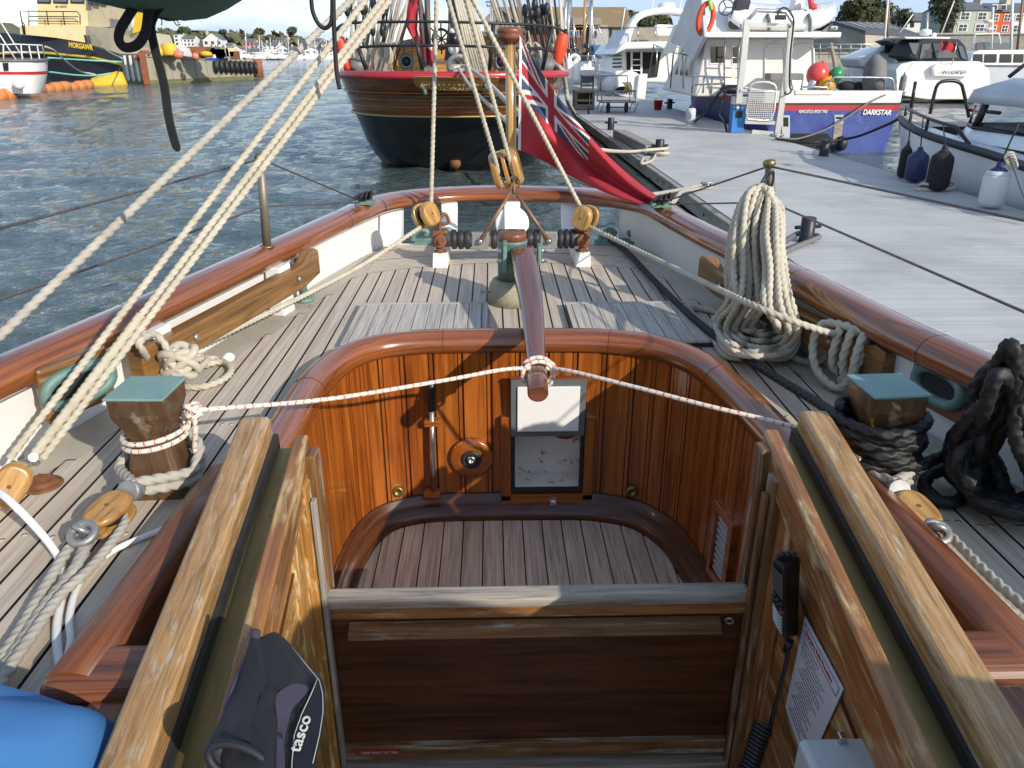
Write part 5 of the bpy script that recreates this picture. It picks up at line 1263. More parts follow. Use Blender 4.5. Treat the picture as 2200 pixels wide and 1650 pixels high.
# ================================================================= WATER
def sea():
    rows=[]; na=540; radii=[]; r=.8
    while r<900: radii.append(r); r*=1.0+max(.0075,min(.05,.0075*(1+r/45)))
    radii+= [1400,2500,5000]
    octs=[(.30,.05,3.1),(.9,.060,11.7),(2.0,.046,23.3),(4.4,.018,41.0)]
    for r in radii:
        row=[]
        for j in range(na+1):
            th=rad(-62+124*j/na); x=r*math.sin(th)-.1; y=r*math.cos(th); z=0
            cell=max(r*rad(124)/na,r*.0075)
            for f,a,s in octs:
                k=max(0,min(1,1.5-cell*f*2.2))
                if k>0:
                    nz=noise.noise(V((x*f*.75+s,y*f*1.15-s,s))); z+=a*k*(1-2*abs(nz)*.9 if f>1 else nz*1.6)
            row.append((x,y,SEA-.03+z))
        rows.append(row)
    m=MB(); m.grid(rows,True)
    # plain sheet behind and beside the camera
    R=5000; pts=[(0-.1,0,SEA-.05)]
    fan=[( -.1+q*math.sin(rad(a)),q*math.cos(rad(a)),SEA-.05) for q in (0.8,R) for a in range(62,299,4)]
    k=len(fan)//2; m.add(fan,[(i,i+1,k+i+1,k+i) for i in range(k-1)])
    o=m.build('water',M['sea'],None,kind='structure',fixn=False)
    return o
sea()
# ================================================================= PONTOON
DX0,DX1=2.74,6.56; DY1=62
PON=thing('pontoon','long grey boarded floating pontoon with timber edge running away on the right','pontoon',(4.6,20,SEA))
m=MB(); m.box(DX0,DX1,-4,DY1,DOCK-.05,DOCK,d=(1,0,0)); m.build('pontoon_deck',M['dock'],PON)
m=MB(); 
for k in range(11):
    y0=-4+k*6.0; m.box(DX0-.10,DX0-.003,y0+.01,y0+5.99,DOCK-.20,DOCK-.012)
m.build('edge_timber',M['dockside'],PON,bevel=.01)
m=MB()
for k in range(11):
    y0=-4+k*6.0+2.2; m.box(DX0-.13,DX0-.02,y0+.01,y0+5.99,DOCK-.50,DOCK-.29)
m.build('lower_timber',M['dockside'],PON,bevel=.01)
m=MB(); m.box(DX1+.002,DX1+.07,-4,DY1,DOCK-.22,DOCK-.006); m.build('right_fascia',M['dockside'],PON,bevel=.006)
m=MB(); m.box(DX0+.35,DX1-.25,-3.9,DY1-.2,SEA-.3,DOCK-.052); m.build('floats',M['ship_black'],PON)
m=MB()
for k in range(40):
    y0=1.0+k*1.5; m.lathe([(.022,0),(.022,.01),(.0001,.011)],(DX0-.10,y0,DOCK-.11),(-1,0,0),n=8)
m.build('timber_bolts',M['iron'],PON)
def bollard(px,py,h,r,lab):
    c_=Z(px,py,DOCK); t=thing('bollard',lab,'bollard',c_,'black mooring bollards on the pontoon')
    m=MB(); m.lathe([(r*1.15,0),(r*1.15,.012),(r,.014),(r,h-.01),(r*.93,h),(0.0001,h+.002)],c_,n=20); m.build('bollard_post',M['iron'],t)
    m=MB(); m.tube([c_+V((-r*1.9,-.02,h*.60)),c_+V((r*1.9,.02,h*.62))],r*.28,8); m.build('cross_pin',M['iron'],t)
bollard(1731,520,.26,.073,'black bollard nearest the rope coil with dark strap round its foot')
bollard(1416,334,.30,.085,'black bollard at the end of the grey timber baulk with rope round it')
bollard(1312,279,.30,.085,'black bollard beyond the grey timber baulk')
bollard(1769,335,.30,.09,'black bollard on the right edge of the pontoon near the blue stern')
bollard(1438,234,.34,.10,'short black bollard beside the red bucket')
c_=Z(1264,245,DOCK); m=MB(); m.tube([c_,c_+V((0,0,.22))],.03,8); m.build('cleat_pin',M['iron'],None,'thin black pin on the far left edge of the pontoon','pin')
a,b=Z(1330,286,DOCK+.10),Z(1402,322,DOCK+.10); m=MB(); m.beam(a,b,.30,.18); m.build('timber_baulk',M['greywood'],None,'old grey timber baulk lying along the left edge of the pontoon','timber',bevel=.03)
def drope(pts,r,mat,name,lab,cat='rope',kind='laid'):
    m=rope_mb(MB(),cr(pts,n=8),r,kind,8,step=r*.7); return m.build(name,M[mat],None,lab,cat,None,fixn=False)
bo=Z(1416,334,DOCK)
tn=[bo+V((math.cos(t*.5)*(.13+.002*t),math.sin(t*.5)*(.13+.002*t),.05+.02*math.sin(t*.4))) for t in range(26)]
drope([Y(1120,262,15.8),Y(1190,292,13.4),Y(1245,306,11.8),Y(1290,322,11.6),Z(1350,326,DOCK+.16),Z(1395,322,DOCK+.15)]+[bo+V((0.1,-.1,.14)),bo+V((.12,.08,.14)),bo+V((-.1,.1,.12))]+tn,.030,'rope','pontoon_mooring_rope','tan mooring rope made fast round the bollard by the timber baulk')
drope([bo+V((-.1,-.15,.03)),Z(1400,345,DOCK+.02),Z(1378,352,DOCK+.02),Z(1382,340,DOCK+.02)],.022,'rope','rope_tail','loose rope tail on the pontoon edge below the bollard')
drope([FRr+V((.03,0,.0)),Z(1450,430,DOCK+.5),Z(1465,412,DOCK+.2),Z(1500,406,DOCK+.04),Z(1528,402,DOCK+.03),Z(1520,394,DOCK+.04),Z(1480,404,DOCK+.08),Z(1400,418,DOCK+.35),Z(1392,412,DOCK+.4)],.026,'rope_grey','quarter_mooring_rope','grey mooring rope from the boat quarter to the pontoon edge by the ensign tip','rope','braid')
c_=Z(1520,404,DOCK); m=MB(); m.tube([c_+V((-.1,0,.07)),c_+V((.14,.03,.07))],.02,8); m.tube([c_,c_+V((0,0,.07))],.02,8); m.tube([c_+V((.06,0,0)),c_+V((.06,.01,.07))],.02,8); m.build('mooring_cleat',M['galv'],None,'grey cleat on the pontoon edge holding the quarter rope','cleat')
bo=Z(1731,520,DOCK)
drope([Z(1640,560,DOCK+.02),Z(1665,535,DOCK+.06),bo+V((-.1,.06,.06)),bo+V((.02,.12,.07)),bo+V((.13,0,.06)),bo+V((.02,-.12,.05)),Z(1690,540,DOCK+.03),Z(1640,575,DOCK)],.028,'lead','bollard_strap','dark grey strap looped round the bollard nearest the coil')
# coil of rope at the dock edge by the white boat
q=Z(2012,404,DOCK+.03); random.seed(2)
drope([q+V((.26*math.cos(t*.42)*(.6+.4*math.sin(t*.13)),.16*math.sin(t*.42),.04+.03*math.sin(t*.9))) for t in range(34)],.022,'rope','pontoon_rope_coil','cream rope loosely coiled at the right edge of the pontoon')
q=Z(1993,407,DOCK+.02); m=MB(); m.ball(q,.13,12,6,(1.6,.5,.25)); m.build('rope_mat',M['rope'],None,'flat cream rope whipping lying beside the loose coil on the pontoon','rope')
# ---- pedestal
M['ped_blue']=pm('pedestal_blue',(.035,.19,.50),(.03,.17,.46),3,.4)
c_=Z(1580,285,DOCK); t=thing('service_pedestal','blue and white power and water pedestal on the right edge of the pontoon','service pedestal',c_)
H_=.93; w=.16
m=MB(); m.box(c_.x-w,c_.x+w,c_.y-.13,c_.y+.13,DOCK,DOCK+.66); m.build('blue_body',M['ped_blue'],t,bevel=.015)
m=MB(); m.box(c_.x-w*1.0,c_.x+w,c_.y-.13,c_.y+.13,DOCK+.67,DOCK+.86); m.build('white_head',M['white_clean'],t,bevel=.015)
m=MB(); m.box(c_.x-w*1.12,c_.x+w*1.12,c_.y-.15,c_.y+.15,DOCK+.862,DOCK+.90); m.build('dark_cap',M['lead'],t,bevel=.012)
m=MB(); m.box(c_.x-w*.55,c_.x+w*.55,c_.y-.14,c_.y-.132,DOCK+.36,DOCK+.52); m.build('socket_panel',M['black'],t,bevel=.01)
for s_ in (-.4,.4): 
    m=MB(); m.lathe([(.045,0),(.04,.05),(.0001,.055)],(c_.x+w*s_,c_.y-.131,DOCK+.60),(0,-1,0),n=12); m.build('socket',M['greybox'],t)
# ---- buckets
def bucket(px,py,r,h,mat,lab):
    c_=Z(px,py,DOCK); t=thing('bucket',lab,'bucket',c_)
    m=MB(); m.lathe([(r*.78,0),(r,h),(r*1.05,h),(r*1.05,h-.03),(r*.99,h-.03)],c_,n=24); m.lathe([(r*.76,.01),(r*.96,h-.01)],c_,n=24,caps=False); m.build('bucket_body',M[mat],t)
    m=MB(); m.tube([c_+V((math.cos(q*.35)*r,-.02-r*.6*math.sin(q*.35)*.4,h+.02+math.sin(q*.35)*.05)) for q in range(10)],.008,6); m.build('bucket_handle',M['white'],t)
M['bucket_red']=pm('red_plastic',(.55,.015,.02),(.48,.012,.018),3,.3)
bucket(1413,236,.16,.32,'bucket_red','bright red plastic bucket standing on the pontoon')
# ---- wooden step box
M['pallet']=wood('raw_grey_timber',(.30,.24,.17),(.40,.33,.24),.8,0,gs=(2,30),bump=.2)
a,b=Z(1234,236,DOCK),Z(1277,236,DOCK); y0=a.y; t=thing('step_box','rough wooden step box on the pontoon behind the timber baulk','step box',(a+b)/2)
hh=Y(1234,194,y0).z-DOCK
m=MB(); m.box(a.x,b.x,y0,y0+.8,DOCK+hh-.09,DOCK+hh); m.build('top_step',M['pallet'],t,bevel=.01)
m=MB(); m.box(a.x+.06,b.x-.06,y0-.02,y0+.02,DOCK+hh*.42,DOCK+hh*.55); m.box(a.x,b.x,y0-.03,y0,DOCK+.02,DOCK+hh*.28); m.build('front_boards',M['pallet'],t,bevel=.008)
for x_ in (a.x,b.x-.09):
    m=MB(); m.box(x_,x_+.09,y0+.002,y0+.78,DOCK,DOCK+hh-.092); m.build('side_board',M['pallet'],t,bevel=.008)
m=MB(); m.box(a.x+.10,b.x-.10,y0+.75,y0+.78,DOCK,DOCK+hh-.1); m.build('back_board',M['dark_wood'],t)
# ---- trolley
a=Z(1296,243,DOCK); b=Z(1352,243,DOCK); y0=a.y; t=thing('dock_trolley','galvanised mesh hand trolley loaded with white bags and yellow rope on the pontoon','trolley',(a+b)/2)
zt=Y(1300,196,y0).z; zb=Y(1300,220,y0).z
def fr(z,yy0,yy1,x0,x1): return [(x0,yy0,z),(x1,yy0,z),(x1,yy1,z),(x0,yy1,z)]
x0,x1=a.x-.08,b.x+.18
m=MB()
for z in (zt,zb): m.tube(fr(z,y0,y0+1.1,x0,x1),.022,6,closed=True)
for p in fr(0,y0,y0+1.1,x0,x1): m.tube([(p[0],p[1],zb),(p[0],p[1],zt)],.02,6)
m.tube([(x0+.1,y0+1.1,zt),(x0+.1,y0+1.3,zt+.45),(x1-.1,y0+1.3,zt+.45),(x1-.1,y0+1.1,zt)],.022,6)
for p in ((x0,y0),(x1,y0),(x0,y0+1.0),(x1,y0+1.0)): m.tube([(p[0]+.1,p[1],zb),(p[0]-.02,p[1]-.02,DOCK+.03)],.018,6)
m.build('trolley_frame',M['galv'],t)
m=MB()
for k in range(26):
    u=x0+(x1-x0)*k/25; m.box(u-.004,u+.004,y0-.004,y0+.004,zb,zt)
for k in range(8):
    z=zb+(zt-zb)*k/7; m.box(x0,x1,y0-.005,y0+.003,z-.004,z+.004)
m.box(x0,x1,y0,y0+1.1,zb-.01,zb); m.build('mesh_side',M['galv'],t)
for x_ in (Z(1307,243,DOCK).x,Z(1346,243,DOCK).x):
    m=MB(); m.lathe([(.10,-.04),(.16,-.035),(.17,0),(.16,.035),(.10,.04)],(x_,y0+.1,DOCK+.17),(1,.1,0),n=20); m.build('wheel',M['rubber'],t)
m=MB(); m.tube([(Z(1307,243,DOCK).x,y0+.1,DOCK+.17),(Z(1346,243,DOCK).x,y0+.1,DOCK+.17)],.018,6); m.build('axle',M['bucket_red'],t)
q=V(((x0+x1)/2,y0+.5,zt)); m=MB(); m.ball(q+V((-.25,.1,.12)),.26,10,8,(1,1,1.2)); m.build('white_sack',M['white'],None,'white sack lying in the mesh trolley','sack')
m=MB(); m.ball(q+V((.2,-.1,.02)),.2,10,8,(1.3,1,.6)); m.build('black_bag',M['black_soft'],None,'black bag lying in the mesh trolley','bag')
m=MB(); 
for k in range(5): m.tube(cr([q+V((.15+.06*k,-.3,.28)),q+V((.25+.05*k,-.32,.1)),q+V((.1+.09*k,-.34,-.12))],n=5),.022,6)
m.build('yellow_rope',pm('yellow_rope',(.62,.52,.10),None,9,.8),None,'yellow rope draped over the front of the mesh trolley','rope')
q=Z(1262,192,DOCK); m=MB()
for z in (.15,.4,.65): m.box(q.x-.35,q.x+.35,q.y,q.y+.5,DOCK+z,DOCK+z+.06)
for x_ in (-.35,.33): m.box(q.x+x_,q.x+x_+.03,q.y,q.y+.5,DOCK,DOCK+.75)
m.build('plastic_steps',M['lead'],None,'grey plastic boarding steps behind the wooden step box','steps')
# ================================================================= BOATS ON THE RIGHT
M['ds_blue']=pm('faded_blue_hull',(.038,.062,.25),(.06,.088,.29),2.2,.4,c3=(.12,.15,.34),t3=.60,s3=1.6)
M['ds_red']=pm('red_stripe',(.50,.03,.035),None,3,.4)
M['gel_cream']=pm('cream_gelcoat',(.76,.72,.66),(.70,.66,.60),1.5,.35)
M['gel_white']=pm('boat_white_gelcoat',(.80,.79,.76),(.76,.75,.72),1.5,.3)  # one even white for hulls, cabins and fittings, whichever way they face
M['gel_grey']=pm('grey_gelcoat',(.52,.54,.58),(.47,.49,.53),2,.4)
M['win']=glass('tinted_window',(.018,.022,.026),.06)
M['winlight']=glass('pale_window',(.10,.12,.14),.08)
M['alu']=pm('brushed_aluminium',(.66,.64,.60),(.58,.56,.52),6,.35,.6)
M['clear']=clear_glass('clear_screen')
M['dk_canvas']=pm('navy_canvas',(.020,.022,.028),(.028,.030,.036),4,.75)
M['tarp']=pm('grey_tarpaulin',(.20,.195,.185),(.14,.135,.13),3,.8)
def tubes(name,lst,r,mat,par,n=6):
    if 'aerial' in name and len(lst)>1:
        for q in lst: tubes(name,[q],r,mat,par,n)
        return
    m=MB()
    for P in lst: m.tube([V(p) for p in P],r,n)
    return m.build(name,mat,par)
# ---------------- blue and white catamaran, stern towards us
YT=20.3
A=lambda a,b,dy=0:Y(a,b,YT+dy)
DS=thing('catamaran','large blue and white workboat catamaran moored stern-on to the right edge of the pontoon','motor boat',(9.0,25,SEA))
tl,tr=A(1556,196),A(1944,197)
xl0=max(A(1528,200).x,6.75); xr0=tr.x; zg=tl.z
def hullrow(z,flare,ya):
    # side from transom corner to bow, then starboard side back
    L=13.0; P=[]
    for i in range(15):
        t=i/14; P.append(V((xl0+flare+.0+ (1.75)*max(0,(t-.45)/.55)**2.3,ya+L*t,z+(.55*t*t if z>-.9 else 0))))
    Q=[]
    for i in range(15):
        t=i/14; Q.append(V((xr0-flare-1.75*max(0,(t-.45)/.55)**2.3,ya+L*t,z+(.55*t*t if z>-.9 else 0))))
    return P[::-1]+[V((xl0+flare+.30*(1 if z>-.3 else .2),ya-.12,z)),V((xr0-flare-.2,ya-.12,z))]+Q
zz=[zg,zg-.275,zg-.33,zg-.455,-.75,SEA-.15]
rows=[hullrow(z,f,YT+.12) for z,f in zip(zz,(0,0.0,-.02,.02,.10,.22))]
uvf=lambda i,j:(j*.3,i*.3)
m=MB(); m.grid(rows[:2],False); HU=m.build('gunwale',M['gel_white'],DS)
m=MB(); m.grid(rows[1:3],False); m.build('rubbing_strake',M['rubber'],DS)
m=MB(); m.grid(rows[2:4],False); m.build('red_stripe',M['ds_red'],DS)
m=MB(); m.grid(rows[3:],False); m.build('blue_hull',M['ds_blue'],DS)
m=MB(); q=[p-V((0,0,.32)) for p in rows[0]]; m.poly(q); m.build('side_deck',M['gel_grey'],DS)
m=MB(); q=[p for p in rows[0]]; q2=[p+V(((.14 if i<15 else -.14 if i>16 else .0),(.15 if i in(15,16) else 0),-.0)) for i,p in enumerate(q)]; q3=[p-V((0,0,.32)) for p in q2]; m.grid([q,[p+V((0,0,.01)) for p in q2],q3],False); m.build('bulwark_top',M['gel_white'],DS)
m=MB(); PXP(m,[(1684,314),(1700,287),(1778,287),(1792,305),(1793,330),(1684,330)],YT-.012,.05); m.build('tunnel_opening',M['black_soft'],DS)
for a,b in (((1680,248),(1697,296)),((1793,247),(1812,264))):
    m=MB(); PXP(m,[a,(b[0],a[1]),b,(a[0],b[1])],YT-.02,.03); SR=m.build('boarding_recess',M['greybox'],DS); m=MB(); PXP(m,[(a[0]+3,a[1]+4),(b[0]-3,a[1]+4),(b[0]-3,(a[1]+b[1])/2),(a[0]+3,(a[1]+b[1])/2)],YT-.024,.01); m.build('recess_step',M['black'],SR)
m=MB(); PXP(m,[(1793,264),(1812,264),(1806,310),(1788,310)],YT-.018,.02); m.build('worn_patch',M['greywood'],DS)
m=MB(); c_=A(1807,308,-.03); m.lathe([(.16,-.1),(.19,0),(.16,.1)],c_,(1,0,0),n=18); m.build('exhaust_outlet',M['rubber'],DS)
def bword(s,p0,p1,y,h,mat,par,shear=0,bold=0):
    o=Y(*p0,y);x_=Y(*p1,y)-o; text_mesh(s,h,o,x_,(0,0,1),mat,par,'lettering',.004,shear=shear,bold=bold)
    ob=COL.objects[-1]; return ob
def fitword(s,p0,p1,y,hpx,mat,par,shear=0,bold=0,dy=-.03):
    o=Y(*p0,y+dy); e_=Y(*p1,y+dy); h=(Y(p0[0],p0[1]-hpx,y).z-o.z)/.70
    c=text_mesh(s,h,o,e_-o,(0,0,1),mat,par,'lettering',.004,shear=shear,bold=bold*h)
    xs=[(v.co+root_off(par)-o).dot((e_-o).normalized()) for v in c.data.vertices]; k=(e_-o).length/max(xs); X_=(e_-o).normalized()
    for v in c.data.vertices:
        r=v.co+root_off(par)-o; v.co=v.co+X_*(r.dot(X_)*(k-1))
fitword('NEWCASTLE UPON TYNE',(1715,243),(1777,243),YT,7,M['white'],DS,.1,.012)
fitword('DARKSTAR',(1853,246),(1914,247),YT,11,M['white'],DS,.15,.03)
# deck house: aft face at YA, side raking forward
YA=24.0
B=lambda a,b,dy=0:Y(a,b,YA+dy)
zb=zg-.30
sl=B(1497,190).x; sr=B(1752,190).x; zt=B(1540,82).z
m=MB(); m.hexa([(sl-.05,YA,zb),(sr,YA,zb),(sr,YA+5.0,zb),(sl+.05,YA+5.2,zb),(sl+.15,YA,zt),(sr-.25,YA,zt),(sr-.3,YA+2.8,zt),(sl+.15,YA+2.6,zt)]); CAB=m.build('deck_house',M['gel_cream'],DS,bevel=.05,bseg=3)
m=MB(); m.box(sl-.12,sr+.15,YA-.9,YA+3.0,zt,zt+.14); m.build('roof_overhang',M['gel_white'],CAB,bevel=.03)
m=MB(); m.prism([(sl-.16,YA-.95,zt+.02),(sl-.16,YA-.1,zt+1.15),(sl-.16,YA+1.2,zt+1.25),(sl-.16,YA+3.4,zt-.05),(sl-.16,YA+1.6,zt-.25),(sl-.16,YA+.2,zt-.62)],(.10,0,0),(0,1,0)); m.build('wing_moulding',M['gel_grey'],CAB,bevel=.02)
fz=zt+.14
m=MB(); m.hexa([(sl,YA+.3,fz),(sr-.4,YA+.3,fz),(sr-.4,YA+2.8,fz),(sl,YA+3.0,fz),(sl,YA+.6,fz+.45),(sr-.5,YA+.6,fz+.45),(sr-.7,YA+2.2,fz+1.0),(sl,YA+2.4,fz+1.0)]); m.build('flybridge',M['gel_white'],CAB,bevel=.08,bseg=3)
m=MB(); PXP(m,[(1488,36),(1497,6),(1532,4),(1532,22),(1492,28)],YA+1.6,.06); m.build('flybridge_screen',M['winlight'],CAB)
for a,b in (((1527,100),(1555,135)),((1575,102),(1597,136))):
    m=MB(); PXP(m,[(a[0]-3,a[1]-3),(b[0]+3,a[1]-3),(b[0]+3,b[1]+4),(a[0]-3,b[1]+4)],YA-.02,.03); WF=m.build('window_surround',M['gel_white'],CAB,bevel=.012)
    m=MB(); PXP(m,[a,(b[0],a[1]),b,(a[0],b[1])],YA-.035,.03); m.build('window_pane',M['win'],WF,bevel=.01)
for x0,x1 in ((1643,1686),(1700,1748)):
    P=cr([Y(a,b,YA-.02) for a,b in ((x0,185),(x0+1,112),(x0+4,102),(x0+12,97),(x1-12,97),(x1-3,102),(x1,112),(x1+1,185))],n=3)
    m=MB(); m.tube(P,.030,6); m.build('door_frame',M['gel_white'],CAB)
xs_=sl-.03
for ya_,yb_,za,zb_ in ((YA+.9,YA+1.25,zb+.55,zb+1.35),(YA+1.45,YA+1.8,zb+.55,zb+1.35),(YA+2.0,YA+2.35,zb+.55,zb+1.35)):
    m=MB(); f=lambda y,z:V((sl-.05-.05*(y-YA)+.08*(z-zb)-.03,y,z)); m.add([f(ya_,za),f(yb_,za),f(yb_,zb_),f(ya_,zb_)],[(0,1,2,3)]); m.build('side_slot_window',M['win'],CAB)
m=MB(); m.add([f(YA+2.7,zb+1.2),f(YA+4.3,zb+1.15),f(YA+3.4,zb+2.0),f(YA+2.4,zb+2.05)],[(0,1,2,3)]); m.build('side_window',M['winlight'],CAB)
tubes('deck_rail',[[A(1486,200,2),A(1489,163,2.2),A(1553,166,.8),A(1553,190,.8)],[A(1487,182,2),A(1553,180,.8)],[A(1510,200,1.5),A(1513,164,1.6)],[A(1528,200,1.0),A(1530,165,1.1)]],.025,M['steel'],DS)
tubes('bow_rail',[[Y(1395,162,32),Y(1405,95,32),Y(1432,108,29),Y(1437,165,28)],[Y(1410,160,31),Y(1412,98,31)],[Y(1440,190,27),Y(1447,112,27),Y(1466,120,25),Y(1468,190,25)]],.025,M['steel'],DS)
# ladder up to the flybridge
m=MB()
for (x0,x1,yo) in ((1559,1553,0),):
    m.tube([B(1562,45,-.5),B(1556,130,-.45),B(1556,200,-.3)],.026,6); m.tube([B(1592,52,-.5),B(1586,130,-.45),B(1585,200,-.3)],.026,6)
for py in (75,99,123,146,166,186): m.tube([B(1557,py,-.45),B(1588,py+1,-.45)],.018,6)
m.build('flybridge_ladder',M['steel'],DS)
# stern gantry with mesh lift platform
m=MB(); 
for pts in ([(1605,42),(1598,120),(1586,222)],[(1700,55),(1690,150),(1668,296)],):
    m.sweep([A(a,b,-.35) for a,b in pts],[(-.07,-.05),(.07,-.05),(.07,.05),(-.07,.05)],up=(0,1,0),smooth=False)
m.beam(A(1607,53,-.35),A(1698,55,-.35),.10,.09); 
for pts in ([(1605,45),(1626,22),(1688,25),(1704,48),(1700,70)],): m.tube([A(a,b,-.35) for a,b in pts],.05,8)
m.beam(A(1590,194,-.4),A(1670,196,-.4),.07,.06); m.beam(A(1600,262,-.4),A(1664,264,-.4),.09,.08); m.beam(A(1615,283,-.4),A(1660,287,-.4),.09,.10)
GA=m.build('stern_gantry',M['alu'],DS)
m=MB()
for k in range(15):
    a=lerp2((1611,202),(1603,258),0); x=1609+k*4.1; m.beam(A(x,200,-.45),A(x-7,258,-.45),.016,.012,up=(0,1,0))
for k in range(13):
    py=202+k*4.6; m.beam(A(1608-.12*(py-202),py,-.46),A(1668-.12*(py-202),py+1,-.46),.016,.012,up=(0,1,0))
m.tube([A(a,b,-.45) for a,b in ((1611,196),(1603,240),(1606,256),(1640,259),(1656,258),(1663,240),(1668,197))],.03,6,closed=True)
m.tube(cr([A(a,b,-.45) for a,b in ((1610,194),(1614,182),(1628,177),(1650,177),(1664,183),(1668,194))],n=4),.03,6)
m.build('mesh_platform',M['alu'],GA)
m=MB(); PXP(m,[(1671,32),(1688,32),(1690,42),(1670,42)],YT-.6,.2); m.build('work_lamp',M['black'],GA)
m=MB(); m.tube(cr([A(a,b,-.5) for a,b in ((1668,40),(1676,20),(1690,18),(1704,38),(1704,60),(1698,120),(1696,180),(1700,195),(1690,203),(1685,198))],n=5),.022,6); m.build('gantry_cable',M['rubber'],GA)
# stern rail
tubes('stern_rail',[cr([A(a,b,.3) for a,b in ((1780,196),(1782,178),(1792,167),(1810,166),(1900,167),(1916,170),(1920,180),(1921,194))],n=4),cr([A(a,b,.2) for a,b in ((1724,194),(1724,187),(1776,188),(1776,194))],n=2)],.028,M['steel'],DS)
m=MB(); PXP(m,[(1709,194),(1789,194),(1788,203),(1709,203)],YT-.03,.05); m.build('roller_plate',M['gel_cream'],DS)
m=MB(); m.lathe([(.13,0),(.13,.16),(.11,.2),(.11,.26),(.0001,.30)],A(1745,195,.8),n=14); m.build('capstan',M['alu'],DS)
# things on the catamaran
def float_ball(px,py,r,yv,mat,lab):
    c_=Y(px,py,yv); t=MB(); t.ball(c_,r,18,12,(1,1,1.05)); t.lathe([(r*.25,0),(r*.16,r*.22)],c_+V((.3,-.1,.9)).normalized()*r*.95,(.3,-.1,.9),n=10); return t.build('float_buoy',mat,None,lab,'buoy','round floats on the catamaran stern')
M['coral']=pm('coral_red_pvc',(.72,.075,.065),None,3,.3); M['gpvc']=pm('green_pvc',(.02,.26,.10),None,3,.3); M['ypvc']=pm('amber_pvc',(.75,.34,.015),None,3,.3)
float_ball(1757,160,.285,YT+.9,M['coral'],'big coral red round float on the stern of the blue catamaran')
float_ball(1797,160,.175,YT+.75,M['gpvc'],'green round float beside the red one on the catamaran stern')
float_ball(1775,183,.20,YT+.6,M['ypvc'],'amber yellow round float under the red and green floats')
m=MB(); P=[Y(a,b,YT+.7) for a,b in ((1882,118),(1882,135),(1880,172),(1879,196))]; m.tube(P,[.07,.25,.30,.24],14,fn=lambda t_,L_:1+.10*math.sin(3*t_+L_*3)); m.build('covered_barbecue',M['tarp'],None,'grey tarpaulin cover standing at the catamaran stern rail','cover')
m=MB(); m.ball(Y(1820,186,YT+1),.2,10,8,(1.3,1,.7)); m.ball(Y(1845,188,YT+1),.18,10,8,(1.1,1,.8)); m.build('gear_bag',M['black_soft'],None,'dark gear bag behind the catamaran stern rail','bag')
m=MB(); m.tube(cr([Y(a,b,YT+1.2) for a,b in ((1784,92),(1792,130),(1800,190))],n=4),.05,6); m.tube([Y(1776,102,YT+1.2),Y(1798,103,YT+1.2)],.04,6); m.build('pot_hauler',M['canvas_brown'],DS)
m=MB(); m.ball(B(1573,192,-3),.22,12,8,(1.4,1,.5),fn=lambda d:1+.12*math.sin(9*d.x+7*d.y)); m.build('black_rope_heap',M['rope_black'],None,'black rope heaped on the catamaran corner by the ladder','rope')
for a,b in (((1655,158),(1692,172)),((1697,158),(1727,172))):
    m=MB(); PXP(m,[a,(b[0],a[1]),b,(a[0],b[1])],YA-.7,.5); m.tube([Y(a[0]+2,172,YA-.6),Y(a[0]+8,198,YA-.6)],.02,6); m.tube([Y(b[0]-2,172,YA-.6),Y(b[0]-8,198,YA-.6)],.02,6); m.build('folding_seat',M['tarp'],None,'grey folding deck seat %s on the catamaran aft deck'%('nearer the gantry post' if a[0]==1655 else 'beside the right door'),'seat','catamaran deck seats',bevel=.03)
m=MB(); t=[]; c_=B(1512,48,-.6); a_=B(1521,18,-.6)
P=[c_+V((.0,0,.0))]; pts=[]
for k in range(24):
    th=2*math.pi*k/24; pts.append(B(1516+15*math.cos(th)+6*math.sin(th)*-1,40+33*math.sin(th),-.6))
m.tube(pts,.07,8,closed=True); m.build('life_ring',M['orange'],None,'faded orange life ring on the catamaran flybridge wing','life ring')
m=MB(); m.tube([B(1524,-5,-.7),B(1528,22,-.7)],.055,8); m.build('ring_light',pm('lime_plastic',(.35,.72,.12),None,4,.4),None,'lime green rescue light above the life ring','light')
# inflatable dinghy on the roof
t=thing('inflatable_dinghy','pale grey inflatable dinghy carried on the catamaran roof','dinghy',B(1680,62,.4))
m=MB(); P=cr([B(a,b,.2) for a,b in ((1570,33),(1590,40),(1640,44),(1720,45),(1765,38),(1790,24))],n=5); n_=len(P); m.tube(P,[.26*min(1,.62+.06*i) if i<8 else .26*(1-.55*max(0,(i-n_+7)/7)) for i in range(n_)],14); m.build('near_tube',M['gel_white'],t)
m=MB(); P=cr([B(a,b,1.6) for a,b in ((1590,20),(1640,27),(1720,28),(1765,26),(1790,22))],n=5); m.tube(P,.24,12); m.build('far_tube',M['gel_grey'],t)
m=MB(); PXP(m,[(1600,60),(1620,74),(1700,74),(1760,55),(1740,48),(1610,52)],YA+.35,.9); m.build('dinghy_hull',M['gel_cream'],t)
for px in (1650,1738):
    m=MB(); m.tube(cr([B(px-8,24,.9),B(px,34,-.08),B(px+3,46,-.08),B(px+2,66,.1)],n=4),.05,6); m.build('dinghy_strap',M['lead'],t)
m=MB(); m.hexa([B(1560,62,.1),B(1590,64,.1),B(1600,62,.6),B(1570,60,.6),B(1578,-6,.1),B(1606,-8,.1),B(1618,-6,.6),B(1580,-6,.6)]); m.build('covered_outboard',M['dk_canvas'],None,'black covered outboard motor beside the dinghy on the flybridge','outboard motor',bevel=.12)
m=MB(); c_=B(1560,16,-.2); m.torus(c_,.20,.018,(.2,1,.2),20,6)
for k in range(3): m.tube([c_,c_+V((.2*math.cos(2.1*k),0,.2*math.sin(2.1*k)))],.014,6)
m.build('helm_wheel',M['rubber'],CAB)
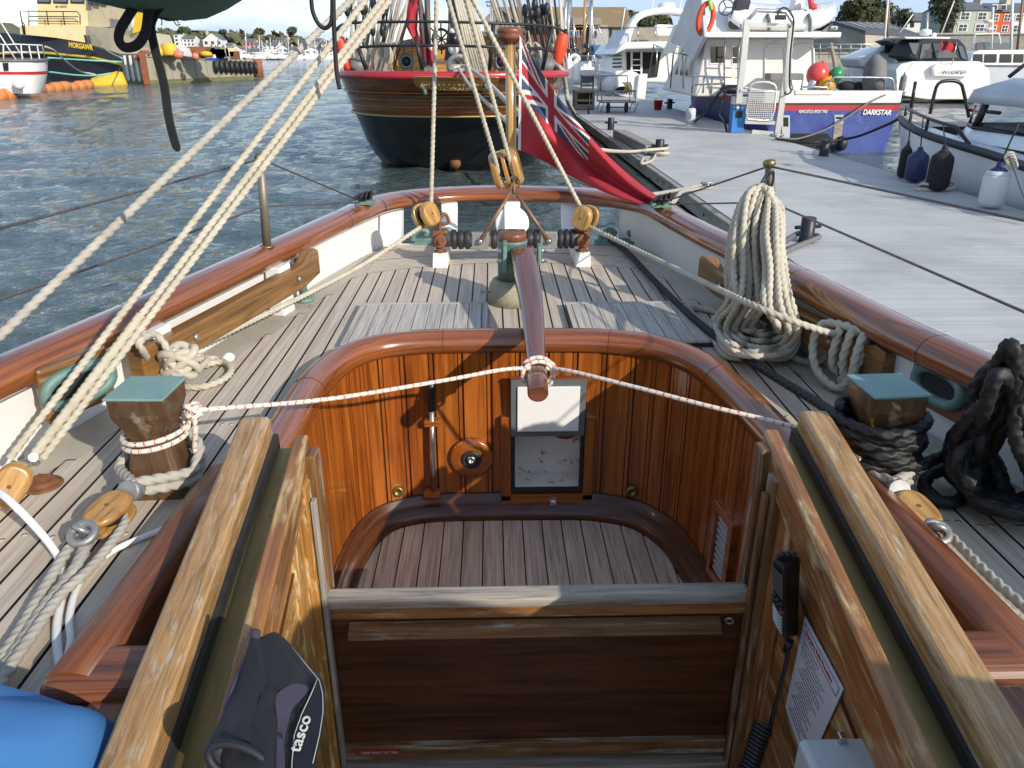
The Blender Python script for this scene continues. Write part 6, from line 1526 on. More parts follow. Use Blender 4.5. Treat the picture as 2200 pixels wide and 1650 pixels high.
m=MB(); PXP(m,[(1703,22),(1710,-5),(1728,-5),(1733,20)],YA+.6,.5); m.build('radar_pod',M['gel_white'],CAB,bevel=.05)
m=MB(); m.tube([B(1745,18,.3),B(1741,-6,.3)],.09,8); m.ball(B(1750,16,.3),.10,8,6); m.build('red_bundle',M['coral'],None,'folded red bundle on the catamaran roof','bundle')
tubes('whip_aerial',[[B(1694,20,.3),B(1701,-30,.3)],[B(1762,25,.6),B(1764,-30,.6)]],.015,M['white'],CAB)
# fenders and lines of the catamaran on its near side
def fender(c,r,h,mats,lab,grp,line_to=None,cap=None,name='fender',sc=1):
    c=V(c); t=thing(name,lab,'fender',c-V((0,0,h/2)),grp)
    m=MB(); pr_=[(r*.35,-h*.5),(r*.8,-h*.46),(r,-h*.36),(r,h*.22),(r*.92,h*.34),(r*.55,h*.44)]
    m.lathe(pr_,c,n=20); m.build('fender_body',M[mats[0]],t)
    m=MB(); m.lathe([(r*.95,h*.31),(r*.58,h*.44),(r*.30,h*.50),(r*.24,h*.60),(r*.12,h*.62)],c,n=20); m.build('fender_end',M[mats[1]],t)
    if line_to is not None:
        m=MB(); m.tube([c+V((0,0,h*.58)),V(line_to)],.010 if r<.3 else .014,6); m.build('fender_line',M[mats[2]] if len(mats)>2 else M['rope_black'],t)
    return t
M['navy']=pm('navy_pvc',(.02,.03,.10),(.016,.024,.085),3,.4); M['ltgrey']=pm('pale_grey_pvc',(.62,.64,.65),(.56,.58,.59),2,.35)
gf='fenders of the catamaran'
fender(Y(1484,246,22.3),.135,.42,('ltgrey','navy'),'pale grey ball fender with blue top hanging at the catamaran side',gf,Y(1515,166,24))
m=MB(); m.lathe([(.13,0),(.15,.36),(.1,.40)],Z(1437,236,DOCK),n=14); 
drl=[([(1525,300),(1560,225),(1585,200)],'black mooring line from the pontoon cleat to the catamaran corner'),]
drope([Z(1492,262,DOCK+.03),A(1520,238,.8),A(1545,200,.3),A(1562,193,.3)],.03,'rope_black','catamaran_mooring_line','black mooring line from the pontoon up to the catamaran near corner')
drope([A(1560,194,.2),A(1553,215,-.1),A(1545,245,-.1),A(1556,262,-.1),A(1562,285,.1)],.026,'rope_black','hanging_line','black line hanging from the catamaran corner beside the pedestal')
drope([Z(1668,297,DOCK+.06),A(1720,297,-.6),A(1790,270,-.3),A(1868,220,-.1),A(1925,194,.1)],.024,'lead','stern_rope_grey','grey stern rope sweeping from the pontoon corner up across the blue transom')
drope([Z(1668,299,DOCK+.06),Z(1740,306,DOCK+.02),Y(1830,296,17.5),Y(1900,270,15.5),Y(1936,252,14.6)],.028,'rope_black','bow_line','black bow line from the pontoon corner to the white day boat')
c_=Z(1668,300,DOCK); m=MB(); m.tube([c_+V((-.16,0,.10)),c_+V((.16,0,.10))],.03,8); m.tube([c_,c_+V((0,0,.10))],.04,8); m.build('mooring_cleat',M['galv'],None,'steel cleat on the pontoon edge below the gantry post','cleat')
# ---------------- white day boat on the right
DB=thing('day_boat','white day boat with black rubbing strake and wheelhouse at the right edge','motor boat',(8.2,11,SEA))
gw=[(1934,252,-.03),(1940,262,-.04),(1965,278,-.08),(2000,293,-.13),(2060,312,-.18),(2130,333,-.22),(2200,357,-.26),(2320,398,-.29)]
near=cr([Z(*g) for g in gw],n=6); ax_=near[0].x+.02
far_=[V((2*ax_-p.x,p.y,p.z)) for p in near]
m=MB(); m.sweep(near,[(-.035,-.05),(.035,-.05),(.055,0),(.035,.05),(-.035,.05),(-.055,0)]); m.sweep(far_,[(-.035,-.05),(.035,-.05),(.055,0),(.035,.05),(-.035,.05),(-.055,0)]); m.build('rubbing_strake',M['rubber'],DB)
def insx(P,k,z,dy=0): return [V((p.x+(ax_-p.x)*k,p.y-dy*max(0,1-(near[0].y-p.y)/1.5),z if z is not None else p.z)) for p in P]
m=MB(); 
for P in (near,far_): m.grid([P,insx(P,.05,-.55,.2),insx(P,.16,-.95,.35),insx(P,.38,SEA-.1,.6)])
m.build('day_hull',M['white_clean'],DB)
m=MB()
for P in (near,far_): m.grid([[p+V((0,0,.02)) for p in P],[p+V((0,0,.05)) for p in insx(P,.10,None)],[p+V((0,0,.055)) for p in insx(P,.30,None)],[p+V((0,0,-.30)) for p in insx(P,.32,None)]])
m.build('side_deck',M['white_clean'],DB)
m=MB(); q=[p+V((0,0,-.30)) for p in insx(near,.3,None)]+[p+V((0,0,-.30)) for p in insx(far_,.3,None)][::-1]; m.poly(q); m.build('foredeck_well',M['gel_white'],DB)
m=MB(); q=[p+V((0,0,.0)) for p in insx(near[:14],.12,None)]+[p for p in insx(far_[:14],.12,None)][::-1]; m.poly([p+V((0,0,.06)) for p in q]); m.build('bow_deck',M['sole_teak'],DB)
# wheelhouse
yw=9.9
def DBp(a,b,y): return Y(a,b,y)
YC_=12.4
x0=DBp(2098,213,YC_).x; cw=max(1.5,2*(ax_-x0)); YB=YC_+.5
m=MB(); R0=[(x0,YC_+.2,.50),(x0+.15,YB,.52),(x0+cw-.15,YB,.52),(x0+cw,YC_+.2,.5),(x0+cw,8.0,.48),(x0,8.0,.48)]; 
zr0=DBp(2110,222,YC_).z; zr1=DBp(2165,166,YC_).z
R0=[(x,y,zr0) for x,y,_ in R0]; h2=cw/2; R1=[(x0+h2+(x-x0-h2)*.96,y-.08*(1 if y>10 else 0),(zr0+zr1)/2) for x,y,_ in R0]; R2=[(x0+h2+(x-x0-h2)*.68,10.2+(y-10.2)*.72,zr1) for x,y,_ in R0]
m.grid([R0,R1,R2],True,cv=True); m.poly([V(p) for p in R2]); m.poly([V(p) for p in R0]); m.build('wheelhouse_roof',M['gel_grey'],DB)
zd=-.18
base_=[(x0+.02,YC_-.1),(x0+.25,YB-.05),(x0+cw-.25,YB-.05),(x0+cw,YC_-.1),(x0+cw,8.1),(x0+.02,8.1)]
m=MB(); m.grid([[V((x-.10*(1 if x<x0+.5 else -1),y+.18*(y>10),zd)) for x,y in base_],[V((x,y,zd+.20)) for x,y in base_]],False,cv=True); m.build('coaming_base',M['white_clean'],DB)
m=MB(); m.tube([V((x-.02,y,zd+.20)) for x,y in base_],.035,6,closed=True)
for i in (0,1,2,3): x,y=base_[i]; m.tube([(x,y,zd+.2),(x+.02,y-.1,zr0)],.055 if i in (0,) else .035,6)
m.build('window_frame',M['black'],DB)
m=MB()
for i in range(5):
    a,b=base_[i],base_[i+1]; m.add([(a[0],a[1],zd+.2),(b[0],b[1],zd+.2),(b[0],b[1],zr0),(a[0],a[1],zr0)],[(0,1,2,3)])
m.build('wheelhouse_glass',M['clear'],DB)
m=MB(); m.box(x0+.3,x0+cw-.3,YC_-.7,YC_+.2,zd-.1,zd+.25); m.build('dashboard',M['tarp'],DB,bevel=.05)
tubes('bow_rail',[cr([p+V((.06,0,.22)) for p in near[2:26:4]],n=4)+[near[25]+V((.06,-.05,.02))],[near[3]+V((.06,0,0)),near[3]+V((.06,0,.22))],[near[8]+V((.06,0,0)),near[8]+V((.06,0,.22))],[near[15]+V((.06,0,0)),near[15]+V((.06,0,.22))]],.026,M['black'],DB,8)
tubes('grab_hoop',[cr([Y(a,b,14.0) for a,b in ((1998,245),(2008,200),(2014,183),(2026,175),(2050,174),(2064,180),(2070,196),(2082,252))],n=4),[Y(2082,236,14.0),Y(2150,243,13)],[Y(1956,240,14.4),Y(1967,175,14.4)]],.030,M['black'],DB,8)
tubes('roof_rail',[[DBp(2168,165,11.5),DBp(2200,140,11.5),DBp(2240,132,11.5)]],.03,M['black'],DB,8)
gd='fenders hanging on the day boat'
fz=lambda i,k=0:near[i]+V((.02,0,.20))
fender(Y(1944,347,12.3),.085,.50,('black_soft','black'),'small black fender at the bow of the white day boat',gd,fz(9))
fender(Y(1970,357,11.9),.155,.46,('navy','navy'),'pear shaped navy fender on the white day boat',gd,fz(14),)
fender(Y(2020,366,11.1),.155,.56,('black_soft','black'),'large black covered fender on the white day boat',gd,fz(20))
fender(Y(2137,402,9.75),.155,.50,('ltgrey','navy'),'white fender with navy top nearest the right edge on the day boat',gd,Y(2190,262,9.6))
m=MB(); c_=Y(2168,335,9.6); 
for k in range(5): m.torus(c_+V((.02*k,.0,-.03*k)),.05,.014,(.3*k,1,.4),12,6)
m.build('fender_knot',M['rope'],None,'knotted pale line on the day boat side deck above the white fender','rope')
drope([c_,Y(2180,365,9.4),Y(2200,420,9.0),Y(2230,470,8.6)],.014,'lead','day_boat_line','grey line dropping from the day boat deck at the right edge')
# ---------------- white cruiser with dark canopy
YW_=44.
Wp=lambda a,b,dy=0:Y(a,b,YW_+dy)
WH=thing('motor_cruiser','white motor cruiser with dark canvas canopy lying beyond the blue catamaran','motor boat',Wp(2020,215))
zw=SEA
st=[(1935,212),(1926,190),(1925,150),(1935,138),(1960,132),(2105,132),(2125,150),(2128,190),(2120,212)]
S0=[Wp(a,b) for a,b in st]
S1=[Wp(a-16*(1 if i<5 else -1)*0-34+ (0 if i<5 else -20),b-3,4) for i,(a,b) in enumerate(st)]
S2=[Wp(1872+ (a-2020)*.42,158+(b-170)*.62,8) for a,b in st]
S3=[Wp(1822+(a-2020)*.03,140+(b-170)*.18,12) for a,b in st]
m=MB(); m.grid([S0,S1,S2,S3],False); m.poly(S0); m.build('cruiser_hull',M['gel_white'],WH,bevel=.05)
m=MB(); PXP(m,[(1945,197),(2128,195),(2150,200),(2130,214),(1990,214),(1942,206)],YW_-1.6,1.7); m.build('bathing_platform',M['gel_cream'],WH,bevel=.05)
m=MB(); PXP(m,[(2004,145),(2012,138),(2030,140),(2044,135),(2060,142),(2078,140),(2084,160),(2084,165),(2008,163)],YW_-.35,.3); TRN=m.build('transom_door',M['gel_white'],WH,bevel=.04)
fitword('WHISPER',(2022,159),(2076,159),YW_-.42,8,M['iron'],TRN,0,0)
m=MB(); PXP(m,[(1840,125),(1900,100),(1924,112),(1935,140),(1900,150),(1850,145)],YW_+4,2.6); m.build('coachroof',M['gel_white'],WH,bevel=.15,bseg=3)
m=MB(); PXP(m,[(1950,122),(1966,96),(1985,82),(2062,84),(2075,98),(2085,140),(2068,141),(2010,142),(1990,145),(1968,128)],YW_+.2,2.4); CAN=m.build('canopy',M['dk_canvas'],WH,bevel=.1,bseg=3)
for pts in ([(1953,92),(1975,93),(1968,118),(1962,116)],[(1982,95),(2000,93),(2003,125),(1976,126)],[(2004,93),(2046,95),(2058,124),(2012,125)],[(2058,97),(2068,100),(2078,130),(2066,124)]):
    m=MB(); PXP(m,pts,YW_+.15,.06); m.build('canopy_window',M['winlight'],CAN)
m=MB(); PXP(m,[(1895,114),(1925,92),(1936,92),(1946,112),(1930,116)],YW_+3.6,1.5); m.build('windscreen',M['win'],WH,bevel=.05)
m=MB(); PXP(m,[(1905,88),(1942,79),(1960,86),(1950,118),(1940,116),(1936,95),(1922,98)],YW_+3.0,1.6); m.build('canopy_front',M['dk_canvas'],WH,bevel=.05)
m=MB(); PXP(m,[(1943,79),(2045,80),(2038,85),(1946,84)],YW_+.4,2.2); m.build('hardtop',M['gel_white'],WH,bevel=.05)
m=MB(); c_=Wp(1988,69,1); m.lathe([(.2,-.18),(.32,-.05),(.30,.1),(.1,.16)],c_,n=16); m.ball(Wp(2006,76,1),.14,10,6); m.build('radar_dome',M['gel_white'],WH)
tubes('cruiser_aerial',[[Wp(2022,74,1),Wp(2050,2,1)],[Wp(1932,72,3),Wp(1962,30,3)]],.03,M['white'],WH)
tubes('pulpit_rail',[[Wp(1818,118,10),Wp(1860,96,8),Wp(1888,108,5)],[Wp(1835,128,9),Wp(1838,107,9)],[Wp(1860,128,7),Wp(1860,96,8)]],.022,M['steel'],WH)
m=MB(); 
for i in range(8):
    for j in range(5):
        P=lambda u,v:Wp(2052-30*u+3*math.sin(v*5),92+20*v+2.5*math.sin(u*8)-4*u,-.5+.1*math.sin(u*9)); u,v=i/8,j/5
        m.add([P(u,v),P(u+.125,v),P(u+.125,v+.2),P(u,v+.2)],[(0,1,2,3)])
t=thing('cruiser_ensign','small red flag on a leaning staff at the stern of the dark canopied cruiser','flag',Wp(2046,138,-.4)); m.build('flag_cloth',M['flagred'],t); tubes('flag_staff',[[Wp(2046,138,-.4),Wp(2056,90,-.5)]],.025,M['steel'],t)
fender(Wp(1940,178,-.4),.17,.85,('tarp','tarp'),'dark fender on the near quarter of the canopied cruiser','cruiser fenders',Wp(1962,135))
# ---------------- trawler yacht at right edge
TR=thing('trawler_yacht','white wheelhouse motor yacht partly seen behind the cruiser at the right edge','motor boat',Y(2150,160,52))
T=lambda a,b,d=0:Y(a,b,52+d)
m=MB(); PXP(m,[(2090,140),(2300,140),(2300,215),(2100,205)],52.2,4); m.build('trawler_hull',M['gel_grey'],TR,bevel=.05)
m=MB(); PXP(m,[(2082,140),(2090,114),(2104,108),(2300,106),(2300,142)],52,3.5); TC=m.build('wheelhouse',M['gel_white'],TR,bevel=.05)
for a,b in ((2093,2112),(2117,2142),(2150,2174),(2180,2200),(2206,2230)):
    m=MB(); PXP(m,[(a,116),(b,116),(b-1,134),(a-2,134)],51.95,.05); m.build('cabin_window',M['win'],TC)
m=MB(); PXP(m,[(2088,108),(2094,94),(2106,90),(2166,92),(2172,106)],52.6,.05); m.build('flybridge_screen',M['winlight'],TR)
tubes('mast_frame',[[T(2088,106),T(2095,73),T(2146,72),T(2149,95)],[T(2130,105),T(2134,15)]],.06,M['gel_white'],TR)
for py,w in ((46,9),(63,11)):
    m=MB(); m.lathe([(.2,-.1),(.33,0),(.2,.1)],T(2124,py),n=14); m.build('radar_scanner',M['gel_white'],TR)
# ---------------- flybridge yacht ahead of the catamaran
FB=thing('flybridge_yacht','white flybridge motor yacht with open doorway moored beyond the catamaran','motor boat',Y(1400,210,38))
Fp=lambda a,b,d=0:Y(a,b,38+d)
m=MB(); PXP(m,[(1326,165),(1352,150),(1372,158),(1372,190),(1366,215),(1330,205)],38,8); PXP(m,[(1372,160),(1392,158),(1386,215),(1366,215)],37.8,.6); m.build('yacht_hull',M['gel_white'],FB,bevel=.06)
m=MB(); PXP(m,[(1320,160),(1332,112),(1345,100),(1470,98),(1470,180),(1342,175)],39,6); YC=m.build('saloon',M['gel_white'],FB,bevel=.08)
m=MB(); PXP(m,[(1346,112),(1420,112),(1412,165),(1347,172)],38.95,.06); m.build('doorway',M['black_soft'],YC)
m=MB()
for py in (128,140,151,162): m.beam(Fp(1357,py,.85),Fp(1377,py,.85),.06,.05)
for px in (1357,1378): m.beam(Fp(px,112,.85),Fp(px,172,.85),.09,.06,up=(0,1,0))
m.build('flybridge_stairs',M['gel_cream'],FB)
m=MB(); PXP(m,[(1318,118),(1336,95),(1346,90),(1470,88),(1470,103),(1345,106)],37.5,7.5); m.build('flybridge_deck',M['gel_white'],FB,bevel=.08)
m=MB(); PXP(m,[(1345,90),(1352,60),(1470,58),(1470,90)],40,3); m.build('seat_screen',M['canvas_brown'],FB,bevel=.05)
m=MB(); PXP(m,[(1318,116),(1345,62),(1351,72),(1354,100),(1330,112)],38.2,4); m.build('side_wing',M['gel_grey'],FB,bevel=.05)
m=MB(); m.sweep(cr([Fp(a,b,2) for a,b in ((1344,92),(1352,62),(1368,38),(1395,27),(1430,24),(1470,28))],n=5),[(-.14,-.4),(.14,-.4),(.14,.4),(-.14,.4)],up=(0,1,0)); m.build('radar_arch',M['gel_white'],FB)
m=MB(); m.lathe([(.36,-.22),(.40,-.15),(.40,.1),(.30,.18),(.0001,.19)],Fp(1432,15,2),n=20); m.build('radar_dome',M['gel_white'],FB)
m=MB(); PXP(m,[(1409,56),(1413,52),(1444,53),(1448,60),(1444,77),(1412,77)],38.6,.5); m.build('liferaft_canister',M['gel_white'],None,'white liferaft canister on the flybridge rail of the white yacht','liferaft',bevel=.12,bseg=3)
m=MB(); 
for k in range(4): PXP(m,[(1316,118+8*k),(1336,117+8*k),(1336,121+8*k),(1316,122+8*k)],37.4,.1)
m.build('side_vent',M['win'],FB)
tubes('flybridge_rail',[[Fp(1371,90,-.2),Fp(1371,58,-.2)],[Fp(1408,90,-.2),Fp(1408,58,-.2)],[Fp(1340,60,-.2),Fp(1470,58,-.2)]],.03,M['steel'],FB)
tubes('whip_aerial',[[Fp(1401,25,2),Fp(1404,-10,2)],[Fp(1460,25,2),Fp(1466,-10,2)],[Fp(1335,66),Fp(1343,17)]],.025,M['white'],FB)
# ---------------- sailing yachts beyond the schooner
def yacht(px,pyw,yv,w,mast,lab,mat,wood_mast=False,top=-20):
    t=thing('sailing_yacht',lab,'sailing yacht',Y(px,pyw,yv),'yachts moored along the pontoon')
    q=lambda a,b,d=0:Y(a,b,yv+d)
    m=MB(); S0=[q(px+w*a,pyw-b*34) for a,b in ((-.8,0),(-1,.55),(-.92,1),(.92,1),(1,.55),(.8,0))]; S1=[p+V((0,5,0.1)) for p in S0]; S2=[V((q(px,pyw).x+(p.x-q(px,pyw).x)*.1,p.y+10,p.z+.3)) for p in S0]; m.grid([S0,S1,S2],False,cv=True); m.poly(S0); m.build('yacht_hull',M[mat],t,bevel=.05)
    m=MB(); PXP(m,[(px-w*.6,pyw-34),(px-w*.5,pyw-50),(px+w*.5,pyw-50),(px+w*.6,pyw-34)],yv+1.5,4); m.build('coachroof',M['gel_white'],t,bevel=.05)
    m=MB(); PXP(m,[(px-w*.62,pyw-46),(px-w*.45,pyw-66),(px+w*.45,pyw-66),(px+w*.62,pyw-46)],yv+1.2,1.6); m.build('spray_hood',M['dk_canvas'],t,bevel=.08)
    m=MB(); m.tube([q(px+mast[0],pyw-50,4),q(px+mast[1],top,4)],.11,8); m.build('mast',M['spruce'] if wood_mast else M['alu'],t)
    m=MB(); m.tube([q(px+mast[0],pyw-74,4),q(px+mast[0]*.3,pyw-70,.2)],.13,8); m.build('boom',M['dk_canvas'],t)
    tubes('rigging_line',[[q(px+w,pyw-36,3),q(px+mast[1],top,4)],[q(px-w,pyw-36,3),q(px+mast[1],top,4)],[q(px,pyw-36,0),q(px+mast[1],top,4)]],.02,M['steel'],t)
    tubes('stern_rail',[[q(px-w,pyw-34),q(px-w*.95,pyw-58),q(px+w*.95,pyw-58),q(px+w,pyw-34)],[q(px-w*.95,pyw-46),q(px+w*.95,pyw-46)]],.03,M['steel'],t)
    return t
yacht(1222,180,42,18,(-8,4),'white sailing yacht with grey mast just right of the wooden ship','gel_white')
yacht(1262,178,47,16,(6,10),'white sailing yacht with tall silver mast behind the step box','gel_white')
yacht(1300,172,52,15,(-46,-42),'pale grey sailing yacht with wooden mast nearest the white flybridge yacht','gel_grey',True)
yacht(1240,170,56,13,(-28,-24),'white sailing yacht farthest along the pontoon behind two others','gel_white')
gy='white fenders on the yachts'
for px,py,lab in ((1222,148,'white fender hanging at the yacht stern, left of two'),(1238,150,'white fender hanging at the yacht stern, right of two')):
    fender(Y(px,py,41),.20,1.0,('white_clean','white_clean','steel'),lab,gy,Y(px,128,41))
m=MB(); m.torus(Y(1234,130,41),.24,.09,(0,1,0),18,8); m.build('horseshoe_buoy',M['gel_cream'],None,'cream round lifebuoy on the stern rail of the nearest yacht','lifebuoy')
m=MB(); PXP(m,[(1272,97),(1310,95),(1318,120),(1290,125),(1276,118)],50,1.5); m.build('blue_cockpit_cover',pm('blue_canvas',(.06,.16,.30),(.05,.13,.25),2,.8),None,'blue canvas cockpit cover on the yacht left of the flybridge yacht','cover',bevel=.1)
m=MB()
c_=Z(1437,240,DOCK)
# ================================================================= LEFT SIDE: TUG, BARGE, FISHING BOAT, BOOMS
M['tug_cream']=pm('cream_tug_paint',(.78,.63,.34),(.70,.56,.30),1.2,.5,c3=(.52,.42,.27),t3=.68,s3=1.2)
M['tug_shade']=pm('shaded_weathered_cream',(.56,.47,.31),(.48,.41,.27),1.0,.55,c3=(.40,.34,.24),t3=.6,s3=.9)  # darker copy of the tug cream: side shade painted in, plus stain patches
M['tug_black']=pm('tug_black_plate',(.018,.018,.024),(.03,.03,.036),1,.5)
M['yellow']=pm('yellow_paint',(.72,.47,.03),(.62,.40,.025),2,.5)
M['conc']=pm('stained_concrete',(.38,.35,.27),(.30,.28,.21),.8,.85,c3=(.22,.19,.13),t3=.58,s3=.7,stretch=(1,1,.5))
M['algae']=pm('algae_waterline',(.12,.13,.05),(.20,.18,.08),2,.8)
M['rustred']=pm('rust_red_plate',(.24,.075,.03),(.32,.11,.04),2,.8)
M['boomor']=pm('orange_boom_float',(.58,.17,.045),(.66,.24,.06),.9,.6,c3=(.32,.20,.08),t3=.57,s3=1.3)
M['teal']=pm('teal_paint',(.08,.38,.33),None,3,.6); M['pinkb']=pm('salmon_float',(.70,.22,.15),None,3,.5); M['bluebox']=pm('blue_box',(.03,.10,.30),None,3,.5)
M['tealrope']=pm('teal_rope',(.22,.58,.50),None,3,.8)
YT2=82.
P2=lambda a,b,d=0:Y(a,b,YT2+d)
TUG=thing('tug','large tug with black hull, cream superstructure and yellow stripe moored at the left','tug',(P2(180,150).x,YT2,SEA))
# near side of hull runs from stern at left toward the barge on the right (and nearer)
side=[(-60,66,4),(20,72,3),(45,75,2.0),(120,82,.5),(200,100,-2),(260,118,-4),(300,130,-5.5)]
bot=[(-60,200,4),(20,195,3),(45,190,2),(120,185,.5),(200,182,-2),(260,182,-4),(300,182,-5.5)]
top_=[P2(a,b,d) for a,b,d in side]; bt=[P2(a,b,d) for a,b,d in bot]
stp=[P2(a,b,d) for a,b,d in [(-60,116,4),(20,115,3),(45,113,2.0),(100,114,.5),(200,124,-2),(260,138,-4),(300,148,-5.5)]]
m=MB(); rows=[[p+V((0,9,0)) for p in top_],top_,stp,[p+V((0,.6,0)) for p in bt],[p+V((0,9,0)) for p in bt]]; m.grid(rows,False); m.build('tug_hull',M['tug_black'],TUG)
m=MB(); m.tube([p+V((0,-.15,0)) for p in stp],.13,8); m.build('yellow_strake',M['yellow'],TUG)
m=MB(); PXP(m,[(43,73),(43,55),(186,55),(186,92),(120,81)],YT2+.2,7); m.build('forecastle',M['tug_cream'],TUG)
m=MB(); q=[P2(184,55,.2),P2(250,62,-2.4),P2(310,72,-4.5),P2(325,108,-4.8),P2(300,132,-4.6),P2(240,112,-2.4),P2(184,94,.2)]; m.prism(q,(0,6,0)); m.build('side_plating',M['tug_shade'],TUG)
m=MB(); PXP(m,[(78,-40),(188,-40),(190,60),(82,60)],YT2+1.2,5.5); WHL=m.build('wheelhouse',M['tug_cream'],TUG)
m=MB(); q=[P2(188,-40,1.1),P2(228,-40,.6),P2(236,58,.6),P2(190,58,1.1)]; m.prism(q,(0,5,0)); m.build('wheelhouse_side',M['tug_shade'],TUG)
for a,b in ((79,109),(114,146),(151,181)):
    m=MB(); PXP(m,[(a,-20),(b,-20),(b,8),(a,7)],YT2+1.1,.1); WF=m.build('window_frame',M['tug_black'],WHL,bevel=.04)
    m=MB(); PXP(m,[(a+3,-20),(b-3,-20),(b-3,4),(a+3,4)],YT2+1.06,.06); m.build('window_pane',M['winlight'],WF)
for a,b in ((189,199),(203,213),(217,228)):
    m=MB(); PXP(m,[(a,-20),(b,-20),(b,13),(a,9)],YT2+.45,.1); m.build('side_window',M['win'],WHL)
fitword('MO 7800043',(120,15.5),(144,15),YT2+1.1,3.4,M['rubber'],WHL,0,.01)
fitword('MORGAWR',(148,100.5),(200,107.5),YT2-1.2,10,M['yellow'],TUG,.0,.05,dy=-.9)
tubes('tug_rail',[[P2(62,55,.3),P2(62,24,.3),P2(165,25,.3),P2(172,32,.3),P2(172,53,.3)],[P2(62,35,.3),P2(168,36,.3)],[P2(62,45,.3),P2(168,46,.3)],[P2(100,24,.3),P2(104,54,.3)],[P2(135,25,.3),P2(139,54,.3)],[P2(52,74,0),P2(43,24,0),P2(62,24,.3)],[P2(54,74,0),P2(52,52,0),P2(45,44,0)]],.05,M['iron'],TUG)
m=MB(); PXP(m,[(236,40),(256,43),(256,64),(238,62)],YT2-1,2); m.build('vent_box',M['lead'],TUG)
m=MB(); q=[P2(284,72,-4),P2(290,30,-4),P2(300,10,-4),P2(312,-10,-4),P2(320,-10,-4),P2(305,66,-4)]; m.prism(q,(0,1,0)); m.build('yellow_crane',M['yellow'],TUG)
m=MB(); m.lathe([(.25,0),(.25,.7),(.35,.75)],P2(190,94,-1.5),n=12); m.build('tug_bollard',M['lead'],TUG)
m=MB(); PXP(m,[(187,112),(197,114),(197,120),(187,118)],YT2-2.4,.3); m.build('hawse_hole',M['iron'],TUG)
# fishing boat
YF=48.; P3=lambda a,b,d=0:Y(a,b,YF+d)
FB2=thing('fishing_boat','white steel fishing boat with red stripe moored at the far left','fishing boat',P3(20,195))
bowx=P3(103,130).x
def frow(py,x1,ins): return [P3(-160,py-4,0),P3(-60,py,0),P3(20,py+1,.0),P3(70,py+1,.8),P3(x1-6,py,2.0),P3(x1,py-1,3.2),P3(x1-20,py-2,4.5),P3(-160,py-5,4.5)]
r_=[frow(129,103,0),frow(153,102,0),frow(160,102,0),frow(188,96,0),frow(200,92,0)]
m=MB(); m.grid(r_[:2],True); m.grid(r_[2:],True); m.build('white_hull',M['gel_white'],FB2)
m=MB(); m.grid(r_[1:3],True); m.build('red_band',M['ds_red'],FB2)
m=MB(); m.sweep(r_[0],[(-.08,-.06),(.08,-.06),(.08,.06),(-.08,.06)]); m.build('rail_cap',M['lead'],FB2)
m=MB(); m.poly([p-V((0,0,.1)) for p in r_[0]]); m.build('boat_deck',M['lead'],FB2)
m=MB(); PXP(m,[(5,135),(17,135),(18,152),(8,152)],YF-.05,.1); m.build('scupper',M['iron'],FB2)
tubes('fore_rail',[[P3(-60,90,1),P3(10,96,.5),P3(35,95,.6),P3(90,97,2),P3(97,127,2.5)],[P3(8,128,.3),P3(7,97,.4)],[P3(48,128,.4),P3(45,97,.7)],[P3(68,128,.8),P3(62,98,1)],[P3(85,127,1.2),P3(80,98,1.6)],[P3(0,45,.5),P3(50,125,.8)],[P3(-10,60,.5),P3(34,128,.6)],[P3(5,112,.4),P3(92,112,2)]],.035,M['gel_white'],FB2)
m=MB(); m.ball(P3(40,181,-.2),.3,14,10); m.build('ball_fender',M['gel_white'],None,'white ball fender at the fishing boat waterline','fender')
# orange booms
def boomf(p0,p1,n,lab):
    a,b=Z(*p0,SEA+.12),Z(*p1,SEA+.12); d=(b-a); t=[]
    for k in range(n):
        q=a.lerp(b,(k+.5)/n); L_=d.length/n; m=MB(); r=.36+.03*((k*5)%3)
        m.lathe([(r*.62,-L_*.47),(r*.95,-L_*.36),(r,-L_*.1),(r,L_*.2),(r*.95,L_*.36),(r*.62,L_*.47)],q+V((0,0,.05*((k*7)%3)-.05)),d,n=14)
        m.build('boom_float',M['boomor'],None,lab%('nearest the yellow buoy' if k==n-1 and n>4 else 'number %d from its left end'%(k+1)) if 0 else lab,'boom float','orange boom floats')
boomf((33,196),(195,184),9,'orange drum float of the floating boom in front of the white fishing boat')
boomf((-40,210),(30,205),3,'orange drum float of the short boom length cut by the left edge')
a=Z(232,182,SEA); t=thing('mooring_buoy','big yellow half-sunk mooring buoy between the boom and the barge','buoy',a)
m=MB(); pr_=[(.0001,-1.2),(.75,-1.15),(.95,-.9),(1.0,.9),(.8,1.2),(.0001,1.22)]
c_=Z(234,181,SEA+.02); m.lathe([(r*.82,z*1.15) for r,z in pr_],c_,(1,.35,.25),n=20); m.build('buoy_body',M['yellow'],t)
m=MB(); m.tube([c_+V((-.9,0,.3)),c_+V((.9,.2,1.0)),Y(262,140,60)],.05,6); m.build('buoy_chain',M['rust'],t)
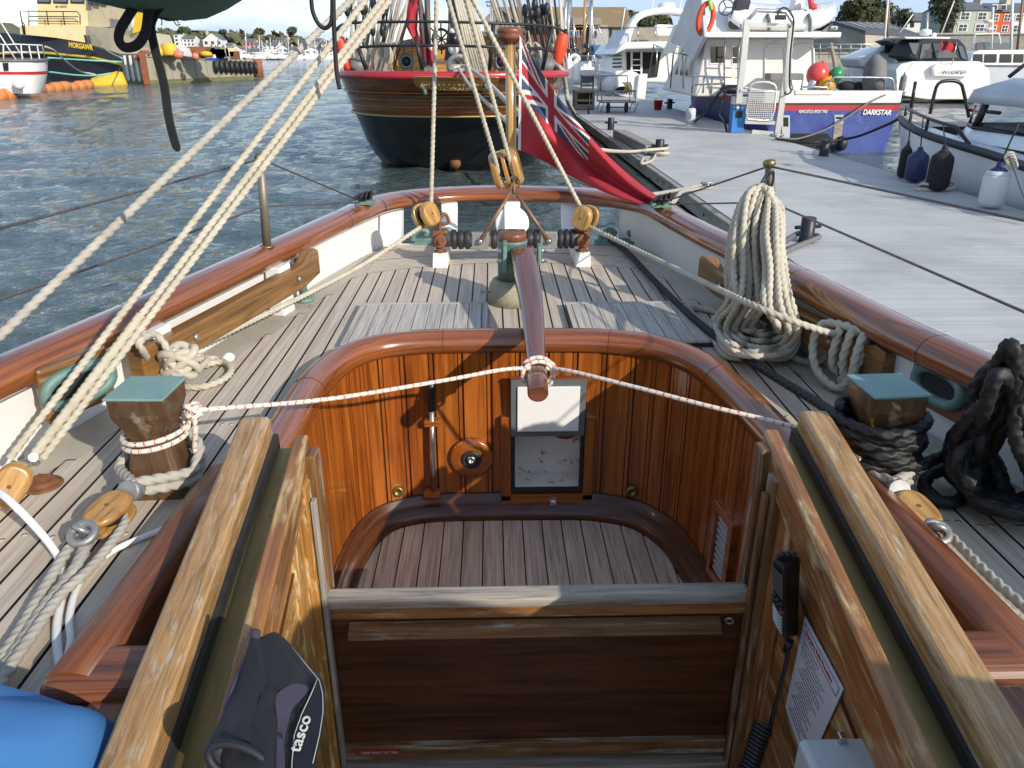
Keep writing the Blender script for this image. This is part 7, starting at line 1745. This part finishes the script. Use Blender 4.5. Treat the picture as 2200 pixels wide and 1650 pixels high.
# barge
BZ=SEA
b0,b1=Z(318,181,SEA),Z(545,170,SEA)
BG=thing('barge','concrete sided work barge with tyres along its far end and gear on deck','barge',(b0.x,b0.y,SEA))
ht=Y(320,119,b0.y).z; ht1=Y(545,131,b1.y).z
l0=Z(258,178,SEA)
nb_=V((b1.x-b0.x,b1.y-b0.y,0)); 
c0=V((b0.x,b0.y,0)); c1=V((b1.x,b1.y,0)); cl=V((Y(262,140,b0.y+5.5).x,b0.y+5.5,0)); cf=cl+(c1-c0)
def ring(z0,z1,in_=0): return [V((c0.x,c0.y,z0)),V((c1.x,c1.y,z1)),V((cf.x,cf.y,z1)),V((cl.x,cl.y,z0))]
ln=(cl-c0).normalized()
m=MB(); m.grid([ring(SEA-.3,SEA-.3),ring(SEA+.32,SEA+.32)],False,cv=True); m.build('waterline_band',M['algae'],BG)
m=MB(); m.grid([ring(SEA+.32,SEA+.32),ring(ht,ht1)],False,cv=True); m.poly(ring(ht,ht1)); m.build('barge_hull',M['conc'],BG)
m=MB(); m.sweep(ring(ht,ht1),[(-.12,-.1),(.12,-.1),(.12,.12),(-.12,.12)],closed=True,smooth=False); m.build('barge_coaming',M['conc'],BG)
for k in range(1,7):
    q=c0.lerp(c1,k*.105); m=MB(); n_=V((-(c1-c0).y,(c1-c0).x,0)).normalized()*-1; m.beam(V((q.x,q.y,SEA+.35))+n_*.03,V((q.x,q.y,ht+(ht1-ht)*k*.105))+n_*.03,.18,.10,up=(c1-c0)); m.build('hull_rib',M['conc'],BG)
for k in range(1,4):
    q=c0.lerp(cl,k*.24); m=MB(); m.beam(V((q.x-.1,q.y-.1,SEA+.2)),V((q.x-.1,q.y-.1,ht)),.22,.14,up=(0,1,0)); m.build('hull_rib',M['gel_cream'],BG)
m=MB(); m.beam(V((c0.x,c0.y-.12,SEA)),V((c0.x,c0.y-.12,ht+.2)),.42,.3,up=(0,1,0)); m.build('rusty_corner_post',M['rustred'],BG)
for k in range(9):
    u=.60+.052*k; q=c0.lerp(c1,u); n_=V((-(c1-c0).y,(c1-c0).x,0)).normalized()*-1; zt_=ht+(ht1-ht)*u
    m=MB(); m.torus(V((q.x,q.y,zt_-.62))+n_*.22,.42,.20,(c1-c0).normalized()*.6+n_*.8,20,8); m.build('tyre_fender',M['rubber'],None,'black tyre hung in a row along the far end of the work barge','tyre','tyre fenders on the barge')
m=MB(); q=Z(556,166,SEA); m.lathe([(.55,0),(.55,1.9)],q,n=14); m.build('rusty_pile',M['rustred'],None,'rusty red steel pile standing in the water at the end of the barge','pile')
m=MB(); q=Y(310,118,b0.y); m.hexa([Y(a,b,b0.y+d) for a,b,d in ((288,128,.5),(322,118,.3),(330,116,3),(292,124,3),(290,120,.5),(302,108,.3),(318,108,3),(300,112,3))]); m.build('bow_ramp',M['rustred'],BG)
def onb(name,lab,cat,fn,mat):
    m=MB(); fn(m); m.build(name,M[mat],None,lab,cat)
yb2=b0.y+2.0; Bp=lambda a,b,d=0:Y(a,b,yb2+d)
def can(px,py,r,h): return lambda m:m.lathe([(r*.9,0),(r,.1),(r,h-.1),(r*.75,h)],Bp(px,py,0),n=14)
onb('yellow_tank','large yellow tank on the barge, leftmost of two','tank',can(345,120,.55,.6),'yellow')
onb('yellow_tank','large yellow tank on the barge beside the teal cone','tank',can(366,119,.62,.95),'yellow')
onb('teal_cone','teal cone buoy lying behind the yellow tanks on the barge','buoy',lambda m:m.lathe([(.02,0),(.45,1.3),(.35,1.5)],Bp(345,97,.8),(1,.2,-.55),n=12),'teal')
onb('salmon_float','salmon pink float in front of the grey panel on the barge','float',lambda m:m.ball(Bp(383,117,-.2),.36,12,8,(1.3,1,1)),'pinkb')
onb('salmon_float','small salmon float beside the rusty skip on the barge','float',lambda m:m.ball(Bp(420,121,-.2),.30,12,8),'pinkb')
onb('grey_panel','grey sheet panel leaning on the barge','panel',lambda m:PXP(m,[(393,120),(396,106),(404,103),(412,122)],yb2+.3,.3),'ltgrey')
onb('rusty_skip','rusty orange skip on the middle of the barge','skip',lambda m:PXP(m,[(400,100),(438,100),(443,112),(434,116),(412,118)],yb2+1,2),'rustred')
onb('yellow_mound','pale yellow float on the barge right of the skip','float',lambda m:m.ball(Bp(443,116,1),.36,12,8,(1.5,1,.7)),'yellow')
onb('blue_crate','blue crate at the right of the barge deck','crate',lambda m:PXP(m,[(440,130),(442,124),(463,125),(463,131)],yb2+.2,1),'bluebox')
random.seed(9)
for k,(px,py,mt) in enumerate(((428,122,'ds_red'),(452,119,'rustred'),(458,114,'rust'),(470,122,'gel_white'),(480,119,'gel_white'),(488,121,'canvas_brown'),(497,118,'tug_cream'),(466,113,'lead'),(505,124,'rust'),(476,126,'iron'))):
    q=Bp(px,py+4,1.5); m=MB(); s=.45
    m.hexa([q+V((a*s*random.uniform(.6,1.2),b*.4,z)) for z in (0,random.uniform(.4,.9)) for a,b in ((-1,-1),(1,-1),(1,1),(-1,1))]); m.tube([q,q+V((.3,.1,random.uniform(.6,1.3)))],.06,6)
    m.build('scrap_gear',M[mt],None,'%s gear in the heap on the right half of the barge'%('painted dull red','rusty brown, upright','dark rusty, tallest','white, left one','white, right one','tan coloured','cream coloured','grey','dark, at the far end','black')[k] ,'gear',bevel=.05)
for pts,mt,lab in (([(215,94,64),(235,112,62),(262,125,58)],'rope_grey','grey line drooping from the tug bollard to the barge'),([(97,100,49),(115,108,50),(140,130,54),(170,152,57),(205,160,58)],'rope','white mooring line from the fishing boat rail sagging to the buoy'),([(103,124,52),(180,129,56),(262,133,58)],'tealrope','upper teal rope from the fishing boat to the barge corner'),([(103,154,52),(160,161,55),(205,162,57),(240,157,58)],'tealrope','lower teal rope from the fishing boat to the yellow buoy')):
    m=MB(); m.tube(cr([Y(*p) for p in pts],n=6),.055,6); m.build('harbour_rope',M[mt],None,lab,'rope','ropes between the left boats')
# ================================================================= FAR SHORE
M['woods']=pm('autumn_wood_foliage',(.11,.115,.055),(.15,.14,.07),.12,.9,c3=(.075,.085,.04),t3=.5,s3=.25)
M['woods2']=pm('dark_tree_foliage',(.065,.075,.032),(.095,.10,.045),.4,.9,c3=(.045,.052,.024),t3=.5,s3=.8)
M['olive']=pm('olive_tree_foliage',(.075,.075,.024),(.105,.098,.035),.35,.9,c3=(.042,.047,.016),t3=.48,s3=.6)
M['bark']=pm('bark',(.09,.07,.05),None,2,.9)
M['hillgreen']=pm('hill_green',(.11,.12,.06),(.15,.14,.08),.02,.95,c3=(.08,.09,.05),t3=.5,s3=.03)
M['slate']=pm('slate_roof',(.12,.12,.13),(.16,.155,.155),.5,.7)
M['wall_white']=pm('white_render',(.72,.71,.67),(.64,.63,.59),.3,.8)
M['wall_grey']=pm('grey_render',(.40,.40,.38),(.34,.33,.31),.3,.85)
M['wall_pink']=pm('pink_render',(.55,.22,.20),None,.3,.8); M['wall_cream']=pm('cream_render',(.62,.56,.42),None,.3,.8)
M['wall_sage']=pm('sage_render',(.40,.45,.36),(.36,.41,.33),.3,.8); M['wall_orange']=pm('orange_render',(.62,.11,.025),None,.3,.8)
M['stone']=pm('grey_stone',(.30,.28,.25),(.22,.205,.18),1.4,.9,c3=(.38,.36,.32),t3=.6,s3=2.2)
M['lichen_roof']=pm('lichen_roof',(.27,.19,.085),(.22,.165,.10),.16,.85,c3=(.36,.21,.05),t3=.52,s3=.12)
M['brick']=pm('dark_red_brick',(.13,.06,.045),(.17,.08,.06),1.2,.9)
M['shed']=pm('beige_cladding',(.40,.36,.28),(.36,.32,.25),.4,.7,stretch=(6,1,.2)); M['shedroof']=pm('dark_sheet_roof',(.07,.075,.085),(.09,.09,.10),.3,.6)
M['win_far']=glass('far_window',(.03,.035,.045),.1)
# hills
def ridge(name,prof,y0,mat,depth=160,bump=1.2,seed=0):
    m=MB(); rows=[]
    P=cr([V((a,b,0)) for a,b in prof],n=10)
    for k in range(9):
        f=k/8; row=[]
        for p in P:
            t=Y(p.x,p.y,y0); q=Y(p.x,p.y,y0+depth*.6)
            zb_=SEA-.5; z=zb_+(t.z-zb_)*(1+depth*(f-.35)/y0)*math.sin(min(1,f*1.25)*math.pi/2); 
            row.append(V((t.x*(1+f*.12),y0-depth*.35+depth*f,z+bump*noise.noise(V((t.x*.05,f*9,seed)))*f*(1-f)*3)))
        rows.append(row)
    m.grid(rows,True); return m.build(name,M[mat],None,kind='structure')
ridge('far_hill',[(-400,40),(-100,46),(0,50),(15,54),(38,66),(70,80),(200,84),(320,80)],760,'hillgreen')
ridge('wooded_hill',[(200,90),(280,78),(330,70),(380,66),(430,68),(480,74),(540,78),(600,84),(680,92),(740,98),(900,104),(1100,104),(1400,98),(1600,80)],600,'hillgreen')
def leaves(m,c,rx,ry,rz,n,s,seed=0,hollow=.55):
    random.seed(seed)
    for i in range(n):
        d=V((random.gauss(0,1),random.gauss(0,1),random.gauss(0,1))).normalized()
        k=1+.28*noise.noise(d*2.1+V((seed*3.1,0,0)))+.16*noise.noise(d*5+V((0,seed,0)))
        r=(hollow+(1-hollow)*random.random()**.6)*k
        p=V(c)+V((d.x*rx,d.y*ry,d.z*rz))*r
        a=(d+V((random.uniform(-.8,.8),random.uniform(-.8,.8),random.uniform(-.8,.8)))).normalized(); u,v=perp(a); q=s*random.uniform(.6,1.5)
        m.add([p-u*q-v*q*.6,p+u*q*.3-v*q,p+u*q+v*q*.5,p-u*q*.2+v*q],[(0,1,2,3)])
    return m
def tree(px,pyb,pyt,w,yv,lab,mat,n=500,grp='trees on the skyline'):
    b=Y(px,pyb,yv); tp=Y(px,pyt,yv); h=tp.z-b.z; W_=Y(px+w,pyt,yv).x-Y(px-w,pyt,yv).x
    t=thing('tree',lab,'tree',b,grp)
    m=MB(); m.tube([b,b+V((.02*h,0,h*.35)),b+V((-.01*h,0,h*.7))],[h*.05,h*.035,h*.012],7)
    for k in range(5): a=k*1.26; m.tube([b+V((0,0,h*.3)),b+V((math.cos(a)*W_*.28,math.sin(a)*W_*.28,h*.62))],[h*.025,h*.008],5)
    m.build('trunk',M['bark'],t)
    m=MB(); s=W_*.5*(1.6/math.sqrt(n))*1.5
    leaves(m,b+V((0,0,h*.60)),W_*.5,W_*.5,h*.42,n,s,int(px))
    random.seed(int(px)+3)
    for k in range(5): leaves(m,b+V((random.uniform(-.34,.34)*W_,random.uniform(-.3,.3)*W_,h*random.uniform(.45,.8))),W_*.22,W_*.22,h*.18,n//8,s,int(px)+k)
    m.build('crown',M[mat],t,fixn=False)
# hillside woods as one mass
m=MB(); random.seed(4)
for i in range(150):
    px=random.uniform(300,760); f=(px-300)/460; py=random.uniform(70+f*22,102+f*10); yv=560+random.uniform(-60,50); c_=Y(px,py+3,yv); r=random.uniform(3,6.5); leaves(m,c_,r,r,r*.8,34,r*.36,i)
m.build('hillside_trees',M['woods'],None,'olive brown wooded hillside behind the far houses','wood',kind='stuff',loc=(0,0,0),fixn=False)
for a in ((398,80,57,14,520,'broad bare topped tree on the far ridge behind the white tower house','woods2',260),(480,76,63,9,520,'round dark tree on the far ridge behind the long white terrace','woods2',220),(558,80,61,12,520,'dark tree above the far terrace just left of the slanting ropes','woods2',240),(628,82,57,11,540,'tall dark pine standing alone on the far shore skyline','woods2',260)):
    tree(*a)
def house(px0,px1,pyb,pye,pyr,yv,wall,lab,gable=False,dep=9,win=(3,2),roof='slate',chim=True,grp='houses on the far shore'):
    A_,B_=Y(px0,pyb,yv),Y(px1,pyb,yv); ze=Y(px0,pye,yv).z; zr=Y(px0,pyr,yv).z; z0=A_.z; x0,x1=A_.x,B_.x; w=x1-x0
    t=thing('house',lab,'house',((x0+x1)/2,yv,z0),grp)
    m=MB()
    if gable: m.prism([(x0,yv,z0-3),(x1,yv,z0-3),(x1,yv,ze),((x0+x1)/2,yv,zr),(x0,yv,ze)],(0,dep,0))
    else: m.prism([(x0,yv,z0-3),(x0,yv+dep,z0-3),(x0,yv+dep,ze),(x0,yv+dep/2,zr),(x0,yv,ze)],(w,0,0))
    WL=m.build('wall',M[wall],t)
    o=max(.2,w*.02)
    m=MB()
    if gable:
        for s_ in (-1,1):
            xm=(x0+x1)/2; xe=x0-o if s_<0 else x1+o; m.add([(xm,yv-o,zr+.15),(xe,yv-o,ze),(xe,yv+dep,ze),(xm,yv+dep,zr+.15)],[(0,1,2,3)])
    else:
        for s_ in (0,1):
            ye=yv-.3 if s_==0 else yv+dep+.3; m.add([(x0-o,yv+dep/2,zr+.15),(x1+o,yv+dep/2,zr+.15),(x1+o,ye,ze),(x0-o,ye,ze)],[(0,1,2,3)])
    RF=m.build('roof',M[roof],t)
    if chim:
        m=MB(); m.box(x0+w*.12,x0+w*.2,yv+dep*.4,yv+dep*.6,zr-1,zr+w*.07+.5); m.build('chimney',M['wall_cream'],RF)
    nx,nz=win
    for i in range(nx):
        for j in range(nz):
            cx_=x0+w*(i+.5)/nx; cz=z0+(ze-z0)*(j+.5)/nz; ww=min(w/nx*.22,1.0); hh_=(ze-z0)/nz*.27
            if yv<260:
                m=MB(); m.box(cx_-ww*1.35,cx_+ww*1.35,yv-.10,yv-.02,cz-hh_*1.25,cz+hh_*1.25); WF=m.build('window',M['wall_white'],t); m=MB(); m.box(cx_-ww,cx_+ww,yv-.14,yv-.101,cz-hh_,cz+hh_); m.build('pane',M['win_far'],WF)
                m=MB(); m.box(cx_-.04,cx_+.04,yv-.17,yv-.141,cz-hh_,cz+hh_); m.box(cx_-ww,cx_+ww,yv-.168,yv-.143,cz-.04,cz+.04); m.build('glazing_bar',M['wall_white'],WF)
            else:
                m=MB(); m.box(cx_-ww,cx_+ww,yv-.12,yv-.02,cz-hh_,cz+hh_); m.build('window',M['win_far'],t)
    return t
house(376,387,98,74,73,470,'wall_white','narrow white tower block of the tall white house above the barge',win=(1,3),chim=False,dep=6)
house(387,419,99,84,76,473,'wall_white','wide white house with dark roof attached to the white tower above the barge',win=(4,2))
house(437,478,98,86,71,470,'wall_white','big white gabled house in the middle of the far shore',gable=True,win=(3,1))
house(487,521,86,79,73,510,'wall_white','long white terrace high on the far hill',win=(6,2))
house(522,556,86,80,73,512,'wall_grey','grey roofed terrace on the far hill left of the slanting ropes',win=(6,1))
house(521,546,99,91,83,480,'wall_pink','pink house on the far shore above the end of the barge',win=(3,1))
house(499,519,116,106,98,450,'wall_white','white gable end building low on the far shore behind the barge gear',gable=True,win=(1,1))
house(440,494,113,107,101,452,'wall_white','long low white building on the far shore behind the rusty skip',win=(6,1))
house(425,462,100,95,89,478,'wall_grey','low grey roofed house between the white tower house and the gabled house',win=(3,1))
house(546,566,104,97,90,470,'wall_cream','cream house on the far shore beside the pink house',win=(2,1))
house(566,596,106,98,91,468,'wall_white','white house with grey roof on the far shore right of the cream house',win=(3,2))
house(598,618,112,104,97,462,'wall_white','small white house on the far shore between the two upper slanting ropes',gable=True,win=(2,1))
house(582,612,92,86,80,512,'wall_grey','grey terrace high on the far shore above the small white houses',win=(5,1))
house(620,652,116,107,100,458,'wall_white','white waterfront house below the lone pine',win=(4,2))
house(614,644,97,90,84,505,'wall_cream','cream terrace under the lone pine on the far shore',win=(4,1))
house(648,688,96,88,82,500,'wall_grey','long grey terrace on the far shore just left of the schooner ropes',win=(7,2))
house(655,684,117,108,102,456,'wall_white','white gabled boathouse on the waterfront left of the schooner',gable=True,win=(2,1))
house(688,716,118,108,101,455,'wall_white','white waterfront house nearest the schooner',win=(3,2))
house(690,722,101,94,88,495,'wall_cream','cream house above the waterfront nearest the schooner',win=(3,1))
house(480,498,104,98,92,474,'wall_grey','small grey roofed house below the long white terrace',win=(2,1))
house(528,560,118,111,104,448,'wall_grey','low grey waterfront shed right of the barge',win=(4,1))
def fyacht(px,pyw,h,yv,lab):
    b=Y(px,pyw,yv); t=thing('moored_yacht',lab,'sailing yacht',b,'yachts moored off the far shore')
    m=MB(); L_=5.0; m.add([b+V((-L_,0,1.1)),b+V((L_*.9,0,1.2)),b+V((L_*.7,0,0)),b+V((-L_*.8,0,0)),b+V((-L_,2,1.1)),b+V((L_*.9,2,1.2)),b+V((L_*.7,2,0)),b+V((-L_*.8,2,0))],[(0,1,2,3),(4,5,6,7),(0,1,5,4),(1,2,6,5),(2,3,7,6),(3,0,4,7)]); m.box(b.x-2,b.x+2,b.y+.3,b.y+1.7,b.z+1.1,b.z+1.7); m.build('yacht_hull',M['gel_white'],t)
    m=MB(); m.tube([b+V((.5,1,1)),Y(px+.3,pyw-h,yv+1)],.16,6); m.tube([b+V((.5,1,2.5)),b+V((-4,1,2.4))],.2,6); m.build('mast',M['gel_white'],t)
for k,(px,pyw,h) in enumerate(((527,124,56),(556,125,50),(562,126,40),(580,126,44),(600,125,36),(618,126,48),(640,126,42),(660,127,50),(676,126,38),(700,127,45),(714,126,52),(571,124,30))):
    fyacht(px,pyw,h,400+8*(k%4),'far moored yacht %s'%('with the tallest mast at the end of the barge','beside the tall masted yacht at the barge end','short masted one right of the barge','just left of the thick slanting rope','close under the small white gabled house','below the lone pine','in front of the white waterfront house','left of the grey terrace','smallest by the boathouse','beside the boathouse','nearest the schooner','with short mast beneath the cream house')[k])
# ---------------- quayside buildings behind the pontoon
def block_b(name,lab,cat,pts,yv,dep,mat,loc=None):
    t=thing(name,lab,cat,Y(pts[0][0],pts[0][1],yv)); m=MB(); PXP(m,pts,yv,dep); m.build('wall',M[mat],t); return t
t=block_b('stone_chapel','grey stone gabled building behind the schooner rigging','building',[(1040,130),(1040,40),(1068,14),(1104,48),(1104,130)],150,30,'stone')
m=MB(); m.add([Y(1066,11,149),Y(1108,48,149),Y(1108,48,181),Y(1066,11,181)],[(0,1,2,3)]); m.add([Y(1068,11,149),Y(1034,42,149),Y(1034,42,181),Y(1068,11,181)],[(0,1,2,3)]); m.build('roof',M['slate'],t)
m=MB(); PXP(m,[(1067,50),(1067,43),(1071,38),(1075,43),(1075,50)],149.8,.3); m.build('arched_window',M['win_far'],t)
t=block_b('dock_warehouse','long warehouse with rusty orange lichen roof behind the yacht masts','building',[(1105,140),(1105,55),(1345,55),(1345,140)],160,30,'brick')
m=MB(); m.add([Y(1070,15,172),Y(1345,15,172),Y(1362,58,158),Y(1090,58,158)],[(0,1,2,3)]); m.add([Y(1070,15,172),Y(1345,15,172),Y(1345,60,195),Y(1070,60,195)],[(0,1,2,3)]); m.build('roof',M['lichen_roof'],t)
m=MB(); PXP(m,[(1270,145),(1270,54),(1306,54),(1306,145)],158.5,1); m.build('render_bay',M['wall_grey'],t)
m=MB(); PXP(m,[(1306,145),(1306,55),(1345,55),(1345,145)],158.8,1); m.build('stone_bay',M['stone'],t)
for a,b in ((1200,1224),(1230,1258),(1262,1292)):
    m=MB(); PXP(m,[(a,53),(a,38),(b,38),(b,53)],158,2); m.build('timber_dormer',M['pallet'],t)
for px in (1205,1216,1229,1241,1253,1280):
    m=MB(); PXP(m,[(px-3.5,80),(px-3.5,65),(px+3.5,65),(px+3.5,80)],158.2,.3); WF=m.build('window',M['wall_white'],t); m=MB(); PXP(m,[(px-2.4,79),(px-2.4,66),(px+2.4,66),(px+2.4,79)],158.1,.1); m.build('pane',M['win_far'],WF)
m=MB(); PXP(m,[(1312,92),(1312,60),(1315,60),(1315,92)],158.5,.3); m.build('drain_pipe',M['iron'],t)
tubes_=[]; t=thing('signal_mast','pale lattice signal mast beside the stone gable','mast',Y(1054,130,140)); tubes('mast_pole',[[Y(1053,130,140),Y(1054,-10,140)],[Y(1057,130,140),Y(1057,-10,140)]],.12,M['galv'],t); tubes('mast_platform',[[Y(1044,4,140),Y(1066,4,140)],[Y(1046,13,140),Y(1064,13,140)],[Y(1046,4,140),Y(1047,13,140)],[Y(1064,4,140),Y(1063,13,140)]],.12,M['galv'],t)
tree(1352,70,20,20,175,'dark tree at the end of the lichen roofed warehouse','woods2',500); tree(1385,72,30,22,185,'dark rounded tree seen through the radar arch, left','woods2',500); tree(1418,72,30,24,190,'dark rounded tree seen through the radar arch, right','olive',500)
tree(1850,100,-6,62,150,'big round olive green tree above the beige shed','olive',2600); tree(1938,62,18,18,170,'small tree behind the grey roofed cottage','olive',400); tree(2022,75,-40,34,143,'tall dark tree beside the sage green house','woods2',1500); tree(2030,85,10,16,148,'lower green shrubby tree in front of the tall dark tree','olive',500)
tree(905,110,55,18,230,'dark tree seen between the schooner ropes','woods2',300)
# beige shed
t=thing('beige_shed','beige boatyard shed with dark sheet roof above the blue catamaran','shed',Y(1850,125,110))
g0=[Y(1765,125,112),Y(1765,67,112),Y(1790,47,112),Y(1859,68,106),Y(1859,125,106)]
m=MB(); m.add(g0,[(0,1,2,3,4)]); m.add([g0[4],g0[3],Y(1975,75,112),Y(1975,125,112)],[(0,1,2,3)]); m.build('wall',M['shed'],t)
m=MB(); q=[Y(1790,45,111.8),Y(1860,66,105.7),Y(1985,76,112.5),Y(1905,48,124)]; m.add(q+[p+V((0,0,-.35)) for p in q],[(0,1,2,3),(4,5,6,7),(0,1,5,4),(1,2,6,5),(2,3,7,6),(3,0,4,7)]); q2=[Y(1790,45,111.8),Y(1905,48,124),Y(1860,70,132),Y(1745,66,118)]; m.add(q2,[(0,1,2,3)]); RF=m.build('roof',M['shedroof'],t)
for k in range(5):
    f=.22+.14*k; a=q[0].lerp(q[3],f).lerp(q[1].lerp(q[2],f),.12)+V((0,0,.05)); b=q[0].lerp(q[3],f).lerp(q[1].lerp(q[2],f),.62)+V((0,0,.05)); m=MB(); d=(q[3]-q[0]).normalized()*.28; m.add([a-d,a+d,b+d,b-d],[(0,1,2,3)]); m.build('roof_light',M['wall_cream'],RF)
m=MB(); PXP(m,[(1786,64),(1786,56),(1800,56),(1800,64)],110.2,.1); SGN=m.build('shed_sign',M['wall_white'],t); fitword('LES',(1787.5,62.5),(1797,62.5),110.2,4.2,M['navy'],SGN,0,.02,dy=-.1)
m=MB(); PXP(m,[(1790,125),(1790,70),(1804,70),(1804,125)],110.6,.2); m.build('roller_door',M['ltgrey'],t)
m=MB(); 
t=thing('white_cottages','row of white cottages with grey slate roof behind the dark tree','house',Y(1960,70,170))
m=MB(); PXP(m,[(1910,70),(1910,44),(2004,44),(2004,70)],170,8); m.build('wall',M['wall_white'],t)
m=MB(); m.add([Y(1905,45,169.5),Y(2008,45,169.5),Y(2005,27,174),Y(1912,27,174)],[(0,1,2,3)]); m.add([Y(1905,45,179),Y(2008,45,179),Y(2005,27,174),Y(1912,27,174)],[(0,1,2,3)]); m.build('roof',M['slate'],t)
for px in (1920,1931,1946,1961,1984):
    m=MB(); PXP(m,[(px-3,58),(px-3,47),(px+3,47),(px+3,58)],169.8,.2); m.build('window',M['win_far'],t)
# terrace on the right
gz='painted terrace houses'
house(2047,2120,72,22,2,150,'wall_sage','sage green painted house with white sash windows at the upper right',win=(2,2),grp=gz,dep=12)
OH=house(2118,2168,73,26,4,151,'wall_orange','bright orange painted house with white dormers at the upper right',win=(2,2),grp=gz,dep=12)
house(2166,2290,73,26,4,152,'wall_white','white painted house at the upper right edge beside the orange one',win=(4,2),grp=gz,dep=12)
for px in (2138,2157):
    m=MB(); PXP(m,[(px-6,21),(px-6,9),(px+6,9),(px+6,21)],150.5,3); DM=m.build('dormer',M['wall_white'],OH); m=MB(); PXP(m,[(px-4.5,20),(px-4.5,11),(px-.6,11),(px-.6,20)],150.4,.08); PXP(m,[(px+.6,20),(px+.6,11),(px+4.5,11),(px+4.5,20)],150.4,.08); m.build('dormer_pane',M['win_far'],DM)
WALLQ=thing('quay_wall','long grey stone retaining wall below the painted houses','wall',Y(2100,110,140))
m=MB(); PXP(m,[(1985,125),(1985,72),(2320,72),(2320,125)],142,4); m.build('wall_face',M['stone'],WALLQ)
m=MB(); PXP(m,[(1985,74),(1985,71),(2320,71),(2320,74)],141.7,4.6); m.build('wall_coping',M['wall_grey'],WALLQ)
# quay ground and hill behind
m=MB(); m.box(Y(1030,130,140).x,260,140,400,SEA-.5,Y(1100,121,140).z); m.build('quay_ground',M['stone'],None,kind='structure')
zt_=Y(2100,72,150).z; m=MB(); m.box(Y(1995,72,146).x,300,146,230,SEA,zt_); m.build('town_terrace',M['stone'],None,kind='structure')
QW=thing('harbour_wall','low pale harbour wall with railing below the beige shed','wall',Y(1850,125,100))
m=MB(); PXP(m,[(1730,135),(1730,112),(1985,112),(1985,135)],100,3); m.build('wall_face',M['conc'],QW)
tubes('wall_railing',[[Y(1740,95,99),Y(1960,95,99)],[Y(1740,104,99),Y(1960,104,99)]]+[[Y(1740+k*22,113,99),Y(1740+k*22,94,99)] for k in range(11)],.05,M['alu'],QW)
# masts standing in the marina on the right
gm='masts in the marina'
for k,(px,px2,pyb,yv,mt) in enumerate(((1897,1910,92,75,'gel_white'),(1906,1911,90,75,'rod'),(1990,1993,78,80,'alu'),(2171,2176,105,62,'gel_white'),(2183,2200,100,62,'rod'))):
    t=thing('yacht_mast','%s among the marina boats'%('slender white mast left of the cruiser radar','thin reddish mast close beside the slender white mast','short silver mast above the cruiser hardtop','white mast above the trawler yacht','reddish wooden mast at the upper right edge')[k],'mast',Y(px,pyb+30,yv),gm); tubes('spar',[[Y(px,pyb+30,yv),Y(px2,-25 if k!=2 else 28,yv)]],.09,M[mt],t)
# ================================================================= WORLD, LIGHT, CAMERA
SUN_EL=26; az=V((.66,-.75,0)).normalized(); e=rad(SUN_EL)
sd=V((az.x*math.cos(e),az.y*math.cos(e),math.sin(e)))
L=D.lights.new('sun','SUN'); L.energy=3.3; L.angle=rad(.6); L.color=(1,.93,.82)
lo=D.objects.new('sun',L); COL.objects.link(lo); lo.rotation_euler=sd.to_track_quat('Z','Y').to_euler()
w=D.worlds.new('World'); SC.world=w; w.use_nodes=True; nt=w.node_tree; nt.nodes.clear()
n=lambda t,**k:[nt.nodes.new(t)][0]
out=n('ShaderNodeOutputWorld'); bg=n('ShaderNodeBackground'); sky=n('ShaderNodeTexSky'); sky.sky_type='NISHITA'; sky.sun_disc=False
sky.sun_elevation=e; sky.sun_rotation=math.atan2(az.x,az.y); sky.air_density=1.0; sky.dust_density=.6; sky.ozone_density=1.2
tc=n('ShaderNodeTexCoord'); mp=n('ShaderNodeMapping'); mp.inputs['Scale'].default_value=(1,1,3.2); mp.inputs['Location'].default_value=(.35,.2,.0)
no=n('ShaderNodeTexNoise'); no.inputs['Scale'].default_value=2.6; no.inputs['Detail'].default_value=7; no.inputs['Roughness'].default_value=.55
cr_=n('ShaderNodeValToRGB'); cr_.color_ramp.elements[0].position=.34; cr_.color_ramp.elements[1].position=.56
mx=n('ShaderNodeMix'); mx.data_type='RGBA'; mx.inputs[7].default_value=(2.7,3.5,4.7,1)
ml=n('ShaderNodeMath'); ml.operation='MULTIPLY'; ml.inputs[1].default_value=.92
l=nt.links.new
l(tc.outputs['Generated'],mp.inputs[0]); l(mp.outputs[0],no.inputs['Vector']); l(no.outputs['Fac'],cr_.inputs[0]); l(cr_.outputs[0],ml.inputs[0]); l(ml.outputs[0],mx.inputs[0])
sx=n('ShaderNodeSeparateXYZ'); l(tc.outputs['Generated'],sx.inputs[0]); rz=n('ShaderNodeValToRGB'); rz.color_ramp.elements[0].position=.22; rz.color_ramp.elements[0].color=(1,1,1,1); rz.color_ramp.elements[1].position=.60; rz.color_ramp.elements[1].color=(.5,.5,.5,1); l(sx.outputs[2],rz.inputs[0])
m2=n('ShaderNodeMath'); m2.operation='MULTIPLY'; l(ml.outputs[0],m2.inputs[0]); l(rz.outputs[0],m2.inputs[1]); l(m2.outputs[0],mx.inputs[0])
l(sky.outputs[0],mx.inputs[6]); l(mx.outputs[2],bg.inputs[0]); bg.inputs[1].default_value=.15; l(bg.outputs[0],out.inputs[0])
cam=D.cameras.new('camera'); co=D.objects.new('camera',cam); COL.objects.link(co); cam.sensor_width=36; cam.lens=F/2200*36; cam.clip_end=8000; cam.clip_start=.05
co.matrix_world=Matrix(((CR.x,CU.x,-CF.x,CAM.x),(CR.y,CU.y,-CF.y,CAM.y),(CR.z,CU.z,-CF.z,CAM.z),(0,0,0,1)))
SC.camera=co
vs=SC.view_settings; vs.view_transform='Standard'; vs.look='None'; vs.exposure=.50; vs.gamma=1
